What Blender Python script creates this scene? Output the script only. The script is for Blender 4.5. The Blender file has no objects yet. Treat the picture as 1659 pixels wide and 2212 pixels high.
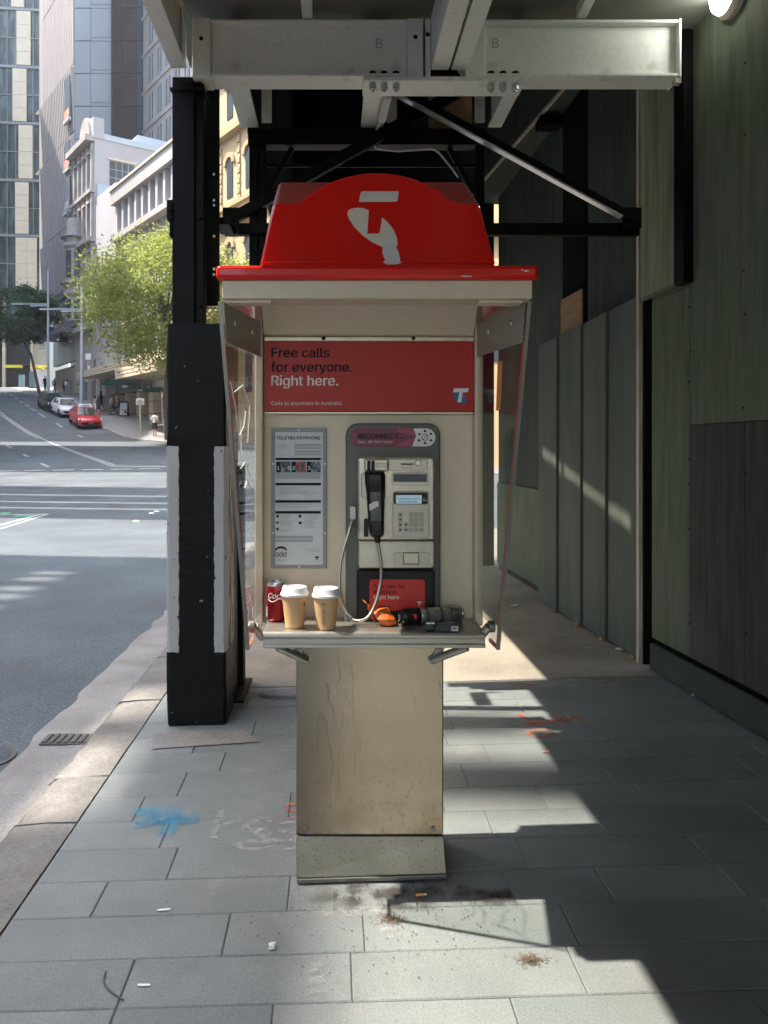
import bpy, bmesh, math, random
from mathutils import Vector, Matrix
random.seed(7)
R = math.radians
SC = bpy.context.scene
COL = SC.collection
# ------------------------------------------------------------------ camera
F, U0, V0, CH = 1680.0, 720.0, 970.0, 1.4
def X(u, Y): return (u - U0) / F * Y
def Z(v, Y): return CH + (V0 - v) / F * Y
def P(u, v, Y): return Vector((X(u, Y), Y, Z(v, Y)))
cam = bpy.data.cameras.new('camera')
cam.sensor_width = 36.0
cam.lens = 36.0 * F / 2212.0
cam.shift_x = (829.5 - U0) / 2212.0
cam.shift_y = (V0 - 1106.0) / 2212.0
cam.clip_start = 0.05
cam.clip_end = 2000
camo = bpy.data.objects.new('camera', cam)
camo.location = (0, 0, CH)
camo.rotation_euler = (R(90), 0, 0)
COL.objects.link(camo)
SC.camera = camo
# ------------------------------------------------------------------ light
TRAVEL = Vector((0.54, -0.065, -1.0)).normalized()
W = bpy.data.worlds.new('World')
SC.world = W
W.use_nodes = True
wn = W.node_tree
sky = wn.nodes.new('ShaderNodeTexSky')
sky.sky_type = 'NISHITA'
sky.sun_disc = False
sky.sun_elevation = math.asin(-TRAVEL.z)
sky.sun_rotation = math.atan2(-TRAVEL.x, -TRAVEL.y)
sky.air_density = 1.3
sky.dust_density = 2.6
sky.ozone_density = 0.25
wn.links.new(sky.outputs[0], wn.nodes['Background'].inputs[0])
wn.nodes['Background'].inputs[1].default_value = 0.15
sl = bpy.data.lights.new('sun', 'SUN')
sl.energy = 2.35
sl.angle = R(0.53)
sl.color = (1.0, 0.90, 0.79)
slo = bpy.data.objects.new('sun', sl)
slo.rotation_euler = TRAVEL.to_track_quat('-Z', 'Y').to_euler()
COL.objects.link(slo)
vs = SC.view_settings
vs.view_transform = 'Standard'
vs.look = 'None'
vs.gamma = 1.0
vs.use_curve_mapping = False
vs.exposure = 2.5

# ------------------------------------------------------------------ materials
def mat(name, col, rough=0.55, metal=0.0, col2=None, scale=6.0, stretch=(1, 1, 1), fine=0.0, fscale=90.0,
        bump=0.0, bscale=60.0, spec=0.5, coat=0.0, lo=0.35, hi=0.65, emit=None, estr=0.0, detail=5.0):
    m = bpy.data.materials.new(name)
    m.use_nodes = True
    nt = m.node_tree
    n, l = nt.nodes, nt.links
    b = n['Principled BSDF']
    b.inputs['Base Color'].default_value = (*col, 1)
    b.inputs['Roughness'].default_value = rough
    b.inputs['Metallic'].default_value = metal
    b.inputs['Specular IOR Level'].default_value = spec
    b.inputs['Coat Weight'].default_value = coat
    if emit:
        b.inputs['Emission Color'].default_value = (*emit, 1)
        b.inputs['Emission Strength'].default_value = estr
    tc = mp = None
    if col2 or fine or bump:
        tc = n.new('ShaderNodeTexCoord')
        oi = n.new('ShaderNodeObjectInfo')
        mu = n.new('ShaderNodeMath'); mu.operation = 'MULTIPLY'; mu.inputs[1].default_value = 37.0
        l.new(oi.outputs['Random'], mu.inputs[0])
        mp = n.new('ShaderNodeMapping')
        mp.inputs['Scale'].default_value = stretch
        l.new(tc.outputs['Object'], mp.inputs['Vector'])
        l.new(mu.outputs[0], mp.inputs['Location'])
    m['_mp'] = 1 if mp else 0
    last = None
    if col2:
        nz = n.new('ShaderNodeTexNoise')
        nz.inputs['Scale'].default_value = scale
        nz.inputs['Detail'].default_value = detail
        nz.inputs['Roughness'].default_value = 0.6
        l.new(mp.outputs[0], nz.inputs['Vector'])
        cr = n.new('ShaderNodeValToRGB')
        cr.color_ramp.elements[0].position = lo
        cr.color_ramp.elements[1].position = hi
        cr.color_ramp.elements[0].color = (*col, 1)
        cr.color_ramp.elements[1].color = (*col2, 1)
        l.new(nz.outputs[0], cr.inputs[0])
        last = cr.outputs[0]
    if fine:
        nf = n.new('ShaderNodeTexNoise')
        nf.inputs['Scale'].default_value = fscale
        nf.inputs['Detail'].default_value = 3.0
        l.new(mp.outputs[0], nf.inputs['Vector'])
        mr = n.new('ShaderNodeMapRange')
        mr.inputs[1].default_value = 0.3; mr.inputs[2].default_value = 0.7
        mr.inputs[3].default_value = 1 - fine; mr.inputs[4].default_value = 1 + fine
        l.new(nf.outputs[0], mr.inputs[0])
        mx = n.new('ShaderNodeMix'); mx.data_type = 'RGBA'; mx.blend_type = 'MULTIPLY'
        mx.inputs[0].default_value = 1.0
        if last: l.new(last, mx.inputs[6])
        else: mx.inputs[6].default_value = (*col, 1)
        l.new(mr.outputs[0], mx.inputs[7])
        last = mx.outputs[2]
    if last: l.new(last, b.inputs['Base Color'])
    if bump:
        nb = n.new('ShaderNodeTexNoise')
        nb.inputs['Scale'].default_value = bscale
        nb.inputs['Detail'].default_value = 4.0
        l.new(mp.outputs[0], nb.inputs['Vector'])
        bp = n.new('ShaderNodeBump')
        bp.inputs['Strength'].default_value = bump
        bp.inputs['Distance'].default_value = 0.01
        l.new(nb.outputs[0], bp.inputs['Height'])
        l.new(bp.outputs[0], b.inputs['Normal'])
    return m

def base_socket(m):
    """(node tree, the socket or colour that feeds Base Color, the bsdf)"""
    nt = m.node_tree
    b = nt.nodes['Principled BSDF']
    s = b.inputs['Base Color']
    return nt, (s.links[0].from_socket if s.links else None), b

def overlay(m, col, kind, **k):
    """lays stains / streaks / paint of colour col over the base colour, with a mask of its own in object space"""
    nt, src, b = base_socket(m)
    n, l = nt.nodes, nt.links
    tc = n.new('ShaderNodeTexCoord')
    vec = n.new('ShaderNodeNewGeometry').outputs['Position'] if k.get('world') else tc.outputs['Object']
    if kind == 'spots':
        vo = n.new('ShaderNodeTexVoronoi'); vo.inputs['Scale'].default_value = k['scale']; vo.inputs['Randomness'].default_value = 1
        l.new(vec, vo.inputs['Vector'])
        mr = n.new('ShaderNodeMapRange'); mr.inputs[1].default_value = k['r']; mr.inputs[2].default_value = k['r'] * .7; mr.inputs[4].default_value = k.get('amt', .5)
        l.new(vo.outputs['Distance'], mr.inputs[0])
        sc = n.new('ShaderNodeSeparateColor'); l.new(vo.outputs['Color'], sc.inputs[0])
        gt = n.new('ShaderNodeMath'); gt.operation = 'LESS_THAN'; gt.inputs[1].default_value = k.get('share', .4); l.new(sc.outputs[0], gt.inputs[0])
        mm = n.new('ShaderNodeMath'); mm.operation = 'MULTIPLY'; l.new(mr.outputs[0], mm.inputs[0]); l.new(gt.outputs[0], mm.inputs[1]); f = mm.outputs[0]
    if kind == 'noise':
        mp = n.new('ShaderNodeMapping'); mp.inputs['Scale'].default_value = k.get('stretch', (1, 1, 1))
        l.new(vec, mp.inputs['Vector'])
        nz = n.new('ShaderNodeTexNoise'); nz.inputs['Scale'].default_value = k.get('scale', 5)
        nz.inputs['Detail'].default_value = k.get('detail', 4)
        nz.inputs['Distortion'].default_value = k.get('dist', 0)
        l.new(mp.outputs[0], nz.inputs['Vector'])
        mr = n.new('ShaderNodeMapRange'); mr.inputs[1].default_value = k['lo']; mr.inputs[2].default_value = k['hi']
        mr.inputs[4].default_value = k.get('amt', 1.0)
        l.new(nz.outputs[0], mr.inputs[0])
        f = mr.outputs[0]
        if 'zlo' in k:                              # wear that belongs to a height band
            sx = n.new('ShaderNodeSeparateXYZ'); l.new(tc.outputs['Object'], sx.inputs[0])
            mz = n.new('ShaderNodeMapRange'); mz.inputs[1].default_value = k['zlo']; mz.inputs[2].default_value = k['zhi']
            l.new(sx.outputs[2], mz.inputs[0])
            mm = n.new('ShaderNodeMath'); mm.operation = 'MULTIPLY'
            l.new(f, mm.inputs[0]); l.new(mz.outputs[0], mm.inputs[1]); f = mm.outputs[0]
    mx = n.new('ShaderNodeMix'); mx.data_type = 'RGBA'
    l.new(f, mx.inputs[0])
    if src: l.new(src, mx.inputs[6])
    else: mx.inputs[6].default_value = b.inputs['Base Color'].default_value
    mx.inputs[7].default_value = (*col, 1)
    l.new(mx.outputs[2], b.inputs['Base Color'])
    return m

def glassmat(name, tint, ior=1.35, rough=0.02, veil=0.0):
    m = bpy.data.materials.new(name); m.use_nodes = True
    nt = m.node_tree; n, l = nt.nodes, nt.links
    n.remove(n['Principled BSDF'])
    out = n['Material Output']
    tr = n.new('ShaderNodeBsdfTransparent'); tr.inputs[0].default_value = (*tint, 1)
    gl = n.new('ShaderNodeBsdfGlossy'); gl.inputs['Roughness'].default_value = rough
    fr = n.new('ShaderNodeFresnel')
    ge = n.new('ShaderNodeNewGeometry'); ir = n.new('ShaderNodeMapRange')
    ir.inputs[3].default_value = ior; ir.inputs[4].default_value = 1.0 / ior
    l.new(ge.outputs['Backfacing'], ir.inputs[0]); l.new(ir.outputs[0], fr.inputs[0])
    mx = n.new('ShaderNodeMixShader')
    l.new(fr.outputs[0], mx.inputs[0]); l.new(tr.outputs[0], mx.inputs[1]); l.new(gl.outputs[0], mx.inputs[2])
    s = mx.outputs[0]
    if veil:
        df = n.new('ShaderNodeBsdfDiffuse'); df.inputs[0].default_value = (0.5, 0.5, 0.48, 1)
        m2 = n.new('ShaderNodeMixShader')
        tc = n.new('ShaderNodeTexCoord'); nz = n.new('ShaderNodeTexNoise'); nz.inputs['Scale'].default_value = 9; nz.inputs['Detail'].default_value = 8
        mr = n.new('ShaderNodeMapRange'); mr.inputs[1].default_value = 0.4; mr.inputs[2].default_value = 0.75; mr.inputs[4].default_value = veil * 2
        l.new(tc.outputs['Object'], nz.inputs['Vector']); l.new(nz.outputs[0], mr.inputs[0]); l.new(mr.outputs[0], m2.inputs[0])
        l.new(s, m2.inputs[1]); l.new(df.outputs[0], m2.inputs[2]); s = m2.outputs[0]
    l.new(s, out.inputs[0])
    return m

M = {}
def mk(key, *a, **k):
    M[key] = mat(key, *a, **k)
    return M[key]
# ground
mk('paver', (0.132, 0.155, 0.153), 0.62, col2=(0.175, 0.194, 0.190), scale=2.2, fine=0.16, fscale=160, bump=0.22, bscale=180)
def objtone(m, amt):
    nt, src, b = base_socket(m); n, l = nt.nodes, nt.links
    oi = n.new('ShaderNodeObjectInfo'); mr = n.new('ShaderNodeMapRange'); mr.inputs[3].default_value = 1 - amt; mr.inputs[4].default_value = 1 + amt
    l.new(oi.outputs['Random'], mr.inputs[0])
    mx = n.new('ShaderNodeMix'); mx.data_type = 'RGBA'; mx.blend_type = 'MULTIPLY'; mx.inputs[0].default_value = 1
    l.new(src, mx.inputs[6]); l.new(mr.outputs[0], mx.inputs[7]); l.new(mx.outputs[2], b.inputs['Base Color'])
objtone(M['paver'], 0.06)
overlay(M['paver'], (0.105, 0.10, 0.092), 'noise', world=1, scale=1.6, detail=9, lo=0.5, hi=0.78, amt=0.55)
overlay(M['paver'], (0.30, 0.29, 0.27), 'noise', world=1, scale=4, detail=10, lo=0.62, hi=0.80, amt=0.4)
overlay(M['paver'], (0.07, 0.068, 0.064), 'spots', world=1, scale=4.2, r=0.055, share=.30, amt=0.55)
overlay(M['paver'], (0.33, 0.32, 0.30), 'spots', world=1, scale=9.0, r=0.05, share=.12, amt=0.5)

mk('joint', (0.11, 0.105, 0.095), 0.9)
mk('kerbstone', (0.125, 0.122, 0.114), 0.8, col2=(0.18, 0.173, 0.158), scale=5, fine=0.2, fscale=70, bump=0.6, bscale=26)
overlay(M['kerbstone'], (0.17, 0.155, 0.13), 'noise', world=1, scale=5, detail=9, lo=0.5, hi=0.75, amt=0.6)
mk('gutter', (0.19, 0.185, 0.175), 0.8, col2=(0.27, 0.26, 0.24), scale=2.2, fine=0.2, fscale=80, bump=0.4, bscale=50)
overlay(M['gutter'], (0.12, 0.115, 0.105), 'noise', world=1, scale=2, detail=9, lo=0.5, hi=0.75, amt=0.6)
mk('slab', (0.19, 0.172, 0.138), 0.8, col2=(0.255, 0.23, 0.185), scale=2.0, fine=0.12, fscale=60, bump=0.15, bscale=90)
mk('asphalt', (0.056, 0.075, 0.086), 0.75, col2=(0.088, 0.110, 0.122), scale=0.6, fine=0.5, fscale=70, bump=0.8, bscale=110)
overlay(M['asphalt'], (0.05, 0.052, 0.056), 'noise', world=1, scale=0.7, detail=8, lo=0.52, hi=0.7, amt=0.6)
overlay(M['asphalt'], (0.17, 0.17, 0.165), 'spots', world=1, scale=22, r=0.10, share=.15, amt=0.5)
mk('roadpaint', (0.42, 0.42, 0.41), 0.7, col2=(0.24, 0.245, 0.245), scale=7, detail=8)
mk('greenpaint', (0.05, 0.30, 0.14), 0.6)
mk('farpath', (0.15, 0.155, 0.16), 0.8, col2=(0.20, 0.20, 0.20), scale=0.4)
mk('dirt', (0.11, 0.075, 0.045), 0.95)
mk('grit', (0.25, 0.235, 0.21), 0.9)
mk('paperwhite', (0.72, 0.70, 0.66), 0.8)
# gantry
mk('whitesteel', (0.76, 0.80, 0.72), 0.5, col2=(0.80, 0.83, 0.75), scale=4, fine=0.05, fscale=40, bump=0.1, bscale=40)
overlay(M['whitesteel'], (0.20, 0.185, 0.15), 'noise', scale=7, detail=9, lo=0.62, hi=0.8, amt=0.55)
mk('blacksteel', (0.0022, 0.0027, 0.003), 0.5, col2=(0.005, 0.005, 0.005), scale=8, bump=0.2, bscale=60, spec=0.12)
mk('galv', (0.50, 0.51, 0.52), 0.42, metal=0.85, col2=(0.62, 0.62, 0.62), scale=30)
mk('deckply', (0.16, 0.165, 0.135), 0.8, col2=(0.21, 0.215, 0.18), scale=1.5, stretch=(1, 5, 1), bump=0.1)
mk('blackply', (0.005, 0.0052, 0.0055), 0.85, spec=0.1)
mk('rawply', (0.36, 0.22, 0.10), 0.75, col2=(0.27, 0.15, 0.065), scale=3, stretch=(1, 1, 8))
G = dict(stretch=(7, 7, 0.55), bump=0.15, bscale=18, fine=0.09, fscale=9)
mk('ply', (0.086, 0.110, 0.074), 0.85, spec=0.2, col2=(0.132, 0.158, 0.108), scale=3.0, **G)
mk('plylight', (0.15, 0.16, 0.092), 0.75, col2=(0.27, 0.27, 0.17), scale=2.6, **G)
mk('plydark', (0.036, 0.045, 0.036), 0.85, spec=0.2, col2=(0.064, 0.075, 0.060), scale=3.2, **G)
mk('plygrey', (0.080, 0.097, 0.078), 0.85, spec=0.2, col2=(0.108, 0.126, 0.102), scale=1.2, stretch=(3, 3, 0.5), fine=0.05, fscale=6)
for k in ('ply', 'plydark', 'plylight'):
    overlay(M[k], (0.035, 0.045, 0.035), 'noise', scale=5, stretch=(14, 14, 0.5), detail=6, lo=0.60, hi=0.80, amt=0.5)
    overlay(M[k], (0.15, 0.155, 0.135), 'noise', scale=1.3, detail=8, lo=0.52, hi=0.8, amt=0.45)
overlay(M['slab'], (0.10, 0.088, 0.068), 'noise', world=1, scale=1.8, detail=9, lo=0.5, hi=0.75, amt=0.6)
mk('skirt', (0.05, 0.066, 0.053), 0.85, spec=0.2, col2=(0.07, 0.085, 0.068), scale=2)
mk('timberedge', (0.50, 0.47, 0.40), 0.7, col2=(0.33, 0.27, 0.19), scale=3, stretch=(8, 8, 1))
mk('cable', (0.55, 0.55, 0.53), 0.5)
mk('lampglow', (0.9, 0.9, 0.88), 0.4, emit=(1, 0.97, 0.9), estr=7.0)
mk('lampshell', (0.55, 0.48, 0.40), 0.5)
# payphone
mk('cream', (0.66, 0.56, 0.405), 0.40, col2=(0.70, 0.60, 0.44), scale=3, fine=0.03, fscale=30, bump=0.02)
overlay(M['cream'], (0.22, 0.195, 0.15), 'noise', scale=6, detail=10, lo=0.60, hi=0.85, amt=0.25)
mk('red', (0.76, 0.010, 0.006), 0.25, spec=0.3, coat=0.25, col2=(0.68, 0.013, 0.008), scale=4, bump=0.012, bscale=14)
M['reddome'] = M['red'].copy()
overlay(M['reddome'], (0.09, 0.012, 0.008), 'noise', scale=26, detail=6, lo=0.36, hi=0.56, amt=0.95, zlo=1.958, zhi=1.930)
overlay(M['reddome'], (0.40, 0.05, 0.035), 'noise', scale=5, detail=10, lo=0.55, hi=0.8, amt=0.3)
mk('reddusty', (0.30, 0.045, 0.030), 0.6, col2=(0.40, 0.03, 0.02), scale=5)
mk('redsign', (0.45, 0.022, 0.017), 0.35, col2=(0.42, 0.022, 0.017), scale=3, spec=0.25)
mk('logo', (0.74, 0.69, 0.59), 0.4)
mk('peel', (0.74, 0.73, 0.72), 0.5, col2=(0.62, 0.61, 0.60), scale=18)
mk('steel', (0.47, 0.445, 0.395), 0.38, metal=0.85, col2=(0.40, 0.375, 0.33), scale=3, bump=0.03, bscale=80)
mk('steeldark', (0.22, 0.21, 0.19), 0.4, metal=0.8)
mk('navy', (0.010, 0.008, 0.020), 0.6, spec=0.2)
mk('pink', (0.80, 0.66, 0.62), 0.5)
mk('tblue', (0.015, 0.11, 0.27), 0.4)
mk('white', (0.78, 0.77, 0.75), 0.45)
mk('poster', (0.60, 0.62, 0.63), 0.4, col2=(0.54, 0.56, 0.57), scale=4)
mk('postergrey', (0.36, 0.375, 0.39), 0.5)
mk('posterframe', (0.27, 0.275, 0.265), 0.45)
mk('ink', (0.012, 0.014, 0.025), 0.6, spec=0.2)
mk('photo', (0.05, 0.07, 0.07), 0.5, col2=(0.36, 0.38, 0.36), scale=60, lo=0.48, hi=0.6)
mk('surround', (0.115, 0.118, 0.10), 0.45, col2=(0.14, 0.138, 0.118), scale=5)
mk('magenta', (0.20, 0.012, 0.055), 0.35, col2=(0.16, 0.008, 0.05), scale=8)
mk('magenta2', (0.34, 0.03, 0.09), 0.35)
mk('body', (0.56, 0.52, 0.44), 0.33, metal=0.8, col2=(0.47, 0.435, 0.365), scale=8, fine=0.05, fscale=50)
overlay(M['body'], (0.17, 0.15, 0.12), 'noise', scale=14, detail=9, lo=0.6, hi=0.8, amt=0.5)
mk('plastic', (0.006, 0.006, 0.007), 0.32, col2=(0.014, 0.014, 0.014), scale=12, spec=0.3)
mk('worn', (0.075, 0.08, 0.08), 0.4, col2=(0.18, 0.185, 0.18), scale=14, stretch=(3, 3, 1), lo=0.5, hi=0.75)
mk('lcd', (0.38, 0.48, 0.54), 0.3, emit=(0.5, 0.72, 0.85), estr=0.05)
mk('lcddark', (0.045, 0.06, 0.08), 0.25)
mk('key', (0.36, 0.34, 0.30), 0.4, metal=0.6)
mk('cardred', (0.56, 0.022, 0.012), 0.4)
mk('acrylicfrost', (0.30, 0.285, 0.24), 0.35)
mk('rededge', (0.60, 0.05, 0.02), 0.4)
M['acrylic'] = glassmat('acrylic', (0.955, 0.97, 0.96), 1.3, 0.02, 0.010)
mk('scratch', (0.75, 0.75, 0.72), 0.7)
mk('cup', (0.56, 0.34, 0.16), 0.65, col2=(0.60, 0.37, 0.18), scale=6)
mk('cupprint', (0.10, 0.055, 0.03), 0.7)
mk('lid', (0.80, 0.78, 0.76), 0.35)
mk('canred', (0.26, 0.008, 0.012), 0.25, metal=0.45, col2=(0.20, 0.006, 0.01), scale=5)
mk('alu', (0.62, 0.62, 0.62), 0.3, metal=1.0)
mk('orange', (0.62, 0.15, 0.015), 0.5, col2=(0.45, 0.09, 0.008), scale=25)
mk('aerosol', (0.72, 0.72, 0.68), 0.36, metal=0.85, col2=(0.30, 0.30, 0.28), scale=30, stretch=(0.3, 1, 1), lo=0.45, hi=0.6)
mk('packblack', (0.016, 0.022, 0.020), 0.4)
mk('butt', (0.80, 0.33, 0.09), 0.7)
# pedestal: brushed steel with runs and rust specks
mk('pedestal', (0.41, 0.345, 0.265), 0.16, metal=1.0, col2=(0.35, 0.295, 0.22), scale=2.5, fine=0.04, fscale=60, bump=0.03, bscale=14)
overlay(M['pedestal'], (0.40, 0.335, 0.24), 'noise', scale=4, stretch=(10, 10, 0.7), detail=5, lo=0.56, hi=0.75, amt=0.35)
overlay(M['pedestal'], (0.30, 0.19, 0.10), 'noise', scale=9, detail=6, lo=0.42, hi=0.70, amt=0.6, zlo=0.55, zhi=0.12)
overlay(M['pedestal'], (0.15, 0.095, 0.05), 'noise', scale=95, detail=2, stretch=(1, 1, 0.6), lo=0.60, hi=0.72, amt=0.45, zlo=0.60, zhi=0.15)
mk('kick', (0.19, 0.175, 0.145), 0.34, metal=0.9, col2=(0.26, 0.24, 0.20), scale=3)
overlay(M['kick'], (0.07, 0.06, 0.05), 'noise', scale=170, detail=4, lo=0.55, hi=0.70, amt=0.6)
# city
mk('glassteal', (0.012, 0.028, 0.030), 0.14, col2=(0.075, 0.11, 0.105), scale=0.45, stretch=(3, 3, 0.6), lo=0.42, hi=0.62, spec=0.35)  # noise tones painted in for reflections and interiors in the panes
mk('glassdark', (0.022, 0.023, 0.030), 0.2, col2=(0.036, 0.034, 0.040), scale=0.2, spec=0.2)
mk('glassblue', (0.03, 0.06, 0.105), 0.15)
mk('mullion', (0.16, 0.18, 0.19), 0.5)
mk('creamstone', (0.50, 0.42, 0.31), 0.8, col2=(0.55, 0.465, 0.345), scale=0.8)
mk('ribconc', (0.215, 0.20, 0.205), 0.85, col2=(0.245, 0.23, 0.232), scale=0.3)
mk('ribgap', (0.14, 0.132, 0.136), 0.85)
mk('paleblue', (0.36, 0.42, 0.46), 0.8, col2=(0.40, 0.455, 0.495), scale=0.15)  # pale blue grey for precast panels, parapet and trim
mk('bluegrey', (0.24, 0.30, 0.34), 0.8)
mk('whitewall', (0.335, 0.325, 0.335), 0.85, col2=(0.375, 0.36, 0.365), scale=0.3)
mk('oldstone', (0.26, 0.235, 0.215), 0.9, col2=(0.36, 0.33, 0.305), scale=0.8)
mk('roofgrey', (0.13, 0.14, 0.16), 0.7)
mk('sand', (0.42, 0.31, 0.175), 0.9, col2=(0.47, 0.355, 0.21), scale=0.5)
mk('sandtrim', (0.37, 0.265, 0.145), 0.9)
mk('windowdark', (0.045, 0.055, 0.065), 0.15)
mk('salmon', (0.52, 0.24, 0.16), 0.7)
mk('colgrey', (0.31, 0.30, 0.28), 0.8, col2=(0.34, 0.325, 0.305), scale=0.5)
mk('panelgrey', (0.15, 0.17, 0.185), 0.5, col2=(0.19, 0.21, 0.22), scale=0.3)
mk('signgreen', (0.012, 0.045, 0.042), 0.5)
mk('teal', (0.05, 0.36, 0.26), 0.6)
mk('bollard', (0.19, 0.29, 0.30), 0.5)
mk('yellow', (0.70, 0.60, 0.04), 0.7)
mk('polegrey', (0.42, 0.44, 0.46), 0.45)
mk('bark', (0.085, 0.07, 0.06), 0.9, col2=(0.13, 0.11, 0.09), scale=3)
mk('tyre', (0.015, 0.015, 0.016), 0.8)
mk('rim', (0.40, 0.40, 0.42), 0.35, metal=0.7)
mk('carred', (0.50, 0.012, 0.018), 0.22, coat=0.6)
mk('carwhite', (0.66, 0.67, 0.69), 0.25, coat=0.6)
mk('carblack', (0.012, 0.013, 0.015), 0.2, coat=0.6)
mk('carglass', (0.025, 0.035, 0.04), 0.06, spec=0.8)
mk('lamp', (0.75, 0.75, 0.72), 0.15)
mk('plateblue', (0.08, 0.22, 0.42), 0.5)
mk('skin', (0.50, 0.29, 0.20), 0.6)
mk('hair', (0.02, 0.015, 0.012), 0.6)
mk('clothwhite', (0.72, 0.71, 0.70), 0.85)
mk('clothblack', (0.018, 0.018, 0.02), 0.85)
mk('clothkhaki', (0.19, 0.17, 0.12), 0.85)
mk('clothdenim', (0.19, 0.23, 0.29), 0.85)
mk('clothred', (0.24, 0.07, 0.06), 0.85)
mk('clothgrey', (0.36, 0.36, 0.37), 0.85)
def leafmat(name, c1, c2, trans):
    m = bpy.data.materials.new(name); m.use_nodes = True
    nt = m.node_tree; n, l = nt.nodes, nt.links
    n.remove(n['Principled BSDF'])
    at = n.new('ShaderNodeAttribute'); at.attribute_name = 'tone'
    cr = n.new('ShaderNodeValToRGB')
    cr.color_ramp.elements[0].color = (*c1, 1); cr.color_ramp.elements[1].color = (*c2, 1)
    l.new(at.outputs['Fac'], cr.inputs[0])
    d = n.new('ShaderNodeBsdfDiffuse'); t = n.new('ShaderNodeBsdfTranslucent')
    mx = n.new('ShaderNodeMixShader'); mx.inputs[0].default_value = trans
    l.new(cr.outputs[0], d.inputs[0]); l.new(cr.outputs[0], t.inputs[0])
    l.new(d.outputs[0], mx.inputs[1]); l.new(t.outputs[0], mx.inputs[2])
    l.new(mx.outputs[0], n['Material Output'].inputs[0])
    return m
M['leafbright'] = leafmat('leafbright', (0.19, 0.235, 0.055), (0.44, 0.48, 0.15), 0.5)
M['leafdark'] = leafmat('leafdark', (0.05, 0.10, 0.06), (0.14, 0.21, 0.12), 0.4)
def spraymat(name, col, lo=0.35, hi=0.6, scale=40, amt=0.8):
    m = bpy.data.materials.new(name); m.use_nodes = True
    nt = m.node_tree; n, l = nt.nodes, nt.links
    b = n['Principled BSDF']; b.inputs['Base Color'].default_value = (*col, 1); b.inputs['Roughness'].default_value = 0.8
    tc = n.new('ShaderNodeTexCoord'); nz = n.new('ShaderNodeTexNoise'); nz.inputs['Scale'].default_value = scale; nz.inputs['Detail'].default_value = 6
    mr = n.new('ShaderNodeMapRange'); mr.inputs[1].default_value = lo; mr.inputs[2].default_value = hi; mr.inputs[4].default_value = amt
    at = n.new('ShaderNodeAttribute'); at.attribute_name = 'soft'
    mm = n.new('ShaderNodeMath'); mm.operation = 'MULTIPLY'
    l.new(tc.outputs['Object'], nz.inputs['Vector']); l.new(nz.outputs[0], mr.inputs[0])
    l.new(mr.outputs[0], mm.inputs[0]); l.new(at.outputs['Fac'], mm.inputs[1]); l.new(mm.outputs[0], b.inputs['Alpha'])
    return m
M['sprayblue'] = spraymat('sprayblue', (0.07, 0.30, 0.44), 0.05, 0.85, 14, 0.75)
M['spraywhite'] = spraymat('spraywhite', (0.50, 0.50, 0.47), 0.34, 0.75, 45, 0.5)
M['powder'] = spraymat('powder', (0.42, 0.41, 0.38), 0.40, 0.75, 30, 0.45)
M['sprayorange'] = spraymat('sprayorange', (0.65, 0.13, 0.04), 0.36, 0.6, 60)
M['spraypink'] = spraymat('spraypink', (0.60, 0.14, 0.15), 0.45, 0.7, 40)
M['spraylime'] = spraymat('spraylime', (0.40, 0.62, 0.20), 0.45, 0.7, 40)
M['stain'] = spraymat('stain', (0.035, 0.028, 0.022), 0.42, 0.72, 13, 0.75)
M['run'] = spraymat('run', (0.15, 0.12, 0.085), 0.3, 0.9, 30, 0.3)

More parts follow.
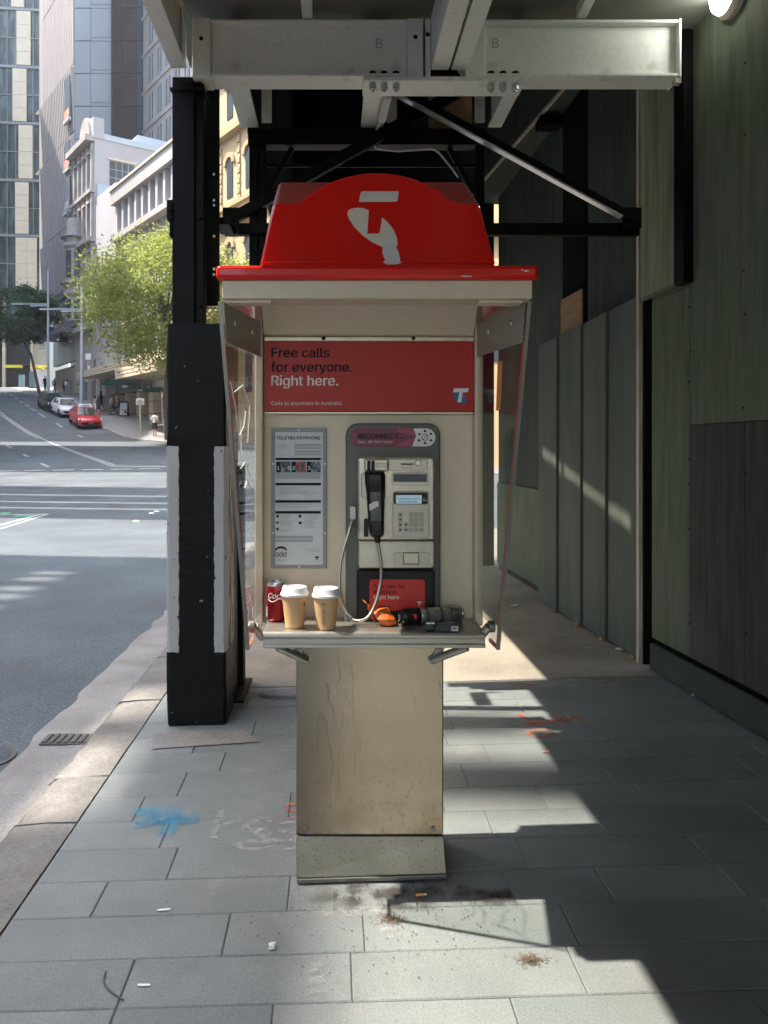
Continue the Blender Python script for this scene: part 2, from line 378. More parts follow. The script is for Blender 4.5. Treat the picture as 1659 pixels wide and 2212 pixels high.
# ------------------------------------------------------------------ mesh building
ORG = {}
FONT = None
try:
    import os
    FONT = bpy.data.fonts.load(os.path.join(bpy.utils.system_resource('DATAFILES', path='fonts'), 'Inter.woff2'))
except Exception:
    FONT = None
class MB:
    def __init__(s, T=None):
        s.v, s.f, s.m, s.T = [], [], [], T
    def add(s, vs_, fs, mi=0):
        b = len(s.v)
        s.v += [(s.T @ Vector(p)) if s.T else Vector(p) for p in vs_]
        s.f += [tuple(i + b for i in f) for f in fs]
        s.m += [mi] * len(fs)
        return s
    def box(s, x0, x1, y0, y1, z0, z1, mi=0):
        return s.add([(x0, y0, z0), (x1, y0, z0), (x1, y1, z0), (x0, y1, z0), (x0, y0, z1), (x1, y0, z1), (x1, y1, z1), (x0, y1, z1)],
                     [(3, 2, 1, 0), (4, 5, 6, 7), (0, 1, 5, 4), (1, 2, 6, 5), (2, 3, 7, 6), (3, 0, 4, 7)], mi)
    def hexa(s, pts, mi=0):
        return s.add(pts, [(3, 2, 1, 0), (4, 5, 6, 7), (0, 1, 5, 4), (1, 2, 6, 5), (2, 3, 7, 6), (3, 0, 4, 7)], mi)
    def bar(s, p0, p1, w, h, up=(0, 0, 1), mi=0):
        p0, p1 = Vector(p0), Vector(p1)
        d = (p1 - p0).normalized()
        a = d.cross(Vector(up)).normalized() * w / 2
        b = a.cross(d).normalized() * h / 2
        q = []
        for p in (p0, p1):
            q += [p - a - b, p + a - b, p + a + b, p - a + b]
        return s.add(q, [(0, 1, 2, 3), (7, 6, 5, 4), (1, 0, 4, 5), (2, 1, 5, 6), (3, 2, 6, 7), (0, 3, 7, 4)], mi)
    def prism(s, poly, vec, mi=0):
        n = len(poly); vec = Vector(vec)
        q = [Vector(p) for p in poly] + [Vector(p) + vec for p in poly]
        return s.add(q, [tuple(range(n))[::-1], tuple(range(n, 2 * n))] + [(i, (i + 1) % n, n + (i + 1) % n, n + i) for i in range(n)], mi)
    def tube(s, pts, r, n=10, mi=0, caps=True):
        pts = [Vector(p) for p in pts]
        k = len(pts)
        rr = r if isinstance(r, (list, tuple)) else [r] * k
        a = None; vs_ = []
        for i in range(k):
            d = (pts[min(i + 1, k - 1)] - pts[max(i - 1, 0)]).normalized()
            if a is None:
                a = d.orthogonal().normalized()
            else:
                a = (a - d * a.dot(d)).normalized()
            b = d.cross(a)
            for j in range(n):
                t = 2 * math.pi * j / n
                vs_.append(pts[i] + (a * math.cos(t) + b * math.sin(t)) * rr[i])
        fs = [(i * n + j, i * n + (j + 1) % n, (i + 1) * n + (j + 1) % n, (i + 1) * n + j) for i in range(k - 1) for j in range(n)]
        if caps:
            fs += [tuple(range(n))[::-1], tuple((k - 1) * n + j for j in range(n))]
        return s.add(vs_, fs, mi)
    def lathe(s, prof, c=(0, 0, 0), n=28, mi=0, A=None, close=True):
        c = Vector(c); vs_ = []
        for r, z in prof:
            for j in range(n):
                t = 2 * math.pi * j / n
                p = Vector((r * math.cos(t), r * math.sin(t), z))
                vs_.append((A @ p if A else p) + c)
        k = len(prof)
        fs = [(i * n + j, i * n + (j + 1) % n, (i + 1) * n + (j + 1) % n, (i + 1) * n + j) for i in range(k - 1) for j in range(n)]
        if close:
            fs += [tuple(range(n))[::-1], tuple((k - 1) * n + j for j in range(n))]
        return s.add(vs_, fs, mi)
    def quad(s, a, b, c, d, mi=0):
        return s.add([a, b, c, d], [(0, 1, 2, 3)], mi)
    def poly(s, pts, mi=0):
        return s.add(pts, [tuple(range(len(pts)))], mi)
    def build(s, name, ms, parent=None, bevel=0, seg=2, smooth=None, local=False, loc=None, kind=None, fix=True):
        o0 = Vector(ORG.get(parent.name, (0, 0, 0))) if parent and not local else Vector((0, 0, 0))
        if loc is not None: o0 = Vector(loc)
        me = bpy.data.meshes.new(name)
        me.from_pydata([tuple(p - o0) for p in s.v], [], s.f)
        for m in (ms if isinstance(ms, (list, tuple)) else [ms]):
            me.materials.append(M[m] if isinstance(m, str) else m)
        me.polygons.foreach_set('material_index', s.m)
        if fix:
            bm = bmesh.new(); bm.from_mesh(me)
            bmesh.ops.recalc_face_normals(bm, faces=bm.faces)
            bm.to_mesh(me); bm.free()
        if smooth:
            me.polygons.foreach_set('use_smooth', [True] * len(me.polygons))
            me.set_sharp_from_angle(angle=R(smooth))
        me.update()
        o = bpy.data.objects.new(name, me)
        COL.objects.link(o)
        if parent:
            o.parent = parent
            if loc is not None and not local: o.location = Vector(loc) - Vector(ORG.get(parent.name, (0, 0, 0)))
        elif loc is not None:
            o.location = loc
        ORG[o.name] = tuple(o0)
        if bevel:
            b = o.modifiers.new('bevel', 'BEVEL')
            b.width = bevel; b.segments = seg; b.limit_method = 'ANGLE'; b.angle_limit = R(40)
        if kind: o['kind'] = kind
        return o

def tag(o, label, cat, group=None):
    o['label'] = label; o['category'] = cat
    if group: o['group'] = group
    return o
def thing(name, label, cat, loc=(0, 0, 0), rz=0.0, group=None):
    o = bpy.data.objects.new(name, None)
    o.empty_display_size = 0.1
    o.location = loc
    o.rotation_euler = (0, 0, rz)
    COL.objects.link(o)
    ORG[o.name] = tuple(loc) if rz == 0 else (0, 0, 0)
    return tag(o, label, cat, group)
def structure(o, label=None):
    o['kind'] = 'structure'
    if label: o['label'] = label
    return o
def copy_tree(o, parent=None):
    c = o.copy(); COL.objects.link(c)
    if parent: c.parent = parent
    ORG[c.name] = ORG.get(o.name, (0, 0, 0))
    for ch in list(o.children):
        copy_tree(ch, c)
    return c
def textmesh(s, size=1.0, bold=0.0, shear=0.0):
    cu = bpy.data.curves.new('t', 'FONT')
    cu.body = s; cu.size = 1.0
    if FONT: cu.font = FONT
    cu.size = 1.0; cu.offset = 0.0; cu.shear = shear
    cu.resolution_u = 3
    o = bpy.data.objects.new('t', cu)
    COL.objects.link(o)
    dg = bpy.context.evaluated_depsgraph_get()
    me = bpy.data.meshes.new_from_object(o.evaluated_get(dg))
    pts = [v.co.copy() for v in me.vertices]
    fs = [tuple(p.vertices) for p in me.polygons]
    bpy.data.objects.remove(o); bpy.data.curves.remove(cu); bpy.data.meshes.remove(me)
    return pts, fs
def lettering(s, x0, z0, Y, m, parent, width=None, height=None, bold=0.0, shear=0.0, T=None, name='lettering', warp=None, local=False):
    """flat printed words facing -Y; x0/z0 the left end and baseline; width fits the whole line, height the capitals"""
    pts, fs = textmesh(s, 1, bold, shear)
    if bold:                                            # a heavier face: a second, slightly shifted print of the same word
        k = len(pts); pts = pts + [p + Vector((bold * 1.6, bold * .5, 0)) for p in pts]; fs = fs + [tuple(i + k for i in f) for f in fs]
    xs = [p.x for p in pts]; x_lo, x_hi = min(xs), max(xs)
    sx = width / (x_hi - x_lo) if width else None
    sy = height / 0.73 if height else sx
    if sx is None: sx = sy
    q = MB(T)
    out = [Vector(((p.x - x_lo) * sx + x0, Y - (.00012 if bold and i >= len(pts) // 2 else 0), p.y * sy + z0)) for i, p in enumerate(pts)]
    if warp: out = [warp(p) for p in out]
    q.add(out, fs)
    return q.build(name, m, parent, local=local, fix=False)

# ================================================================== SETTING: ground
def gz(x): return 0.03 * (x - 0.12)                     # the footpath falls to the kerb
PROF = [(-60, 0), (14, 0), (22, .2), (30, .55), (40, 1.2), (48, 1.75), (55, 2.35), (60, 3.2), (66, 4.3), (70, 4.9), (82, 7.2), (100, 9.4), (112, 10.3), (130, 10.6), (400, 10.6)]
def zr(Y):
    for (a, za), (b, zb) in zip(PROF, PROF[1:]):
        if a <= Y <= b:
            return za + (zb - za) * (Y - a) / (b - a) - 0.17
    return -0.17
def ground_at(u, v):
    """the road point at the foot of something seen at u, v"""
    lo, hi = 3.0, 111.0
    t = (v - V0) / F
    for _ in range(50):
        Y = (lo + hi) / 2
        if (CH - zr(Y)) / Y > t: lo = Y
        else: hi = Y
    return Vector((X(u, Y), Y, zr(Y)))

ys = [-40, -20, -8, -3] + [i * 1.0 for i in range(0, 131)] + [160, 220, 300]
xs = [-160, -90, -60, -40, -25, -12, -6, -1.6, 6, 20, 40, 80]
q = MB()
q.add([(x, y, zr(y)) for y in ys for x in xs],
      [(j * len(xs) + i, j * len(xs) + i + 1, (j + 1) * len(xs) + i + 1, (j + 1) * len(xs) + i) for j in range(len(ys) - 1) for i in range(len(xs) - 1)])
structure(q.build('road', 'asphalt', smooth=60), 'grey asphalt road that runs past the footpath and up the hill')

# footpath: bedding, bluestone pavers, concrete beyond
q = MB()
q.hexa([(-0.985, -3, -.3), (3.2, -3, -.3), (3.2, 4.62, -.3), (-0.985, 4.62, -.3),
        (-0.985, -3, gz(-.985) - .012), (3.2, -3, gz(3.2) - .012), (3.2, 4.62, gz(3.2) - .012), (-0.985, 4.62, gz(-.985) - .012)])
pavement = structure(q.build('pavement', 'joint'), 'bluestone paved footpath under the scaffold gantry')
q = MB()
q.hexa([(-0.985, 4.625, -.3), (3.2, 4.625, -.3), (3.2, 13, -.3), (-0.985, 13, -.3),
        (-0.985, 4.625, gz(-.985)), (3.2, 4.625, gz(3.2) + .006), (3.2, 13, gz(3.2)), (-0.985, 13, gz(-.985))])
structure(q.build('concrete_path', 'slab', bevel=.006), 'beige concrete footpath beyond the pavers')
q = MB()
q.hexa([(-0.982, -3, -.08), (2.3, -3, -.08), (2.3, .995, -.08), (-0.982, .995, -.08), (-0.982, -3, gz(-.982)), (2.3, -3, gz(2.3)), (2.3, .995, gz(2.3)), (-0.982, .995, gz(-.982))])
q.build('paving_slab', 'paver', pavement)
PV = {}
def paver_mesh(L, Wd):
    key = (round(L, 3), round(Wd, 3))
    if key not in PV:
        a, b, c = L / 2, Wd / 2, .0035
        v = [(-a, -b, -.03), (a, -b, -.03), (a, b, -.03), (-a, b, -.03), (-a, -b, -c), (a, -b, -c), (a, b, -c), (-a, b, -c),
             (-a + c, -b + c, 0), (a - c, -b + c, 0), (a - c, b - c, 0), (-a + c, b - c, 0)]
        f = [(8, 9, 10, 11)]
        for i in range(4):
            j = (i + 1) % 4
            f += [(i, j, 4 + j, 4 + i), (4 + i, 4 + j, 8 + j, 8 + i)]
        me = bpy.data.meshes.new('paver'); me.from_pydata(v, [], f); me.materials.append(M['paver']); me.update()
        PV[key] = me
    return PV[key]
rows = [1.0, 1.21, 1.42, 1.60, 1.79, 1.975, 2.168, 2.37, 2.567, 2.774, 2.98, 3.19, 3.43, 3.64, 3.85, 4.06, 4.27, 4.45, 4.615]
offs = [-.62, -.45, -.70, -.31, -.55, -.55, -.31, -.74, -.55, -.62, -.77, -.64, -.50, -.66, -.40, -.60, -.48, -.7]
rnd = random.Random(3)
LAST = None
for i in range(len(rows) - 1):
    y0, y1 = rows[i] + .0012, rows[i + 1] - .0012
    x = -0.982
    cuts = [offs[i]]
    while cuts[-1] < 2.3: cuts.append(cuts[-1] + (.60 if rnd.random() < .8 else .40))
    for cx in cuts:
        a, b = x, cx - .0025
        x = cx
        if b - a < .05: continue
        L = round(b - a - .001, 2) - .001
        o = bpy.data.objects.new('paver', paver_mesh(L, y1 - y0))
        xm = (a + b) / 2
        o.location = (xm, (y0 + y1) / 2, gz(xm) + rnd.uniform(-.0012, .0008))
        o.rotation_euler = (rnd.uniform(-.003, .003), -math.atan(.03) + rnd.uniform(-.0015, .0015), 0)
        COL.objects.link(o); o.parent = pavement
# kerb stones with worn edges, gutter, drain
kerb = None
q = MB(); q.box(-1.23, -.99, -3, 13, -.35, -.06)
kerb = structure(q.build('kerb', 'joint'), 'worn sandstone kerb along the footpath')
kj = [-3, -1.6, -.4, .75, 1.95, 2.99, 3.42, 4.45, 5.4, 6.5, 7.6, 8.8, 10, 11.4, 13]
for a, b in zip(kj, kj[1:]):
    q = MB(); n = 10
    for k in range(n + 1):
        y = a + .006 + (b - a - .012) * k / n
        e = rnd.uniform(-.012, .008); t = rnd.uniform(-.006, .004)
        q.v += [Vector(p) for p in ((-.988, y, -.3), (-.988, y, gz(-.985) + rnd.uniform(-.004, .001)), (-1.10, y, gz(-1.1) + t),
                                    (-1.215 + e, y, gz(-1.22) - .008 + t), (-1.243 + e, y, gz(-1.22) - .04), (-1.255, y, -.3))]
    for k in range(n):
        for j in range(6):
            q.f.append((k * 6 + j, k * 6 + (j + 1) % 6, (k + 1) * 6 + (j + 1) % 6, (k + 1) * 6 + j)); q.m.append(0)
    q.f += [tuple(range(6)), tuple(n * 6 + j for j in range(6))[::-1]]; q.m += [0, 0]
    q.build('kerb_stone', 'kerbstone', kerb, smooth=40)
q = MB(); n = 64
for k in range(n + 1):
    y = -3 + 16 * k / n
    q.v += [Vector((-1.25, y, -.150)), Vector((-1.42, y, -.160)), Vector((-1.585 + rnd.uniform(-.035, .03), y, -.1615)), Vector((-1.66, y, -.18))]
for k in range(n):
    for j in range(3):
        q.f.append((k * 4 + j, k * 4 + j + 1, (k + 1) * 4 + j + 1, (k + 1) * 4 + j)); q.m.append(0)
structure(q.build('gutter', 'gutter', smooth=60), 'pale concrete gutter between kerb and asphalt')
dr = thing('drain_grate', 'small slotted drain grate set in the gutter beside the kerb', 'drain', (-1.41, 4.16, -.155))
q = MB(); q.box(-1.55, -1.27, 4.09, 4.23, -.156, -.150); q.build('frame', 'joint', dr)
for k in range(7):
    q = MB(); q.box(-1.54 + k * .038, -1.54 + k * .038 + .024, 4.10, 4.22, -.150, -.142); q.build('bar', 'joint', dr, bevel=.003)
mh = thing('manhole_cover', 'round metal service cover in the asphalt by the gutter', 'manhole cover', (-1.78, 3.95, -.166))
q = MB(); q.lathe([(.16, -.168), (.16, -.161), (.145, -.160)], (-1.78, 3.95, 0), 32); q.build('rim', 'joint', mh)
q = MB(); q.lathe([(.138, -.168), (.138, -.159), (.13, -.157)], (-1.78, 3.95, 0), 32); q.build('lid', 'asphalt', mh)

# far footpath on the other side of the crossing
def Fx(Y): return -12.8 - .693 * (Y - 60)                # line of the shopfronts
K = [(20, 14), (8, 27), (2, 36), (-6, 47.3), (-8.6, 49.4), (-10.9, 50.4), (-13.5, 53), (-18, 60), (-22.9, 68.7), (-29.9, 79.5), (-33.2, 85), (-41.3, 100), (-46, 107), (-54, 112), (-70, 113.5)]
pts = []
for a, b in zip(K, K[1:]):
    n = max(1, int(math.dist(a, b) / 2))
    pts += [(a[0] + (b[0] - a[0]) * k / n, a[1] + (b[1] - a[1]) * k / n) for k in range(n)]
pts.append(K[-1])
q = MB(); S = 7
for i, (x, y) in enumerate(pts):
    nx, ny = (.82, .57)
    if y > 104: nx, ny = (.2, .98)
    q.v += [Vector((x, y, zr(y) - .2)), Vector((x, y, zr(y) + .11)), Vector((x + nx * .15, y + ny * .15, zr(y + ny * .15) + .135))]
    q.v += [Vector((x + nx * d, y + ny * d, zr(y + ny * d) + .14)) for d in (1.5, 4, 8, 14)]
for i in range(len(pts) - 1):
    for j in range(S - 1):
        q.f.append((i * S + j, i * S + j + 1, (i + 1) * S + j + 1, (i + 1) * S + j)); q.m.append(1 if j < 2 else 0)
structure(q.build('far_pavement', ['farpath', 'gutter'], smooth=30), 'far footpath in front of the shops across the crossing')
def far_z(Y): return zr(Y) + .14
def foot(u, v):
    p = ground_at(u, v + 3)
    return Vector((p.x, p.y, far_z(p.y)))

# painted road markings
def mark(pts_uv, w, name='road_marking', m='roadpaint'):
    q = MB()
    g = []
    for (u1, v1), (u2, v2) in zip(pts_uv, pts_uv[1:]):
        a, b = ground_at(u1, v1), ground_at(u2, v2)
        n = max(1, int((b - a).length / 1.0))
        g += [a.lerp(b, k / n) for k in range(n)]
    g.append(ground_at(*pts_uv[-1]))
    for i, p in enumerate(g):
        d = (g[min(i + 1, len(g) - 1)] - g[max(i - 1, 0)]); d.z = 0; d.normalize()
        s = Vector((-d.y, d.x, 0)) * w / 2
        for e in (p - s, p + s):
            q.v.append(Vector((e.x, e.y, zr(e.y) + .006)))
    for i in range(len(g) - 1):
        q.f.append((2 * i, 2 * i + 1, 2 * i + 3, 2 * i + 2)); q.m.append(0)
    return structure(q.build(name, m))
mark([(0, 890), (15.6, 902), (64, 934), (88, 945)], .13)
mark([(0, 896), (14, 905), (60, 936), (84, 947)], .13)
mark([(86, 944), (239, 1006)], .12); mark([(122, 960), (248, 1005)], .12)
mark([(239, 1007), (420, 1008)], .35)
for a, b in [((10, 846), (14, 849)), ((22, 852), (27, 855)), ((32, 859), (38, 862)), ((43, 867), (50, 870)), ((55, 874), (62, 878)), ((67, 882), (76, 887)), ((82, 892), (97, 901)),
             ((121, 914), (134, 923)), ((167, 940), (180, 945)), ((14, 962), (25, 968)), ((50, 981), (61, 987)), ((88, 1001), (105, 1009))]:
    mark([a, b], .16)
for k in range(7):
    mark([(-10 + k * 62, 1018 - k), (36 + k * 62, 1017 - k)], .28)
mark([(-30, 1113), (104, 1111)], .12)
mark([(-30, 1143), (86, 1112)], .12); mark([(-10, 1146), (104, 1111)], .09)
mark([(0, 1109), (22, 1108.5)], .4, 'green_marking', 'greenpaint'); mark([(32, 1115), (70, 1114.5)], .35, 'green_marking', 'greenpaint')
mk_group = 'raised reflective markers on the road'
for k, (u, v, lab) in enumerate([(294, 1126, 'white raised road marker nearest the black post block'), (327, 1109, 'white raised road marker, farther one of the close pair'), (338, 1105, 'white raised road marker farthest from the camera')]):
    p = ground_at(u, v)
    q = MB(); q.hexa([(p.x - .06, p.y - .05, p.z), (p.x + .06, p.y - .05, p.z), (p.x + .06, p.y + .05, p.z), (p.x - .06, p.y + .05, p.z),
                      (p.x - .035, p.y - .03, p.z + .02), (p.x + .035, p.y - .03, p.z + .02), (p.x + .035, p.y + .03, p.z + .02), (p.x - .035, p.y + .03, p.z + .02)])
    tag(q.build('road_marker', 'white', loc=p), lab, 'road marker', mk_group)

# spray paint on the pavers
def strokes(name, lines, w, m, label):
    q = MB(); soft = []
    for ln in lines:
        g = [Vector(p) for p in ln]
        b = len(q.v)
        for i, p in enumerate(g):
            d = (g[min(i + 1, len(g) - 1)] - g[max(i - 1, 0)]).normalized()
            s = Vector((-d.y, d.x)) * w / 2
            for t in (-1, -.55, .55, 1):
                e = p + s * t
                q.v.append(Vector((e.x, e.y, gz(e.x) + .0045)))
                soft.append(0.0 if abs(t) == 1 or i in (0, len(g) - 1) and len(g) > 3 else 1.0)
        for i in range(len(g) - 1):
            for j in range(3):
                q.f.append((b + 4 * i + j, b + 4 * i + j + 1, b + 4 * i + 5 + j, b + 4 * i + 4 + j)); q.m.append(0)
    o = q.build(name, m)
    at = o.data.attributes.new('soft', 'FLOAT', 'POINT'); at.data.foreach_set('value', soft)
    o['kind'] = 'structure'; o['label'] = label
    return o
def gp(u, v):
    Y = 3.0
    for _ in range(4):
        x = X(u, Y); Y = (CH - gz(x)) * F / (v - V0)
    return (X(u, Y), Y)
def poly_uv(*p): return [gp(u, v) for u, v in p]
def arc(cx, cy, rx, ry, a0, a1, n=12): return [gp(cx + rx * math.cos(R(a0 + (a1 - a0) * k / n)), cy + ry * math.sin(R(a0 + (a1 - a0) * k / n))) for k in range(n + 1)]
strokes('spray_marking', [poly_uv((384, 1735), (372, 1765), (360, 1800), (352, 1812)), poly_uv((285, 1776), (330, 1772), (372, 1770), (428, 1766)), poly_uv((292, 1756), (318, 1752), (348, 1764)),
                          poly_uv((290, 1782), (320, 1778), (345, 1774)), poly_uv((385, 1776), (410, 1772), (432, 1770))], .085, 'sprayblue', 'blue spray paint cross on the pavers')
strokes('spray_marking', [poly_uv((478, 1752), (470, 1780), (460, 1813)), poly_uv((468, 1786), (490, 1780), (520, 1778)), arc(548, 1788, 20, 8, 0, 330), arc(566, 1776, 14, 7, 150, 460), arc(572, 1800, 18, 6, 20, 300),
                          poly_uv((600, 1780), (640, 1776)), poly_uv((602, 1796), (640, 1800))], .035, 'spraywhite', 'white chalk numbers scrawled beside the pedestal')
strokes('spray_marking', [arc(548, 1828, 34, 9, 0, 360, 20), arc(620, 1826, 30, 10, 0, 360, 18), arc(590, 1812, 22, 5, 0, 250)], .03, 'spraywhite', 'white chalk loops beside the pedestal foot')
strokes('spray_marking', [poly_uv((612, 1746), (628, 1738), (642, 1742)), poly_uv((616, 1756), (630, 1752), (645, 1754)), poly_uv((640, 1734), (646, 1745))], .022, 'sprayorange', 'orange spray squiggle left of the pedestal')
strokes('spray_marking', [poly_uv((1120, 1542), (1140, 1560), (1160, 1568)), poly_uv((1140, 1566), (1180, 1560), (1260, 1552)), poly_uv((1200, 1548), (1228, 1562)), poly_uv((1230, 1546), (1262, 1560)),
                          arc(1168, 1585, 28, 7, 0, 340), poly_uv((1172, 1626), (1190, 1626)), poly_uv((1098, 1478), (1160, 1482))], .03, 'sprayorange', 'orange spray survey marks right of the pedestal')
strokes('spray_marking', [poly_uv((1280, 1470), (1320, 1466)), poly_uv((1300, 1478), (1332, 1470)), poly_uv((1230, 1398), (1290, 1392))], .035, 'spraypink', 'pink spray marks at the edge of the concrete')
strokes('spray_marking', [poly_uv((540, 1500), (590, 1494), (640, 1488)), poly_uv((590, 1772), (640, 1764))], .03, 'spraypink', 'faint pink spray line behind the pedestal')
strokes('spray_marking', [poly_uv((596, 1577), (640, 1572))], .03, 'spraylime', 'faint lime spray line behind the pedestal')
strokes('dirt_stain', [poly_uv((640, 1925), (760, 1920), (900, 1915), (1050, 1912)), poly_uv((720, 1945), (860, 1940), (960, 1935))], .16, 'stain', 'dark grimy stain round the foot of the pedestal')
strokes('spray_marking', [poly_uv((650, 1978), (700, 1976), (760, 1974), (830, 1968), (880, 1985)), poly_uv((826, 1960), (835, 2000), (842, 2032)), poly_uv((676, 2080), (682, 2110), (690, 2150))], .06, 'powder', 'white powdery smears in front of the pedestal')
strokes('dirt_stain', [poly_uv((980, 1930), (1050, 1945), (1110, 1940)), poly_uv((560, 1500), (600, 1510), (640, 1508))], .12, 'stain', 'dark stain on the pavers right of the pedestal foot')

mk('mortar', (0.155, 0.158, 0.145), 0.85, col2=(0.21, 0.205, 0.185), scale=5, fine=0.2, fscale=60)
# patch of pale mortar by the post
q = MB(); a, b, c, d = [gp(*p) for p in ((330, 1586), (520, 1576), (560, 1604), (328, 1620))]
q.poly([(p[0], p[1], gz(p[0]) + .005) for p in (d, c, b, a)]); structure(q.build('mortar_patch', 'mortar'), 'pale mortar patch on the pavers before the black post')

# ================================================================== GANTRY
def frame(o, t, up=(0, 0, 1)):
    """local axes: x along t, y out of the face (to the left of t seen from above), z up"""
    t = Vector((t[0], t[1], 0)).normalized()
    n = Vector((-t.y, t.x, 0))
    return Matrix(((t.x, n.x, 0, o[0]), (t.y, n.y, 0, o[1]), (0, 0, 1, o[2]), (0, 0, 0, 1)))
def postpaint():
    m = mat('postpaint', (0.0025, 0.003, 0.0034), 0.5, col2=(0.005, 0.005, 0.005), scale=9, spec=0.15, bump=0.4, bscale=24)
    nt, src, b = base_socket(m); n, l = nt.nodes, nt.links
    tc = n.new('ShaderNodeTexCoord'); s = n.new('ShaderNodeSeparateXYZ'); l.new(tc.outputs['Object'], s.inputs[0])
    nz = n.new('ShaderNodeTexNoise'); nz.inputs['Scale'].default_value = 30; l.new(tc.outputs['Object'], nz.inputs['Vector'])
    def mth(op, a, v):
        k = n.new('ShaderNodeMath'); k.operation = op
        if isinstance(a, float): k.inputs[0].default_value = a
        else: l.new(a, k.inputs[0])
        if v is not None:
            if isinstance(v, (float, int)): k.inputs[1].default_value = v
            else: l.new(v, k.inputs[1])
        return k.outputs[0]
    wob = mth('MULTIPLY', nz.outputs[0], .014)
    ax = mth('SUBTRACT', mth('ABSOLUTE', s.outputs[0], None), wob)
    zz = mth('ADD', s.outputs[2], wob)
    f = mth('MULTIPLY', mth('GREATER_THAN', ax, .084), mth('MULTIPLY', mth('GREATER_THAN', zz, .385), mth('LESS_THAN', zz, 1.445)))
    f = mth('MULTIPLY', f, mth('LESS_THAN', nz.outputs[0], .70))
    side = n.new('ShaderNodeTexNoise'); side.inputs['Scale'].default_value = 5; side.inputs['Detail'].default_value = 9
    mp = n.new('ShaderNodeMapping'); mp.inputs['Scale'].default_value = (6, 6, 1); l.new(tc.outputs['Object'], mp.inputs['Vector']); l.new(mp.outputs[0], side.inputs['Vector'])
    worn = mth('MULTIPLY', mth('GREATER_THAN', s.outputs[1], -.06), mth('GREATER_THAN', side.outputs[0], .48))
    f = mth('MULTIPLY', f, mth('SUBTRACT', 1.0, worn))
    ch = n.new('ShaderNodeTexNoise'); ch.inputs['Scale'].default_value = 22; ch.inputs['Detail'].default_value = 2; l.new(tc.outputs['Object'], ch.inputs['Vector'])
    chip = mth('MULTIPLY', mth('GREATER_THAN', ch.outputs[0], .755), .8)
    f = mth('MAXIMUM', f, chip)
    mx = n.new('ShaderNodeMix'); mx.data_type = 'RGBA'; l.new(f, mx.inputs[0]); l.new(src, mx.inputs[6]); mx.inputs[7].default_value = (.40, .395, .37, 1)
    l.new(mx.outputs[2], b.inputs['Base Color'])
    M['postpaint'] = m
postpaint()
pb = thing('post_block', 'chunky black timber block with white painted edges at the foot of the gantry post', 'post block', (-.7035, 4.155, gz(-.7)))
q = MB()
def rough_block(x0, x1, y0, y1, z0, z1, n=26, c=.014, j=.004, seed=1):
    r = random.Random(seed); q = MB()
    ring = [(x0 + c, y0), (x1 - c, y0), (x1, y0 + c), (x1, y1 - c), (x1 - c, y1), (x0 + c, y1), (x0, y1 - c), (x0, y0 + c)]
    for k in range(n + 1):
        z = z0 + (z1 - z0) * k / n
        s = .985 if k in (0, n) else 1
        for i, (x, y) in enumerate(ring):
            e = r.uniform(-j, j * .4)
            mx_, my_ = (x0 + x1) / 2, (y0 + y1) / 2
            q.v.append(Vector((mx_ + (x - mx_) * s + (e if i in (0, 1, 2, 7) else 0), my_ + (y - my_) * s + (e if i in (2, 7) else 0), z)))
    for k in range(n):
        for i in range(8):
            q.f.append((k * 8 + i, k * 8 + (i + 1) % 8, (k + 1) * 8 + (i + 1) % 8, (k + 1) * 8 + i)); q.m.append(0)
    q.f += [tuple(range(8))[::-1], tuple(n * 8 + i for i in range(8))]; q.m += [0, 0]
    return q
rough_block(-.857, -.550, 4.0, 4.31, gz(-.7) + .003, 2.045).build('block', 'postpaint', pb, smooth=35)
q = MB(); q.box(-.83, -.585, 4.03, 4.28, gz(-.7) - .02, gz(-.7) + .004); q.build('packing', 'joint', pb)
sb = thing('post_block', 'black steel foot with bolts standing right behind the white-edged timber block', 'post block', (-.61, 4.55, gz(-.6)))
q = MB(); q.box(-.70, -.565, 4.345, 4.62, gz(-.6), 2.0); q.build('leg', 'blacksteel', sb, bevel=.006)
q = MB(); q.box(-.70, -.535, 4.63, 4.74, gz(-.6), 1.3); q.build('leg', 'blacksteel', sb, bevel=.006)
q = MB(); q.box(-.74, -.50, 4.34, 4.78, gz(-.5), gz(-.5) + .014); q.build('base_plate', 'blacksteel', sb)
for z_ in (.36, .42):
    q = MB(); q.tube([(-.535, 4.68, z_), (-.515, 4.68, z_)], .011, 6); q.build('bolt', 'blacksteel', sb)

def bolt(p, parent, d=(0, -1, 0), r=.012, L=.012, m='blacksteel'):
    p = Vector(p); d = Vector(d)
    q = MB(); q.tube([p, p + d * L], r, 6); return q.build('bolt', m, parent)
c1 = thing('steel_column', 'tall black steel column standing on the white-edged timber block', 'column', (-.76, 4.1, 2.045))
q = MB(); q.box(-.837, -.722, 4.04, 4.19, 2.046, 3.335); q.build('column', 'blacksteel', c1, bevel=.004)
q = MB(); q.box(-.722, -.678, 4.07, 4.16, 2.046, 3.335); q.build('channel', 'blacksteel', c1, bevel=.003)
q = MB(); q.box(-.845, -.67, 4.03, 4.2, 3.26, 3.275); q.build('collar', 'blacksteel', c1)
q = MB(); q.box(-.862, -.832, 4.02, 4.10, 2.585, 2.69); q.box(-.85, -.836, 4.03, 4.08, 2.5, 2.585); q.build('lock_bracket', 'blacksteel', c1, bevel=.004)
for v in (470, 660, 180):
    bolt((-.70, 4.07, Z(v, 4.07)), c1, r=.014, L=.02)
bolt((-.845, 4.06, 2.64), c1, r=.014, L=.05)
c2 = thing('steel_column', 'black perforated steel upright hanging beside the tall black column', 'column', (-.67, 4.3, 2.19))
q = MB(); z = 2.19; hl = sorted([2.19 + (660 - v) / F * 4.3 for v in (376, 432, 443, 510, 580, 592)])
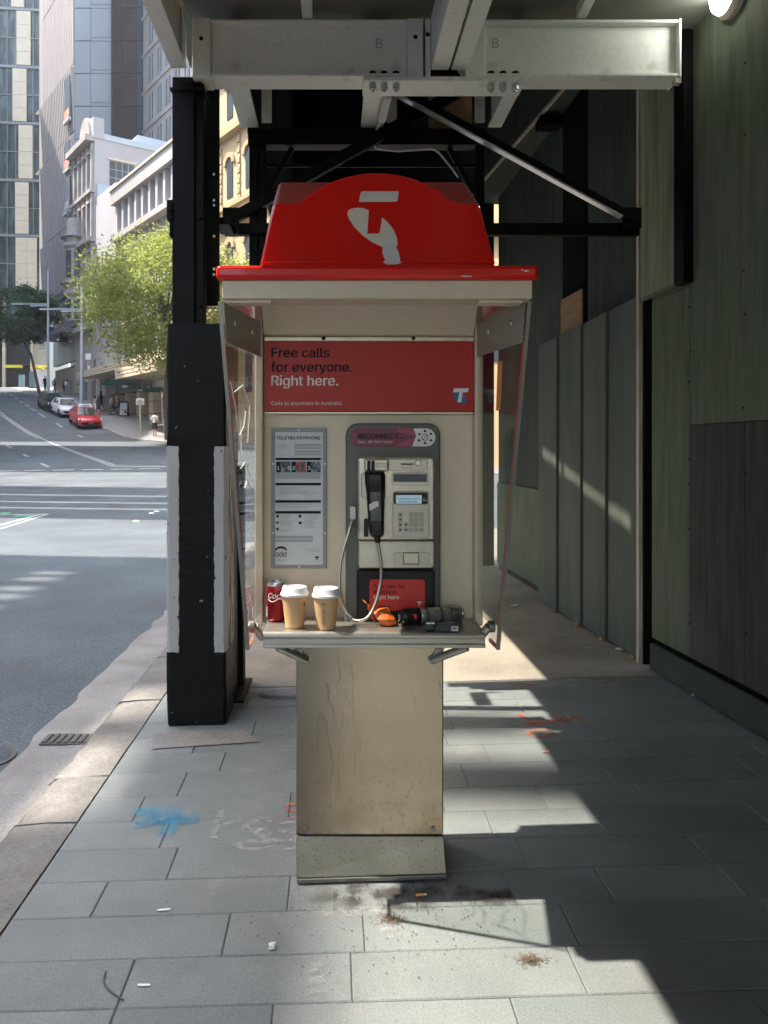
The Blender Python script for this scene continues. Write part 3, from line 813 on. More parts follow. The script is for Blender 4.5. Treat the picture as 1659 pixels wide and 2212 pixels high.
for h in hl + [3.47]:
    q.box(-.714, -.628, 4.29, 4.30, z, h - .008)
    if h < 3.4:
        q.box(-.714, -.666, 4.29, 4.30, h - .008, h + .008); q.box(-.652, -.628, 4.29, 4.30, h - .008, h + .008)
    z = h + .008
q.box(-.714, -.706, 4.30, 4.36, 2.19, 3.46); q.build('upright', 'blacksteel', c2)

def ibeam(name, parent, x0, x1, y0, y1, z0, z1, m='whitesteel', t=.016, web=None, axis='x', bevel=.003):
    q = MB()
    if axis == 'x':
        w = web if web is not None else (y0 + y1) / 2
        q.box(x0, x1, y0, y1, z0, z0 + t); q.box(x0, x1, y0, y1, z1 - t, z1); q.box(x0, x1, w - .005, w + .005, z0 + t, z1 - t)
    else:
        w = web if web is not None else (x0 + x1) / 2
        q.box(x0, x1, y0, y1, z0, z0 + t); q.box(x0, x1, y0, y1, z1 - t, z1); q.box(w - .005, w + .005, y0, y1, z0 + t, z1 - t)
    return q.build(name, m, parent, bevel=bevel)
def hole(p, parent, r=.011):
    q = MB(); p = Vector(p); q.tube([p + Vector((0, .0, 0)), p + Vector((0, -.0015, 0))], r, 14); return q.build('bolt_hole', 'blackply', parent)
b1 = thing('steel_beam', 'grey painted steel cross beam with pencilled B above the left of the payphone', 'beam', (-.13, 4.07, 3.318))
ibeam('beam', b1, X(455, 4), X(880, 4), 4.0, 4.15, 3.318, 3.61, web=4.045)
for a, b in ((415, 454.6), (880.4, 914)):
    q = MB(); q.box(X(a, 4), X(b, 4), 3.996, 4.15, 3.312, 3.615); q.build('end_plate', 'whitesteel', b1, bevel=.004)
hole((X(435, 4), 3.9955, Z(84, 4)), b1); hole((X(897, 4), 3.9955, Z(81, 4)), b1)
lettering('B', X(813, 4), Z(96, 4), 4.038, 'postergrey', b1, height=.072)
b2 = thing('steel_beam', 'grey painted steel cross beam with pencilled B running right to the hoarding', 'beam', (1.2, 4.07, 3.318))
ibeam('beam', b2, X(1048, 4), X(1466, 4), 4.0, 4.15, 3.318, 3.61, web=4.045)
for a, b in ((1005, 1047.6), (1466.4, 1472)):
    q = MB(); q.box(X(a, 4), X(b, 4), 3.996, 4.15, 3.312, 3.615); q.build('end_plate', 'whitesteel', b2, bevel=.004)
lettering('B', X(1066, 4), Z(95, 4), 4.038, 'postergrey', b2, height=.072)
q = MB(); q.box(X(1459, 4), X(1472, 4), 4.0, 4.04, 3.285, 3.311); q.build('lug', 'timberedge', b2)
sp = thing('splice_plate', 'bolted splice plate joining the two cross beams above the payphone', 'plate', (.57, 4.07, 3.285))
q = MB(); q.box(X(785, 4), X(1136, 4), 3.985, 4.165, 3.288, 3.310); q.build('plate', 'whitesteel', sp, bevel=.003)
for u in (805, 830, 856, 1062, 1088, 1115):
    q = MB(); x = X(u, 4)
    q.tube([(x, 4.02, 3.288), (x, 4.02, 3.255)], .019, 6); q.tube([(x, 4.02, 3.256), (x, 4.02, 3.243)], .011, 8); q.build('nut', 'galv', sp, bevel=.002)
    q = MB(); q.tube([(x, 4.02, 3.336), (x, 4.02, 3.348)], .019, 6); q.build('bolt_head', 'blacksteel', sp)
q = MB(); q.box(X(919, 4), X(930, 4), 4.0, 4.15, 3.311, 3.615); q.build('web_plate', 'whitesteel', sp)
hole((X(924, 4), 3.998, Z(75, 4)), sp)
for nm, x0, x1, lab in (('edge', -.833, -.75, 'grey steel edge beam running overhead along the kerb side of the deck'),):
    e = thing('edge_beam', lab, 'beam', (-.79, 1, 3.35))
    ibeam('beam', e, x0, x1, -2.4, 3.99, 3.352, 3.64, axis='y', web=-.775)
    q = MB(); q.box(-.76, -.752, 3.90, 3.99, 3.37, 3.62); q.build('end_plate', 'whitesteel', e, bevel=.003)
for x0, x1, lab in ((.502, .592, 'left of the twin steel channels running overhead to the splice plate'), (.606, .690, 'right of the twin steel channels running overhead to the splice plate')):
    e = thing('channel_beam', lab, 'beam', (x0, 1, 3.34), group='twin channel beams overhead')
    q = MB(); q.box(x0, x1, -2.4, 3.992, 3.345, 3.358); q.box(x0, x1, -2.4, 3.992, 3.607, 3.62)
    xa = x0 if x0 < .55 else x1 - .012
    q.box(xa, xa + .012, -2.4, 3.992, 3.358, 3.607); q.build('channel', 'whitesteel', e, bevel=.002)
fp = thing('added_shade_panel', 'unseen plywood panel added outside the edge beam to shade the paving', 'panel', (-.87, 0, 3.7))
q = MB(); q.box(-.90, -.88, -8.4, 2.75, 3.2, 4.2); q.build('sheet', 'deckply', fp)  # added out of view, its lower edge sets where the sunlight stops
# deck: plywood sheets on joists
dk = thing('gantry_deck', 'olive plywood deck of the scaffold gantry overhead', 'deck', (.6, 1, 3.7))
for k in range(11):
    for x0, x1 in ((-.86, .62), (.625, 2.3)):
        q = MB(); q.box(x0, x1, -8.5 + k * 1.2, -8.5 + k * 1.2 + 1.195, 3.70, 3.718); q.build('plywood_sheet', 'deckply', dk)
q = MB(); q.box(-.93, 2.35, -8.5, 4.74, 3.80, 3.83); q.build('roof_sheet', 'blackply', dk)
for (ua, ub, y) in ((0, 0, .4), (0, 0, 1.6), (0, 0, 2.8)):
    q = MB(); q.box(-.75, .5, y, y + .09, 3.56, 3.695); q.build('joist', 'whitesteel', dk, bevel=.003)
    q = MB(); q.box(.70, 2.1, y, y + .09, 3.56, 3.695); q.build('joist', 'whitesteel', dk, bevel=.003)
q = MB(); q.bar((X(664, 4), 4.02, 3.66), (X(652, 3.55), 3.0, 3.66), .055, .07); q.build('joist', 'whitesteel', dk, bevel=.003)
q = MB(); q.bar((X(1258, 4), 4.02, 3.66), (X(1275, 3.55) + .06, 3.0, 3.66), .05, .07); q.build('joist', 'whitesteel', dk, bevel=.003)
# rear portal
rp = thing('rear_portal', 'black steel rear portal of the gantry behind the red dome', 'portal frame', (.2, 4.7, 2.3))
q = MB(); q.box(-.512, .909, 4.66, 4.76, 3.225, 3.322); q.build('cross_beam', 'blacksteel', rp, bevel=.003)
q = MB(); q.box(-.505, -.457, 4.67, 4.75, 2.41, 3.224); q.build('column', 'blacksteel', rp, bevel=.003)
q = MB(); q.box(-.452, -.405, 4.68, 4.75, 2.41, 3.224); q.build('column', 'blacksteel', rp, bevel=.003)
q = MB(); q.box(.855, .909, 4.67, 4.75, 2.41, 3.224); q.build('column', 'blacksteel', rp, bevel=.003)
q = MB(); q.box(-.58, .909, 4.67, 4.75, 2.33, 2.405); q.build('lower_beam', 'blacksteel', rp, bevel=.003)
for a, b in (((-.40, 4.71, 2.95), (-.25, 4.71, 3.22)), ((.85, 4.71, 2.95), (.70, 4.71, 3.22))):
    q = MB(); q.bar(a, b, .03, .03, (0, 1, 0)); q.build('knee_brace', 'blacksteel', rp)
q = MB(); q.box(-.405, .855, 4.69, 4.70, 3.10, 3.12); q.build('rail', 'blacksteel', rp)
for x0, x1, lab in ((-.556, -.448, 'pale steel link beam nearest the street between the two portals'), (.165, .300, 'pale steel link beam carrying the white light batten'), (.925, 1.005, 'pale steel link beam nearest the hoarding between the two portals')):
    e = thing('link_beam', lab, 'beam', (x0, 4.4, 3.32), group='link beams between the portals')
    q = MB(); q.box(x0, x1, 4.155, 4.655, 3.324, 3.34); q.box(x0 + .02, x0 + .032, 4.155, 4.655, 3.34, 3.64); q.box(x0, x1, 4.155, 4.655, 3.64, 3.655); q.build('beam', 'whitesteel', e, bevel=.002)
    q = MB(); s = 1 if x0 < .5 else -1
    xx = x1 + .02 if s > 0 else x0 - .02
    q.box(min(xx, xx + .06 * s), max(xx, xx + .06 * s), 4.64, 4.655, 3.35, 3.66); q.build('bracket_plate', 'whitesteel', e, bevel=.002)
    q = MB(); q.bar((xx + .06 * s, 4.62, 3.55), (xx + .16 * s, 4.62, 3.66), .02, .03, (0, 1, 0)); q.build('knee_brace', 'whitesteel', e)
pl = thing('plywood_offcut', 'bare orange plywood square fixed behind the diagonal braces', 'plywood', (.72, 4.78, 3.32))
q = MB(); q.box(.588, .850, 4.775, 4.79, 3.324, 3.69); q.build('sheet', 'rawply', pl)
lb = thing('light_batten', 'white plastic light batten with a conduit on the pale link beam', 'light', (.31, 4.3, 3.3))
q = MB(); q.bar(P(838, 203, 4.2), P(824, 258, 4.45), .05, .05, mi=0); q.build('housing', 'cable', lb, bevel=.012, seg=3)
q = MB(); q.tube([P(838, 190, 4.15), P(838, 203, 4.2)], .008, 8); q.tube([P(824, 258, 4.45), P(820, 268, 4.5), P(813, 280, 4.62)], .008, 8); q.build('conduit', 'cable', lb)
q = MB()
ctrl = [P(u, v, 4.645) for u, v in ((808, 312), (811, 320), (822, 323), (860, 326.5), (900, 324), (930, 322), (940, 324), (950, 332), (970, 356), (990, 383))]
q.tube(ctrl, .006, 8); tag(q.build('cable', 'cable', smooth=60), 'white cable drooping below the black rear portal beam', 'cable')
def brace(a, b, lab, Y, h=.062):
    e = thing('steel_brace', lab, 'brace', P(*a, Y), group='black braces across the gantry')
    A, B = P(*a, Y), P(*b, Y)
    d = (B - A).normalized(); n = Vector((-d.z, 0, d.x)) * (1 if d.x > 0 else -1)
    if n.z < 0: n = -n
    q = MB(); q.prism([A - n * h / 2, B - n * h / 2, B + n * h / 2, A + n * h / 2], (0, .007, 0)); q.build('web', 'blacksteel', e)
    q = MB(); q.prism([A - n * h / 2, B - n * h / 2, B - n * (h / 2 - .006), A - n * (h / 2 - .006)], (0, -.05 if Y < 4.59 else .05, 0)); q.build('flange', 'blacksteel', e)
    return e
br = brace((842, 186), (1378, 478), 'black diagonal brace falling from the splice plate to the hoarding', 4.58)
A, B = P(842, 186, 4.58), P(1345, 460, 4.58)
d = (B - A).normalized(); n = Vector((-d.z, 0, d.x))
q = MB(); q.prism([A - n * .0325, B - n * .0325, B - n * .042, A - n * .042], (0, -.052, 0)); q.build('lit_edge_strip', 'galv', br)  # bright strip painted in for the light caught under the flange
brace((494, 474), (1024, 176), 'black diagonal brace rising from the column to the splice plate', 4.61)
br = brace((484, 494), (1382, 494), 'black horizontal brace behind the red dome', 4.64, h=.068)
for a, b, Y in (((481, 448), (516, 506), 4.57), ((1345, 448), (1386, 492), 4.55)):
    q = MB(); p0, p1 = P(*a, Y), P(*b, Y); q.box(p0.x, p1.x, Y, Y + .012, p1.z, p0.z); q.build('bracket', 'blacksteel', br)
q = MB(); q.box(-.66, -.585, 4.36, 4.57, 2.66, 2.70); q.build('bracket', 'blacksteel', br)

# dark covered passage beyond the portal
ps = thing('passage_lining', 'black lining of the covered passage beyond the portal', 'lining', (.5, 7, 3.3))
def slope_panel(y0, y1, za0, za1, zb0, zb1):
    q = MB(); q.hexa([(-.53, y0, za0), (-.50, y0, za0), (-.50, y1, za1), (-.53, y1, za1), (-.53, y0, zb0), (-.50, y0, zb0), (-.50, y1, zb1), (-.53, y1, zb1)]); q.build('side_panel', 'blackply', ps)
slope_panel(4.80, 5.3, 3.35, 3.35, 6.2, 6.2); slope_panel(5.302, 7.0, 3.35, 3.35, 5.36, 5.62); slope_panel(7.002, 9.6, 3.35, 3.35, 6.2, 6.2)
slope_panel(5.302, 5.62, 5.48, 5.53, 6.2, 6.2); slope_panel(5.62, 6.5, 5.51, 5.65, 6.2, 6.2); slope_panel(6.5, 6.56, 5.3, 5.3, 6.2, 6.2); slope_panel(6.56, 7.0, 5.66, 5.73, 6.2, 6.2)  # sloping gap out of view, shaped to throw a sun streak on the loose panels
q = MB(); q.box(-.55, 2.3, 4.80, 9.65, 6.2, 6.23); q.build('roof_panel', 'blackply', ps)
q = MB(); q.box(-.53, 1.60, 9.60, 9.63, 2.55, 6.2); q.build('end_panel', 'blackply', ps)
q = MB(); q.box(-.53, 2.3, 4.77, 4.80, 3.84, 6.23); q.build('head_panel', 'blackply', ps)

# ================================================================== HOARDING
hb = thing('bulkhead', 'dark green plywood bulkhead with a raw timber lower edge high on the right', 'bulkhead', (1.8, 6, 4.25))
T = frame((1.97, 4.82, 0), (1.60 - 1.97, 8.27 - 4.82))
for a0, a1 in ((0, 1.2), (1.203, 2.4), (2.403, 4.3)):
    q = MB(T); q.box(a0, a1, 0, .018, 4.26, 6.2); q.build('plywood_sheet', 'plydark', hb)
q = MB(T); q.box(0, 4.3, -.002, .022, 4.235, 4.258); q.build('edge_batten', 'timberedge', hb)
q = MB(); q.poly([T @ Vector((0, -.002, 4.262)), T @ Vector((4.3, -.002, 4.262)), Vector((2.4, 9.1, 4.262)), Vector((2.4, 4.82, 4.262))]); q.build('soffit', 'plydark', hb)
q = MB(); p0, p1 = P(1168, 235, 6.58), P(1266, 267, 6.58); q.box(p0.x, p1.x + .1, 6.58, 6.75, p1.z, 4.23); q.build('beam', 'blackply', hb)
def xh(Y): return 2.02 - .04 * (Y - 4.9)
ho = thing('hoarding', 'tall dark green plywood hoarding set back behind the loose panels', 'hoarding', (xh(7), 7, 0))
T = frame((xh(4.9), 4.9, 0), (-.04, 1))
for y0, y1 in ((.02, 1.13), (1.70, 2.8), (2.803, 3.88)):
    q = MB(T); q.box(y0, y1, -.03, 0, .06, 4.24); q.build('plywood_sheet', 'plydark', ho)
q = MB(T); q.box(1.195, 1.69, -.12, .01, .05, 4.24); q.build('post', 'blackply', ho)
q = MB(T); q.box(1.2, 1.68, .015, .03, 1.2, Z(635, 6.3)); q.build('raw_panel', 'rawply', ho)
q = MB(T); q.box(1.70, 3.88, .001, .016, .12, 1.02); q.build('base_panel', 'ply', ho)
q = MB(); q.box(1.55, 1.86, 9.0, 9.12, .05, 4.24); q.build('end_post', 'blackply', ho)
lp_group = 'loose grey panels stood against the hoarding'
yb = [4.905, 5.39, 5.835, 6.34, 6.84]
tops = [2.365, 2.35, 2.335, 2.315]
labs = ['grey green loose panel nearest the camera against the hoarding', 'grey green loose panel second from the timber jamb', 'grey green loose panel third from the timber jamb', 'grey green loose panel farthest from the camera']
def xb(Y): return 1.927 - .0708 * (Y - 4.905)
for i in range(4):
    y0, y1 = yb[i] + .004, yb[i + 1] + (.03 if i < 3 else 0)
    x0, x1 = xb(y0) - .012, xb(y1) + .012
    t = tops[i]
    e = thing('loose_panel', labs[i], 'panel', (x0, y0, gz(x0)), group=lp_group)
    q = MB()
    z0 = gz(1.9) + .025
    lean = .035
    q.hexa([(x0, y0, z0), (x0 + .02, y0, z0), (x1 + .02, y1, z0), (x1, y1, z0), (x0 + lean - .03, y0, t), (x0 + lean - .01, y0, t), (x1 + lean - .01, y1, t - .01), (x1 + lean - .03, y1, t - .01)])
    q.build('sheet', 'plygrey', e, bevel=.002)
    q = MB(); q.box(x0 - .004, x0 + .05, y0 + .05, y0 + .1, gz(1.9), z0); q.build('packer', 'rawply', e)
jb = thing('timber_jamb', 'pale timber jamb standing at the end of the near plywood wall', 'jamb', (1.925, 4.88, gz(1.92)))
q = MB(); q.box(1.908, 1.934, 4.86, 4.90, gz(1.92), 3.76); q.build('jamb', 'timberedge', jb, bevel=.002)
q = MB(); q.box(1.936, 2.2, 4.84, 4.95, gz(2), 4.2); q.build('dark_gap_fill', 'blackply', jb)  # black box put in for the darkness of the gap beside the jamb
nw = thing('plywood_wall', 'weathered green plywood wall along the right of the footpath', 'wall', (2.0, 3.6, 0))
T = frame((2.01, 3.6, 0), (-.0569, .998))
def sheet(a0, a1, z0, z1, b, m, nm='plywood_sheet', th=.018, bev=.002):
    q = MB(T); q.box(a0, a1, b, b + th, z0, z1); return q.build(nm, m, nw, bevel=bev)
base = gz(2) + .0
q = MB(T); q.box(-6, 1.14, -.12, -.02, 0, 4.2); q.build('stud_backing', 'blackply', nw)
sheet(.702, 1.15, .25, 2.30, -.018, 'ply'); sheet(.702, 1.15, 2.303, 4.0, -.018, 'ply')
a = .698
for k in range(4):
    sheet(a - 1.2, a - .003, 1.535, 4.0, -.018, 'ply'); a -= 1.2
a = .698
for k in range(9):
    sheet(a - .52, a - .003, .25, 1.532, -.016, 'plydark'); a -= .52
sheet(.775, 1.235, Z(628, 4.6), 4.0, .012, 'plylight', th=.02)
q = MB(T); q.box(.66, .772, .0, .055, 2.315, 4.0); q.build('channel', 'blacksteel', nw, bevel=.003)
q = MB(T); q.box(.70, 1.235, .01, .034, Z(628, 4.6) - .02, Z(628, 4.6) - .003); q.build('ledge_batten', 'ply', nw)
for k in range(6):
    a1 = 1.12 - k * 1.2
    q = MB(T); q.box(a1 - 1.196, a1, .004, .028, gz(2) + .012, .225); q.build('skirting_board', 'skirt', nw, bevel=.003)
r2 = random.Random(11)
for k in range(26):
    a_, z_ = r2.choice([.70, .695, .18, -.34, .18, .70]) + r2.uniform(-.02, .02), r2.uniform(.4, 3.4)
    q = MB(T); q.box(a_ - .006, a_ + .006, .0005, .004, z_ - .004, z_ + .004); q.build('nail_head', 'blackply', nw)
wl = thing('wall_light', 'round white bulkhead light glowing at the top of the plywood wall', 'light', (1.99, 3.86, 3.66))
n = T.to_3x3() @ Vector((0, 1, 0)); A_ = n.to_track_quat('Z', 'Y').to_matrix()
q = MB(); q.lathe([(.115, 0), (.118, .03), (.10, .055)], Vector((1.995, 3.86, 3.66)) + n * .003, 32, 0, A_); q.build('housing', 'lampshell', wl, smooth=40)
q = MB(); q.lathe([(.098, .05), (.092, .075), (.07, .092), (.03, .10)], Vector((1.995, 3.86, 3.66)) + n * .003, 32, 0, A_); q.build('diffuser', 'lampglow', wl, smooth=60)

# ================================================================== PAYPHONE
CX = .1205
ph = thing('payphone', 'street payphone on a stained steel pedestal with a red dome canopy', 'payphone', (CX, 2.65, 0))
def rr(u0, v0, u1, v1, Y, r, n=5, corners=(1, 1, 1, 1)):
    """rounded rectangle standing at depth Y, facing the street; corners tl, tr, br, bl"""
    out = []
    for (cx, cy, a0, k) in ((u0 + r, v0 + r, 180, 0), (u1 - r, v0 + r, 270, 1), (u1 - r, v1 - r, 0, 2), (u0 + r, v1 - r, 90, 3)):
        if corners[k]:
            out += [P(cx + r * math.cos(R(a0 + 90 * i / n)), cy + r * math.sin(R(a0 + 90 * i / n)), Y) for i in range(n + 1)]
        else:
            out.append(P((u0, u1, u1, u0)[k], (v0, v0, v1, v1)[k], Y))
    return out
def plate(name, m, u0, v0, u1, v1, Y, d, parent=None, r=0.0, bevel=0, corners=(1, 1, 1, 1), smooth=None, seg=2):
    q = MB()
    pl_ = rr(u0, v0, u1, v1, Y, r, corners=corners) if r else [P(u0, v0, Y), P(u1, v0, Y), P(u1, v1, Y), P(u0, v1, Y)]
    q.prism(pl_, (0, d, 0)); return q.build(name, m, parent or ph, bevel=bevel, smooth=smooth, seg=seg)
# pedestal
q = MB(); q.box(-.121, .360, 2.54, 2.76, .139, .81); ped = q.build('pedestal', 'pedestal', ph, bevel=.004)
for u, v in ((662, 1793), (936, 1791)):
    bolt(P(u, v, 2.54), ped, r=.009, L=.006, m='steeldark')
q = MB(); g0, g1 = gz(-.12), gz(.36)
q.hexa([(-.119, 2.512, g0 + .02), (.366, 2.512, g1 + .02), (.366, 2.78, g1 + .02), (-.119, 2.78, g0 + .02), (-.121, 2.538, .137), (.361, 2.538, .137), (.361, 2.762, .137), (-.121, 2.762, .137)])
q.build('kick_plate', 'kick', ph, bevel=.003)
q = MB(); q.hexa([(-.116, 2.507, g0 + .006), (.364, 2.507, g1 + .006), (.364, 2.785, g1), (-.116, 2.785, g0), (-.12, 2.507, g0 + .0195), (.367, 2.507, g1 + .0195), (.367, 2.785, g1 + .0195), (-.12, 2.785, g0 + .0195)])
q.build('base_rim', 'steeldark', ph, bevel=.002)
def runs(lines, Y, m, w, parent, name='stain'):
    q = MB(); soft = []
    for ln in lines:
        g = [P(u, v, Y) for u, v in ln]
        b = len(q.v)
        for i, p in enumerate(g):
            ww = w * (1 - .6 * i / len(g))
            for t, s_ in ((-1, 0), (-.4, 1), (.4, 1), (1, 0)):
                q.v.append(p + Vector((t * ww / 2, 0, 0))); soft.append(s_ * (0.0 if i in (0, len(g) - 1) else 1.0))
        for i in range(len(g) - 1):
            for j in range(3):
                q.f.append((b + 4 * i + j, b + 4 * i + j + 1, b + 4 * i + 5 + j, b + 4 * i + 4 + j)); q.m.append(0)
    o = q.build(name, m, parent); at = o.data.attributes.new('soft', 'FLOAT', 'POINT'); at.data.foreach_set('value', soft); o['kind'] = 'stuff'
    return o
def cv(x, y): return ((1000 + x * .6028) / 1.8228, (2300 + y * .6028) / 1.8228)
rl = [[(550, 430), (552, 520), (566, 610), (540, 660), (530, 720)], [(470, 640), (490, 700), (485, 760), (515, 810), (530, 900), (556, 980), (552, 1060), (558, 1180), (556, 1280), (560, 1400)],
      [(620, 500), (640, 560), (650, 640), (645, 720), (655, 820), (648, 890), (668, 960), (664, 1080), (660, 1180), (655, 1260)], [(595, 640), (600, 740), (640, 800), (655, 860)],
      [(440, 830), (470, 900), (480, 980), (500, 1080), (515, 1180), (500, 1300), (520, 1400)], [(575, 800), (580, 880), (570, 960), (590, 1010), (578, 1100), (605, 1180), (610, 1260)],
      [(425, 840), (415, 930), (420, 1050), (412, 1180)], [(1020, 700), (1055, 750), (1060, 830)], [(690, 980), (692, 1040), (686, 1100)], [(1190, 600), (1215, 660), (1225, 760)]]
runs([[cv(*p) for p in ln] for ln in rl], 2.5385, 'run', .010, ped)
# body: back panel with side posts, box behind
q = MB(); q.box(-.2385, .4795, 2.68, 2.695, .80, 1.885); q.build('back_panel', 'cream', ph)
q = MB(); q.box(-.262, .503, 2.697, 2.86, .80, 1.885); q.build('cabinet', 'cream', ph, bevel=.006)
for x0, x1 in ((-.266, -.2395), (.4805, .507)):
    q = MB(); q.box(x0, x1, 2.635, 2.70, .80, 1.885); q.build('side_post', 'cream', ph, bevel=.004)
q = MB(); q.hexa([(-.2375, 2.662, 1.777), (.4785, 2.662, 1.777), (.4785, 2.679, 1.777), (-.2375, 2.679, 1.777), (-.2375, 2.56, 1.885), (.4785, 2.56, 1.885), (.4785, 2.575, 1.885), (-.2375, 2.575, 1.885)])
q.build('header_panel', 'cream', ph, bevel=.002)
plate('sign_rail', 'body', 570, 727, 1024, 737, 2.646, .033, bevel=.003)
plate('sign_rail', 'body', 571, 889.5, 1023, 894, 2.652, .027, bevel=.002)
for u in (699, 893):
    bolt(P(u, 731, 2.646), ph, r=.007, L=.005)
sg = plate('sign_panel', 'redsign', 571.5, 738, 1022.5, 888.5, 2.656, .023)
Y = 2.6545
for s, u0, u1, v, m, bo in (('Free calls', 586, 712, 772, 'navy', .022), ('for everyone.', 585, 761, 803, 'navy', .022), ('Right here.', 586, 731, 833, 'pink', .022), ('Calls to anywhere in Australia.', 586, 740, 875, 'pink', .0)):
    lettering(s, X(u0, Y), Z(v, Y), Y, m, sg, width=X(u1, Y) - X(u0, Y), bold=bo)
def tlogo(parent, Y, u0, v0, s, white='white', blob='tblue'):
    def p(a, b, y): return P(u0 + a * s, v0 + b * s, y)
    q = MB(); q.poly([p(1.5 + 11 * math.cos(t) * .98 - 3 * math.sin(t), 14 + 7.5 * math.sin(t) + 6.5 * math.cos(t), Y) for t in [2 * math.pi * k / 28 for k in range(28)]])
    if blob: q.build('logo_blob', blob, parent)
    q = MB(); q.poly([p(a, b, Y - .001) for a, b in ((-7, -1), (16, -1), (15, 4), (13.5, 5.5), (6.5, 5.5), (4, 20), (2.6, 21.5), (-2, 21.5), (1, 5.5), (-9, 5.5), (-8.2, .5))]); q.build('logo_letter', white, parent)
tlogo(sg, 2.654, 991, 840, 1.35)
# shelf
sh = MB()
prof = [(2.66, .823), (2.458, .823), (2.449, .819), (2.446, .813), (2.446, .806), (2.452, .802), (2.452, .787), (2.446, .784), (2.446, .774), (2.458, .772), (2.478, .772), (2.478, .806), (2.66, .806)]
sh.prism([(-.221, y, z) for y, z in prof], (.700, 0, 0))
shelf = sh.build('shelf', 'steel', ph, bevel=.0015)
for u0, v0, u1, v1, s in ((599, 1402, 662, 1427, -1), (1009, 1402, 931, 1427, 1)):
    q = MB(); q.tube([P(u0, v0 - 4, 2.47), P(u1, v1, 2.535)], .013, 14); q.build('shelf_strut', 'steel', ph, smooth=50)
    q = MB(); a, b, c = P(u1 - 12 * s * -1, 1402, 2.53), P(u1 + 30 * s, 1402, 2.53), P(u1 + 2 * s, 1424, 2.53)
    q.prism([a, b, c], (0, .008, 0)); q.build('gusset', 'steel', ph)
# side panels
def side(s):
    def xs(y, z): return CX + s * (.3645 + (.04 + .165 * (z - .79) / 1.016) * (2.66 - y))
    def pt(y, z, o=0.0): return Vector((xs(y, z) + s * o, y, z))
    nm = 'acrylic_panel'
    zs = [.794, .85, .851] + [.851 + (1.83 - .851) * k / 10 for k in range(1, 11)]
    q = MB(); nc = 5
    for o_ in (0, s * .008):
        for i, z in enumerate(zs):
            yf = 2.37 - .10 * (z - .794) / 1.036
            yr = (2.47, 2.50)[i] if i < 2 else 2.66
            for j in range(nc):
                y = yf + (yr - yf) * j / (nc - 1); p = pt(y, z); q.v.append(p + Vector((o_, 0, 0)))
    nr = len(zs); N = nr * nc
    for i in range(nr - 1):
        for j in range(nc - 1):
            a = i * nc + j
            q.f += [(a, a + 1, a + nc + 1, a + nc), (N + a, N + a + nc, N + a + nc + 1, N + a + 1)]
        for a, b in ((i * nc, (i + 1) * nc), (i * nc + nc - 1, (i + 1) * nc + nc - 1)): q.f.append((a, b, N + b, N + a))
    for j in range(nc - 1):
        for r_ in (0, (nr - 1) * nc): q.f.append((r_ + j, r_ + j + 1, N + r_ + j + 1, N + r_ + j))
    q.m = [0] * len(q.f)
    pn = q.build(nm, 'acrylic', ph, smooth=40)
    q = MB(); b = [(2.655, 1.83), (2.273, 1.83), (2.283, 1.712), (2.655, 1.712)]
    g = [pt(2.655 + (2.278 - 2.655) * j / 4, 1.83 if k else 1.712, -.0022) for k in (0, 1) for j in range(5)]
    q.add(g + [p - Vector((s * .0015, 0, 0)) for p in g], [f for j in range(4) for f in ((j, j + 1, j + 6, j + 5), (10 + j, 15 + j, 16 + j, 11 + j))] + [f for j in range(4) for f in ((j, 10 + j, 11 + j, j + 1), (5 + j, 6 + j, 16 + j, 15 + j))] + [(0, 5, 15, 10), (4, 14, 19, 9)])
    q.build('fixing_plate', 'acrylicfrost', pn, smooth=40)
    for y in (2.36, 2.53):
        bolt(pt(y, 1.782, -.0045), pn, d=(-s, 0, 0), r=.010, L=.005, m='galv')
    edge = [(2.281, 1.712), (2.370, .794), (2.47, .794)]
    q = MB()
    for (y0, z0), (y1, z1) in zip(edge, edge[1:]):
        q.bar(pt(y0, z0, .004), pt(y1, z1, .004), .010, .007, up=(0, 1, 0))
    q.build('red_edge', 'rededge', pn)
    q = MB(); q.bar(pt(2.264, 1.83, .004), pt(2.364, .79, .004), .011, .004, up=(0, 1, 0)); q.build('seal', 'steeldark', pn)
    q = MB(); q.tube([Vector((CX + s * .345, 2.475, .800)), pt(2.455, .840, -.004)], .014, 14); q.build('standoff', 'steel', ph, smooth=50)
    q = MB(); q.tube([pt(2.455, .840, -.006), pt(2.455, .840, .014)], .019, 16); q.build('standoff_cap', 'steeldark', ph, bevel=.002)
    return pn, pt
pl_, ptl = side(-1)
pr_, ptr = side(1)
# scratches and a torn sticker on the panels
q = MB()
def scr(pts_, w=.0012):
    g = [ptl(y, z, -.002) for y, z in pts_]
    q.tube(g, w, 5)
scr([(2.30, 1.60), (2.34, 1.52), (2.36, 1.44), (2.42, 1.47), (2.45, 1.52)]); scr([(2.33, 1.57), (2.43, 1.60), (2.50, 1.54), (2.46, 1.42)]); scr([(2.34, 1.50), (2.37, 1.38), (2.39, 1.49)]); scr([(2.36, 1.34), (2.42, 1.36), (2.48, 1.31)])
scr([(2.40, 1.28), (2.43, 1.30), (2.50, 1.27)])
o = q.build('scratch', 'scratch', pl_); o['kind'] = 'stuff'
q = MB(); q.prism([ptr(y, z, -.003) for y, z in ((2.42, 1.675), (2.455, 1.675), (2.455, 1.52), (2.42, 1.525))], (-.001, 0, 0)); q.build('torn_sticker', 'butt', pr_)
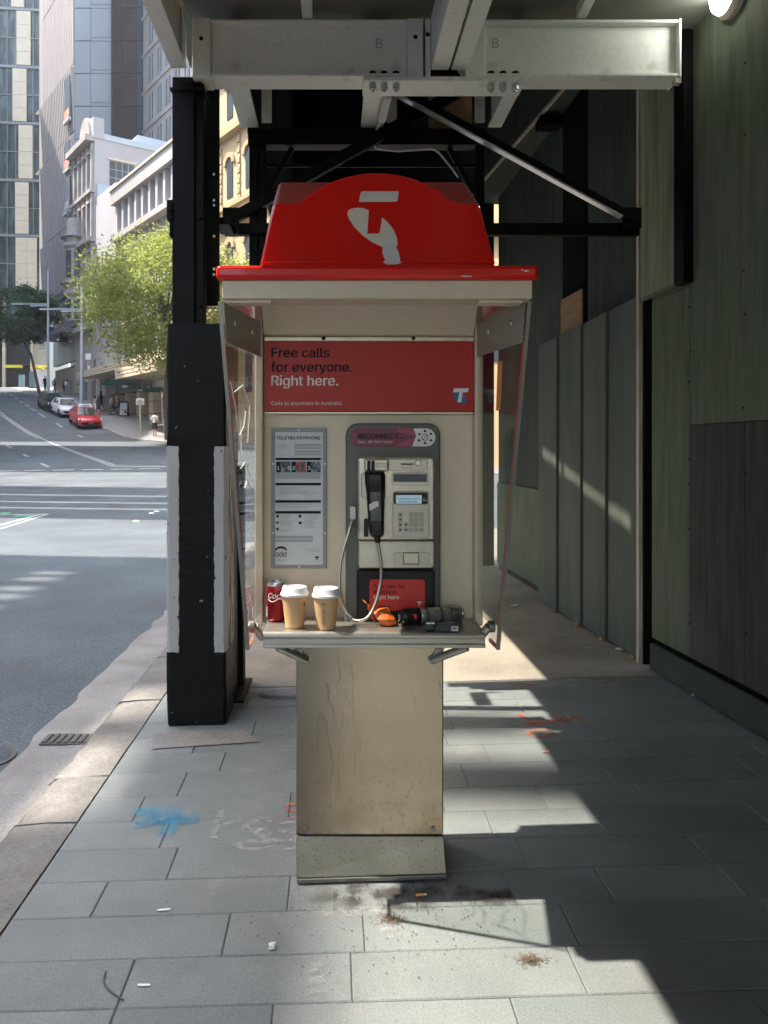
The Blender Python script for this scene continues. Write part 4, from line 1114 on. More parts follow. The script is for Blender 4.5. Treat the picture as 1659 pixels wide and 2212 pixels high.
# canopy
q = MB(); q.box(CX - .457, CX + .467, 2.22, 2.98, 1.886, 1.926); q.build('canopy_lip', 'red', ph, bevel=.012, seg=4)
q = MB(); x0, x1 = CX - .441, CX + .452
q.box(x0, x1, 2.237, 2.252, 1.833, 1.8855); q.box(x0, x0 + .012, 2.253, 2.95, 1.833, 1.8855); q.box(x1 - .012, x1, 2.253, 2.95, 1.833, 1.8855); q.build('fascia', 'cream', ph, bevel=.003)
q = MB(); q.box(x0 + .013, x1 - .013, 2.253, 2.56, 1.874, 1.885); q.build('soffit', 'cream', ph)
for s in (-1, 1):
    q = MB(); a, b = CX + s * .30, CX + s * .43
    q.box(min(a, b), max(a, b), 2.253, 2.31, 1.824, 1.832); q.build('fixing_lug', 'cream', ph, bevel=.002)
q = MB(); bx = [(2.32, 1.926, .3577, .1326), (2.40, 2.156, .323, .1357), (2.52, 2.2685, .304, .125), (2.86, 2.275, .304, .125), (2.94, 1.926, .3577, .1326)]
L_ = [Vector((c - h, y, z)) for y, z, h, c in bx]; R_ = [Vector((c + h, y, z)) for y, z, h, c in bx]
n = len(bx)
q.add(L_ + R_, [tuple(range(n))[::-1], tuple(range(n, 2 * n))] + [(i, (i + 1) % n, n + (i + 1) % n, n + i) for i in range(n)], 0)
q.m = [0, 0, 0, 1, 1, 0, 0]
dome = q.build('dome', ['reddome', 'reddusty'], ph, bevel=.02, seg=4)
def YF(z): return 2.32 + (z - 1.926) * .348
def onf(u, v, o=0.0):
    Y = 2.37
    for _ in range(5): Y = YF(Z(v, Y)) + o
    return P(u, v, Y)
arch = [(561, 571), (592, 441), (646, 437)] + [(u, 372 + 250 - math.sqrt(250 ** 2 - (u - 814) ** 2)) for u in range(660, 970, 14)] + [(979, 434), (1037, 442), (1072, 571)]
q = MB(); q.prism([onf(u, v, -.004) for u, v in arch], (0, .115, 0)); q.build('dome_front', 'reddome', ph, bevel=.010, seg=3)
for u0, v0, u1, v1 in ((998, 595.5, 1019, 598), (1126, 582, 1131, 584), (1133, 583.5, 1142, 586.5)):
    plate('scratch_glint', 'scratch', u0, v0, u1, v1, 2.2192, .0006)  # white plates painting small glints on scratches along the lip
def cs(x, y): return (438.9 + .463 * x, 329.2 + .463 * y)
q = MB(); q.poly([onf(*cs(x, y), -.0055) for x, y in ((738, 184), (745, 181), (912, 181), (912, 190), (907, 222), (900, 230), (726, 231), (734, 190))]); q.build('logo_letter', 'logo', dome)
blob = [(690, 263), (715, 258), (745, 260), (773, 270), (765, 380), (815, 379), (824, 372), (835, 303), (862, 327), (888, 360), (903, 395), (907, 425), (901, 444), (870, 447), (835, 441), (790, 420), (745, 388), (705, 348), (680, 310), (673, 285), (678, 270)]
q = MB(); q.poly([onf(*cs(x, y), -.0055) for x, y in blob]); q.build('logo_blob', 'logo', dome)
peel = [(850, 390), (868, 408), (895, 430), (912, 465), (919, 495), (917, 508), (927, 512), (905, 522), (855, 522), (838, 512), (850, 504), (836, 470), (838, 435), (850, 415)]
q = MB(); q.prism([onf(*cs(x, y), -.0065) for x, y in peel], (0, .001, 0)); q.build('peeling_sticker', 'peel', dome)
# information poster in its frame
pf = plate('poster_frame', 'posterframe', 586, 925, 705.5, 1228, 2.670, .010, bevel=.002)
po = plate('poster', 'poster', 594.5, 933.5, 697.5, 1220, 2.6685, .0014, pf, r=3)
Yp = 2.6672
def pt_text(s, u0, u1, v, m='ink', bo=0.0, h=None):
    return lettering(s, X(u0, Yp), Z(v, Yp), Yp, m, po, width=X(u1, Yp) - X(u0, Yp) if u1 else None, height=h * Yp / F if h else None, bold=bo)
pt_text('TELSTRA PAYPHONE', 597, 692, 949.5, bo=.018)
def bars(rects, m, name='print_bar'):
    q = MB()
    for u0, v0, u1, v1 in rects:
        q.quad(P(u0, v1, Yp), P(u1, v1, Yp), P(u1, v0, Yp), P(u0, v0, Yp))
    o = q.build(name, m, po, fix=False); o['kind'] = 'stuff'; return o
bars([(595.5, 989, 693.5, 994), (595.5, 1043, 693.5, 1048.5), (595, 1080.5, 693, 1086), (595, 1104, 693, 1109.5)], 'navy')
bars([(636, 959, 694, 964), (636, 966, 694, 970), (636, 973.5, 694, 977.5), (636, 979.5, 694, 983), (596, 1019.5, 693, 1034), (595, 1157.5, 676, 1163), (595, 1165, 676, 1171)], 'postergrey')
rt = random.Random(4)
tx = []
for v0, n_, ul, ur in ((960, 3, 597, 630), (1052, 5, 600, 688), (1089, 3, 597, 680), (1113, 5, 606, 636), (1113, 5, 656, 690), (1129, 3, 606, 632), (1129, 4, 656, 688), (1144, 2, 606, 632)):
    for k in range(n_):
        v = v0 + k * 3.6
        tx.append((ul, v, ul + (ur - ul) * rt.uniform(.55, 1), v + .8))
tx += [(656, 1186, 690, 1187), (662, 1190, 690, 1191), (640, 1160, 655, 1161)]
bars(tx, 'postergrey', 'small_print')
bars([(597, 1112, 602, 1118), (645, 1112, 651, 1118), (597, 1127, 602, 1131), (645, 1127, 652, 1132), (597, 1140, 602, 1146)], 'ink', 'print_icon')
for (u0, u1, s) in ((596.5, 627.5, '1'), (629.5, 660.5, '2'), (662.5, 693, '3')):
    q = MB(); q.quad(P(u0, 1020, Yp - .0004), P(u1, 1020, Yp - .0004), P(u1, 997, Yp - .0004), P(u0, 997, Yp - .0004)); q.build('print_photo', 'photo', po, fix=False)
    q = MB(); q.quad(P(u0, 1020, Yp - .0006), P(u0 + 9.5, 1020, Yp - .0006), P(u0 + 9.5, 997, Yp - .0006), P(u0, 997, Yp - .0006)); q.build('print_box', 'ink', po, fix=False)
    lettering(s, X(u0 + 2, Yp), Z(1015, Yp), Yp - .0009, 'white', po, height=.018, bold=.02)
q = MB(); cc = [(649 + 10.5 * math.cos(t), 1008.5 + 10.5 * math.sin(t)) for t in [2 * math.pi * k / 24 for k in range(25)]]
q.tube([P(u, v, Yp - .0015) for u, v in cc], .0018, 5); q.tube([P(642, 1001, Yp - .0015), P(656.5, 1016, Yp - .0015)], .0018, 5); q.build('no_symbol', 'rededge', po)
pt_text('000', 595, 619.5, 1203, bo=.02)
q = MB(); q.poly([P(607 + 13 * math.cos(R(a)), 1189 - 9 * math.sin(R(a)), Yp) for a in range(0, 181, 15)] + [P(597, 1189, Yp), P(599, 1186, Yp), P(607, 1184.5, Yp), P(615, 1186, Yp), P(617, 1189, Yp)]); q.build('phone_symbol', 'ink', po)
pt_text('EMERGENCY', 594.5, 619.5, 1211.5, 'postergrey', bo=.01)
q = MB(); q.poly([P(a, b, Yp) for a, b in ((681, 1202), (689, 1202), (688.5, 1205), (686.5, 1205), (685, 1210), (682.5, 1210), (684, 1205), (680, 1205))]); q.build('logo_letter', 'ink', po)
for u, v in ((645, 929), (646, 1224), (589.5, 1002), (701.5, 1002), (589.5, 1152), (702, 1152)):
    bolt(P(u, v, 2.670), pf, r=.004, L=.003, m='galv')
# telephone unit
su = plate('surround', 'surround', 747, 914, 952, 1344, 2.645, .035, r=26, corners=(1, 1, 0, 0), bevel=.009, seg=3)
pi_ = plate('header_label', 'magenta', 756.5, 925, 941.5, 965, 2.641, .004, su, r=19.5)
q = MB(); Y = 2.6395
q.poly([P(u, v, Y) for u, v in ((893, 925.5), (922, 925.5), (931, 928), (938, 935), (941, 945), (938, 955), (931, 962), (922, 964.5), (890, 964.5), (899, 941))]); q.build('label_white', 'white', pi_)
q = MB(); q.poly([P(u, v, Y) for u, v in ((853, 926), (891, 926), (897.5, 941), (897, 943), (862, 934))]); q.build('label_shade', 'magenta2', pi_)
q = MB(); q.poly([P(u, v, Y) for u, v in ((862, 957), (897, 944), (889, 964), (850, 964))]); q.build('label_shade', 'magenta2', pi_)
lettering('RECONNECT...', X(773, Y), Z(947.5, Y), Y - .0005, 'navy', pi_, width=X(872, Y) - X(773, Y), bold=.025)
lettering('CALL OR TEXT NOW !', X(773.5, Y), Z(957.5, Y), Y - .0005, 'pink', pi_, width=X(850, Y) - X(773.5, Y))
q = MB(); cc = [(918 + 6.8 * math.cos(t), 944.5 + 6.8 * math.sin(t)) for t in [2 * math.pi * k / 20 for k in range(21)]]
q.tube([P(u, v, Y - .001) for u, v in cc], .0012, 4); q.tube([P(913, 950, Y - .001), P(923, 939, Y - .001)], .0012, 4); q.build('label_ring', 'ink', pi_)
q = MB()
for u, v in ((918, 931), (931, 937), (906, 938), (905, 951), (931, 951), (918, 957)):
    q.quad(P(u - 3, v + 2.2, Y - .0006), P(u + 3, v + 2.2, Y - .0006), P(u + 2, v - 2.4, Y - .0006), P(u - 2, v - 2.4, Y - .0006))
q.build('label_icons', 'ink', pi_, fix=False)['kind'] = 'stuff'
bd = plate('phone_body', 'body', 772.5, 986.5, 940, 1166.6, 2.600, .045, r=10, corners=(1, 1, 0, 0), bevel=.008, seg=3)
lo_ = plate('coin_panel', 'body', 773.5, 1168, 939.5, 1228, 2.602, .043, r=8, corners=(0, 0, 1, 1), bevel=.006, seg=3)
plate('return_recess', 'steel', 849, 1193.5, 928.5, 1223, 2.5995, .002, lo_, r=5, bevel=.0008)
plate('coin_flap', 'steeldark', 871, 1193.5, 905.5, 1220, 2.5965, .003, lo_, bevel=.001)
plate('coin_flap_door', 'body', 873, 1195.5, 903.5, 1217, 2.594, .003, lo_, bevel=.001)
plate('slot_panel', 'steel', 838, 992, 924, 1017, 2.597, .004, bd, r=4, bevel=.0015)
q = MB(); q.quad(P(866, 1004, 2.5962), P(893, 1004, 2.5962), P(893, 1001, 2.5962), P(866, 1001, 2.5962)); q.build('card_slot', 'ink', bd, fix=False)
lettering('TELSTRA', X(868, 2.596), Z(1013, 2.596), 2.596, 'steeldark', bd, width=.035)
q = MB(); q.tube([P(903, 1000, 2.597), P(903, 1000, 2.584)], .010, 14); q.build('volume_button', 'steel', bd, bevel=.002)
plate('display_bezel', 'steel', 846.5, 1021, 926.5, 1048.5, 2.594, .007, bd, r=5, bevel=.002)
plate('display_window', 'lcddark', 850, 1024, 922.5, 1041, 2.5925, .002, bd, r=2)
plate('keypad_panel', 'steel', 848.5, 1061, 927.5, 1161.5, 2.595, .006, bd, r=6, bevel=.0022)
plate('screen_glass', 'plastic', 850.5, 1064, 924, 1089.5, 2.593, .003, bd, r=3)
plate('screen', 'lcd', 855.5, 1069.5, 911, 1088, 2.5918, .0015, bd, r=1.5)
q = MB(); Y = 2.5912
for v, a, b in ((1076.5, 860, 906), (1082.5, 862, 898)):
    u = a
    while u < b:
        w = rt.uniform(1.2, 2.4); q.quad(P(u, v + 2.6, Y), P(u + w, v + 2.6, Y), P(u + w, v, Y), P(u, v, Y)); u += w + (1.1 if rt.random() > .2 else 3)
q.build('screen_print', 'tblue', bd, fix=False)['kind'] = 'stuff'
q = MB(); q.tube([P(918 + 3 * math.cos(t), 1079 + 3 * math.sin(t), 2.592) for t in [k * .7 for k in range(8)]], .0009, 4); q.build('screen_symbol', 'white', bd)
kx = [865, 877, 888.5, 899.5, 911]; ky = [1111.7, 1122.3, 1133.3, 1144.7]
q = MB(); q.prism(rr(-4.2 + U0, -4.2 + V0, 4.2 + U0, 4.2 + V0, 2.59, 1.4, 2), (0, .005, 0))
q.T = None; q.v = [p - Vector((0, 2.59, CH)) for p in q.v]
kme = q.build('key', 'key', bd, local=True, bevel=.001, smooth=30)
dig = {(0, 2): '1', (0, 3): '2', (0, 4): '3', (1, 2): '4', (1, 3): '5', (1, 4): '6', (2, 2): '7', (2, 3): '8', (2, 4): '9', (3, 2): '*', (3, 3): '0', (3, 4): '#'}
first = True
for r_, v in enumerate(ky):
    for c_, u in enumerate(kx):
        if c_ == 1 and r_ < 2: continue
        o = kme if first else kme.copy()
        if not first: COL.objects.link(o); o.parent = bd
        first = False
        o.location = P(u, v, 2.590) - Vector(ORG[bd.name])
        s = dig.get((r_, c_))
        if s: lettering(s, X(u - 1.4, 2.589), Z(v + 2.2, 2.589), 2.5895, 'ink', bd, height=.0058, bold=.02, name='key_digit')
        else:
            q = MB(); q.quad(P(u - 2.2, v + 1.5, 2.5895), P(u + 2.2, v + 1.5, 2.5895), P(u + 2.2, v - 1.2, 2.5895), P(u - 2.2, v - 1.2, 2.5895)); q.build('key_symbol', 'ink', bd, fix=False)
# cradle and handset
q = MB(); a, b = P(787, 991, 2.57), P(840, 1018, 2.57); q.box(a.x, b.x, 2.57, 2.60, b.z, a.z); q.build('cradle', 'body', bd, bevel=.006, seg=3)
for u in (797, 806):
    q = MB(); a, b = P(u - 3.5, 995, 2.555), P(u + 3.5, 1022, 2.555); q.box(a.x, b.x, 2.553, 2.57, b.z, a.z); q.build('cradle_hook', 'plastic', bd, bevel=.003)
q = MB(); a, b = P(812, 1000, 2.56), P(837, 1010, 2.56); q.box(a.x, b.x, 2.563, 2.57, b.z, a.z); q.build('cradle_slot', 'steel', bd, bevel=.002)
plate('handset_rest', 'steel', 780, 1021, 833, 1078, 2.592, .008, bd, r=8, bevel=.003)
plate('handset_rest', 'plastic', 786, 1120, 796, 1160, 2.594, .006, bd, r=3, bevel=.002)
hs = MB()
st = [(788, 831, 1019, .020), (788.5, 831.5, 1024, .030), (789.5, 832.5, 1047, .034), (792, 832, 1060, .030), (794, 831.5, 1090, .028), (796, 830.5, 1120, .029), (797.5, 830.5, 1142, .036), (799, 830, 1155, .034), (803, 827, 1161, .022)]
vv = []
for ul, ur, v, d in st:
    yb_, c_ = 2.585, .30
    xl, xr_, z = X(ul, 2.555), X(ur, 2.555), Z(v, 2.555)
    w = xr_ - xl
    vv += [(xl, yb_, z), (xr_, yb_, z), (xr_, yb_ - d * .55, z), (xr_ - w * c_ * .6, yb_ - d, z), (xl + w * c_ * .6, yb_ - d, z), (xl, yb_ - d * .55, z)]
nst = len(st)
hs.add(vv, [(i * 6 + j, i * 6 + (j + 1) % 6, (i + 1) * 6 + (j + 1) % 6, (i + 1) * 6 + j) for i in range(nst - 1) for j in range(6)] + [tuple(range(6)), tuple((nst - 1) * 6 + j for j in range(6))[::-1]])
hset = hs.build('handset', 'plastic', ph, bevel=.003, smooth=30)
q = MB(); q.quad(*[P(u, v, 2.5545) + Vector((0, -.0, 0)) for u, v in ((801, 1135), (824, 1133), (822, 1062), (799, 1063))]); q.build('worn_face', 'worn', hset, fix=False)
q = MB(); q.prism([P(u, v, 2.552) for u, v in ((797, 1090), (801, 1088), (805, 1085), (817, 1082), (818.5, 1093), (799, 1104))], (0, .001, 0)); q.build('price_sticker', 'paperwhite', hset)
q = MB(); q.tube([P(815, 1158, 2.565), P(816, 1173, 2.562)], [.012, .007], 12); q.build('strain_relief', 'plastic', hset, smooth=40)
cord = [(816, 1172, 2.562), (820, 1195, 2.555), (823.5, 1222, 2.55), (822.5, 1255, 2.55), (818, 1280, 2.545), (812, 1300, 2.54), (804, 1320, 2.53), (793, 1335, 2.52), (777, 1341, 2.53), (763, 1339, 2.54), (752, 1328, 2.55), (741, 1306, 2.56), (735.5, 1285, 2.565), (733.5, 1255, 2.57), (735, 1225, 2.575), (740, 1196, 2.58), (747, 1172, 2.585), (754, 1150, 2.59), (760, 1126, 2.60)]
def smoothpath(pts_, n=5):
    out = []
    for i in range(len(pts_) - 1):
        p0, p1, p2, p3 = pts_[max(i - 1, 0)], pts_[i], pts_[i + 1], pts_[min(i + 2, len(pts_) - 1)]
        for k in range(n):
            t = k / n
            out.append(p1 * (1 - t) ** 0 * 1 * 0 + 0.5 * ((2 * p1) + (p2 - p0) * t + (2 * p0 - 5 * p1 + 4 * p2 - p3) * t * t + (3 * p1 - p0 - 3 * p2 + p3) * t ** 3))
    return out + [pts_[-1]]
q = MB(); q.tube(smoothpath([P(*c) for c in cord]), .0052, 10); q.build('cord', 'steel', ph, smooth=60)
q = MB(); q.tube([P(745, 1334, 2.53), P(757, 1337, 2.535)], .011, 10); q.build('cord_ferrule', 'galv', ph, bevel=.002)
plate('cord_anchor', 'steel', 754.5, 1092, 770, 1125.5, 2.615, .03, r=6, bevel=.004)
q = MB(); q.tube([P(762, 1123, 2.61), P(759, 1140, 2.60)], .008, 10); q.build('cord_boot', 'steel', ph, smooth=40)
# black lower box with the red card
bb = plate('lower_box', 'plastic', 771, 1231, 940, 1343, 2.610, .035, r=8, corners=(1, 1, 0, 0), bevel=.006)
cd = plate('red_card', 'cardred', 798.5, 1252, 918, 1319, 2.6065, .003, bb, r=6)
Y = 2.6055
for s, u0, u1, v, m in (('Free calls for', 807, 875, 1270.5, 'navy'), ('everyone.', 807, 859, 1282.5, 'navy'), ('Right here.', 807, 865, 1294.5, 'pink')):
    lettering(s, X(u0, Y), Z(v, Y), Y, m, cd, width=X(u1, Y) - X(u0, Y), bold=.012)
tlogo(cd, Y, 905, 1300, .42, blob=None)
q = MB(); q.quad(P(808, 1310.2, Y), P(846, 1310.2, Y), P(846, 1309, Y), P(808, 1309, Y)); q.build('card_small_print', 'navy', cd, fix=False)

# ================================================================== THINGS ON THE SHELF
ZS = .8235
def cyl_warp(cx, cy, r, rz=None):
    def w(p):
        a = (p.x - cx) / (r if rz is None else rz(p.z))
        rr_ = (r if rz is None else rz(p.z)) + .0006
        return Vector((cx + rr_ * math.sin(a), cy - rr_ * math.cos(a), p.z))
    return w
cn = thing('drink_can', 'red drink can with white script standing behind the plain paper cup', 'can', (X(597, 2.62), 2.62, ZS))
cxy = (X(597, 2.615), 2.615)
prof_c = [(.024, .0), (.028, .003), (.0335, .012), (.0335, .113), (.032, .119), (.0275, .129), (.0275, .132), (.026, .132), (.0255, .128)]
q = MB(); q.lathe([(r_, z + ZS) for r_, z in prof_c[:5]], (*cxy, 0), 36, 0); q.build('can_body', 'canred', cn, smooth=45)
q = MB(); q.lathe([(r_, z + ZS) for r_, z in [(.032, .1192), (.0275, .129), (.0275, .132), (.026, .132), (.0255, .128), (.001, .128)]], (*cxy, 0), 36, 0); q.build('can_top', 'alu', cn, smooth=40)
q = MB(); q.box(cxy[0] - .006, cxy[0] + .006, cxy[1] - .015, cxy[1] + .008, ZS + .1285, ZS + .131); q.build('ring_pull', 'alu', cn)
lettering('Coca', cxy[0] - .028, ZS + .080, 0, 'white', cn, width=.058, shear=.35, bold=.01, warp=cyl_warp(*cxy, .0335))
q = MB(); w = cyl_warp(*cxy, .0337); g = [w(Vector((cxy[0] + dx, 0, ZS + .074 + .005 * math.sin(dx * 130)))) for dx in [(-.028 + .004 * k) for k in range(15)]]; q.tube(g, .0016, 4); q.build('can_swoosh', 'white', cn)
q = MB(); w = cyl_warp(*cxy, .0337)
q.quad(*[w(Vector((cxy[0] + dx, 0, ZS + z))) for dx, z in ((-.040, .015), (-.035, .015), (-.035, .05), (-.040, .05))]); q.build('can_small_print', 'white', cn, fix=False)
def cup(u, Yc, hb, label, printed):
    cx = X(u, Yc)
    t = thing('paper_cup', label, 'cup', (cx, Yc, ZS), group='paper coffee cups on the shelf')
    rb, rt_, h = .0305, .0415, .107
    q = MB(); q.lathe([(rb - .002, ZS + .001), (rb, ZS + .0015), (rb, ZS + .004), (rt_, ZS + h)], (cx, Yc, 0), 40); q.build('cup_body', 'cup', t, smooth=40)
    q = MB(); q.lathe([(rt_ + .001, ZS + h - .004), (rt_ + .0045, ZS + h - .003), (rt_ + .0045, ZS + h + .004), (rt_ + .002, ZS + h + .006), (rt_ + .0005, ZS + h + .008), (rt_ - .001, ZS + h + .020), (rt_ - .003, ZS + h + .024), (rt_ - .007, ZS + h + .0245), (rt_ - .009, ZS + h + .019), (.001, ZS + h + .018)], (cx, Yc, 0), 40)
    q.build('lid', 'lid', t, smooth=40)
    a = R(205)
    q = MB(); q.hexa([(cx - .037, Yc - .016, ZS + h + .016), (cx - .022, Yc - .016, ZS + h + .016), (cx - .022, Yc - .001, ZS + h + .016), (cx - .037, Yc - .001, ZS + h + .016),
                      (cx - .036, Yc - .014, ZS + h + .030), (cx - .026, Yc - .014, ZS + h + .029), (cx - .026, Yc - .003, ZS + h + .029), (cx - .036, Yc - .003, ZS + h + .030)]); q.build('sip_tab', 'lid', t, bevel=.002)
    def rz(z): return rb + (rt_ - rb) * (z - ZS) / h
    w = cyl_warp(cx, Yc, .035, rz)
    if printed:
        lettering('ECO', cx - .016, ZS + .083, 0, 'cupprint', t, width=.015, bold=.03, warp=w)
        lettering('CUP', cx - .008, ZS + .078, 0, 'cupprint', t, width=.008, bold=.02, warp=w)
        q = MB()
        for zc, k in ((.063, 14), (.046, 3), (.029, 4)):
            g = [w(Vector((cx - .008 + .0048 * math.cos(2 * math.pi * i / k + 1.57), 0, ZS + zc + .0048 * math.sin(2 * math.pi * i / k + 1.57)))) for i in range(k + 1)]
            q.tube(g, .0007, 4)
            g = [w(Vector((cx - .015 + .0035 * i, 0, ZS + zc - .0075))) for i in range(5)]; q.tube(g, .0005, 4)
        q.build('print_icons', 'cupprint', t)['kind'] = 'stuff'
    else:
        q = MB(); q.quad(*[w(Vector((cx + dx, 0, ZS + z))) for dx, z in ((.034, .07), (.040, .07), (.040, .086), (.034, .086))]); q.build('print_mark', 'cupprint', t, fix=False)
    return t
cup(636.5, 2.520, 0, 'plain brown paper coffee cup with white lid, in front of the red can', False)
cup(704.5, 2.498, 0, 'brown paper coffee cup with printed icons down its side', True)
def crumple(name, c, size, m, seed, parent=None, n=3, amp=.35):
    r = random.Random(seed); bm = bmesh.new(); bmesh.ops.create_icosphere(bm, subdivisions=n, radius=1)
    ph_ = [Vector((r.uniform(-1, 1), r.uniform(-1, 1), r.uniform(-1, 1))).normalized() for _ in range(14)]
    q = MB()
    for v in bm.verts:
        d = v.co.normalized(); s = 1.0
        for k, a in enumerate(ph_): s -= amp * max(0, abs(d.dot(a)) - .72) * (1.6 if k % 2 else -1.2)
        s *= 1 + r.uniform(-.07, .07)
        q.v.append(Vector((c[0] + d.x * s * size[0], c[1] + d.y * s * size[1], max(c[2] - size[2] * .8, c[2] + d.z * s * size[2]))))
    for f in bm.faces: q.f.append(tuple(v.index for v in f.verts)); q.m.append(0)
    bm.free()
    return q.build(name, m, parent)
ow = thing('wrapper', 'crumpled orange plastic wrapper lying on the shelf', 'wrapper', (X(832, 2.545), 2.545, ZS))
crumple('crumpled_film', (X(833, 2.545), 2.545, ZS + .024), (.044, .026, .030), 'orange', 5, ow, n=2, amp=.75)
q = MB(); g = [P(u, v, 2.55) for u, v in ((786, 1298), (790, 1304), (798, 1308), (797, 1318), (804, 1328), (806, 1340), (815, 1346))]
for i, p in enumerate(g): q.v += [p + Vector((-.005, 0, .004)), p + Vector((.006, .004, -.003))]
for i in range(len(g) - 1): q.f.append((2 * i, 2 * i + 1, 2 * i + 3, 2 * i + 2)); q.m.append(0)
o = q.build('torn_strip', 'orange', ow, smooth=60); so = o.modifiers.new('solid', 'SOLIDIFY'); so.thickness = .0008
sc_ = thing('spray_can', 'silver aerosol can with black cap lying on its side on the shelf', 'spray can', (X(930, 2.59), 2.59, ZS))
a0, a1 = Vector((X(877, 2.55), 2.55, ZS + .0275)), Vector((X(997, 2.60), 2.60, ZS + .0275))
ax = (a1 - a0).normalized(); Aq = ax.to_track_quat('Z', 'Y').to_matrix(); L = (a1 - a0).length
q = MB(); q.lathe([(.024, .045), (.0262, .047), (.0262, L - .004), (.024, L - .001), (.022, L - .004)], a0, 32, 0, Aq); q.build('can_body', 'aerosol', sc_, smooth=40)
q = MB(); q.lathe([(.010, -.022), (.018, -.020), (.024, -.012), (.0268, 0), (.0268, .0445)], a0, 32, 0, Aq); q.build('cap', 'plastic', sc_, smooth=40)
for z_, z2_ in ((.060, .075), (.112, .124), (.150, .153)):
    q = MB(); q.lathe([(.0263, z_), (.0264, z_), (.0264, z2_), (.0263, z2_)], a0, 32, 0, Aq, close=False); q.build('label_band', 'worn', sc_, smooth=40)
for z_ in (.048, L - .008):
    q = MB(); q.lathe([(.0264, z_), (.0272, z_ + .001), (.0272, z_ + .004), (.0264, z_ + .005)], a0, 32, 0, Aq); q.build('rim', 'alu', sc_, smooth=40)
for s_ in (-1, 1):
    q = MB(); p = a0 + ax * -.021 + Vector((0, -.004, 0)); q.bar(p + Vector((-.006, -.012, .012 * s_)), p + Vector((.004, .006, -.012 * s_)), .006, .003, (1, 0, 0)); q.build('cap_emblem', 'galv', sc_)
q = MB(); p = a0 + ax * .025; q.box(p.x - .009, p.x + .009, p.y - .0272, p.y - .026, p.z - .004, p.z + .012); q.build('nozzle_button', 'cardred', sc_)
cp = thing('cigarette_packet', 'open black cigarette packet with a barcode at the front of the shelf', 'packet', (X(960, 2.475), 2.475, ZS), rz=R(-4))
q = MB(); q.box(-.030, .044, -.020, .026, .0005, .021); q.build('packet', 'packblack', cp, local=True, bevel=.001)
q = MB(); q.hexa([(-.060, -.020, .002), (-.0305, -.020, .006), (-.0305, .026, .006), (-.060, .026, .002), (-.066, -.020, .016), (-.040, -.020, .024), (-.040, .026, .024), (-.066, .026, .016)]); q.build('flip_lid', 'packblack', cp, local=True, bevel=.001)
q = MB(); q.box(-.058, -.032, -.014, .02, .022, .026); q.build('foil', 'alu', cp, local=True)
q = MB(); q.quad((.020, -.0206, .003), (.041, -.0206, .003), (.041, -.0206, .018), (.020, -.0206, .018)); q.build('barcode_label', 'white', cp, local=True, fix=False)
q = MB(); x = .0215
rb_ = random.Random(9)
while x < .039:
    w = rb_.choice([.0006, .0010, .0014]); q.quad((x, -.0212, .006), (x + w, -.0212, .006), (x + w, -.0212, .0172), (x, -.0212, .0172)); x += w + rb_.choice([.0007, .0011])
q.build('barcode', 'ink', cp, local=True, fix=False)['kind'] = 'stuff'
q = MB(); q.box(-.02, .03, -.012, .016, .0212, .0218); q.build('warning_panel', 'worn', cp, local=True)
q = MB(); q.tube([(0.01, .02, .0225), (.030, .0, .0225)], .003, 8); q.build('gold_tear_strip', 'steel', cp, local=True)

# ================================================================== LITTER
def gpt(u, v, h=0.0):
    x, y = gp(u, v); return Vector((x, y, gz(x) + h))
p = gpt(898, 1937, .005)
ct = thing('cigarette_butt', 'orange tipped cigarette butt in the shadow before the pedestal', 'cigarette butt', p)
q = MB(); q.tube([p, p + Vector((.026, .002, 0))], .0042, 10); q.build('filter', 'butt', ct, smooth=40)
q = MB(); q.tube([p + Vector((.0262, .002, 0)), p + Vector((.034, .003, 0))], .004, 10); q.build('paper', 'paperwhite', ct, smooth=40)
for u, v, lab, sd in ((588, 2050, 'small crumpled white paper ball on the shaded pavers', 1), (912, 1893, 'tiny white scrap at the foot of the pedestal', 2)):
    p = gpt(u, v, .009); tag(crumple('paper_scrap', p, (.012, .010, .010), 'paperwhite', sd), lab, 'litter', 'paper scraps on the pavers')
for u, v, lab, sd, sz in ((845, 1988, 'tuft of brown dry debris on the sunlit pavers before the pedestal', 4, (.035, .02, .008)), (1145, 2075, 'tuft of brown dry debris in the right of the sunlit pavers', 6, (.03, .018, .007))):
    p = gpt(u, v, .003)
    q = MB(); r = random.Random(sd)
    for k in range(260):
        c = p + Vector((r.gauss(0, sz[0] * .6), r.gauss(0, sz[1] * .6), abs(r.gauss(0, sz[2] * .5))))
        d = Vector((r.uniform(-1, 1), r.uniform(-1, 1), r.uniform(-.5, .7))).normalized() * r.uniform(.003, .010)
        s_ = Vector((-d.y, d.x, .001)).normalized() * .0009
        q.quad(c - d / 2 - s_, c + d / 2 - s_, c + d / 2 + s_, c - d / 2 + s_)
    o = q.build('debris_tuft', 'dirt', loc=p, fix=False); tag(o, lab, 'debris', 'tufts of debris')
q = MB(); g = smoothpath([gpt(u, v, .004) for u, v in ((228, 2102), (224, 2122), (234, 2140), (252, 2154), (267, 2163))]); q.tube(g, [.003 if i < 8 else .0022 for i in range(len(g))], 6)
tag(q.build('twig', 'bark', loc=gpt(234, 2140)), 'thin curved dry twig on the shaded pavers at lower left', 'twig')
for u, v, u2, v2, lab in ((340, 1968, 368, 1966, 'narrow white paper strip nearer the pedestal on the shaded pavers'), (297, 2130, 324, 2130, 'narrow white paper strip beside the curved twig')):
    a, b = gpt(u, v, .003), gpt(u2, v2, .003)
    q = MB(); q.bar(a, b, .008, .0016); tag(q.build('paper_strip', 'paperwhite', loc=a), lab, 'litter', 'paper strips on the pavers')
q = MB(); r = random.Random(21)
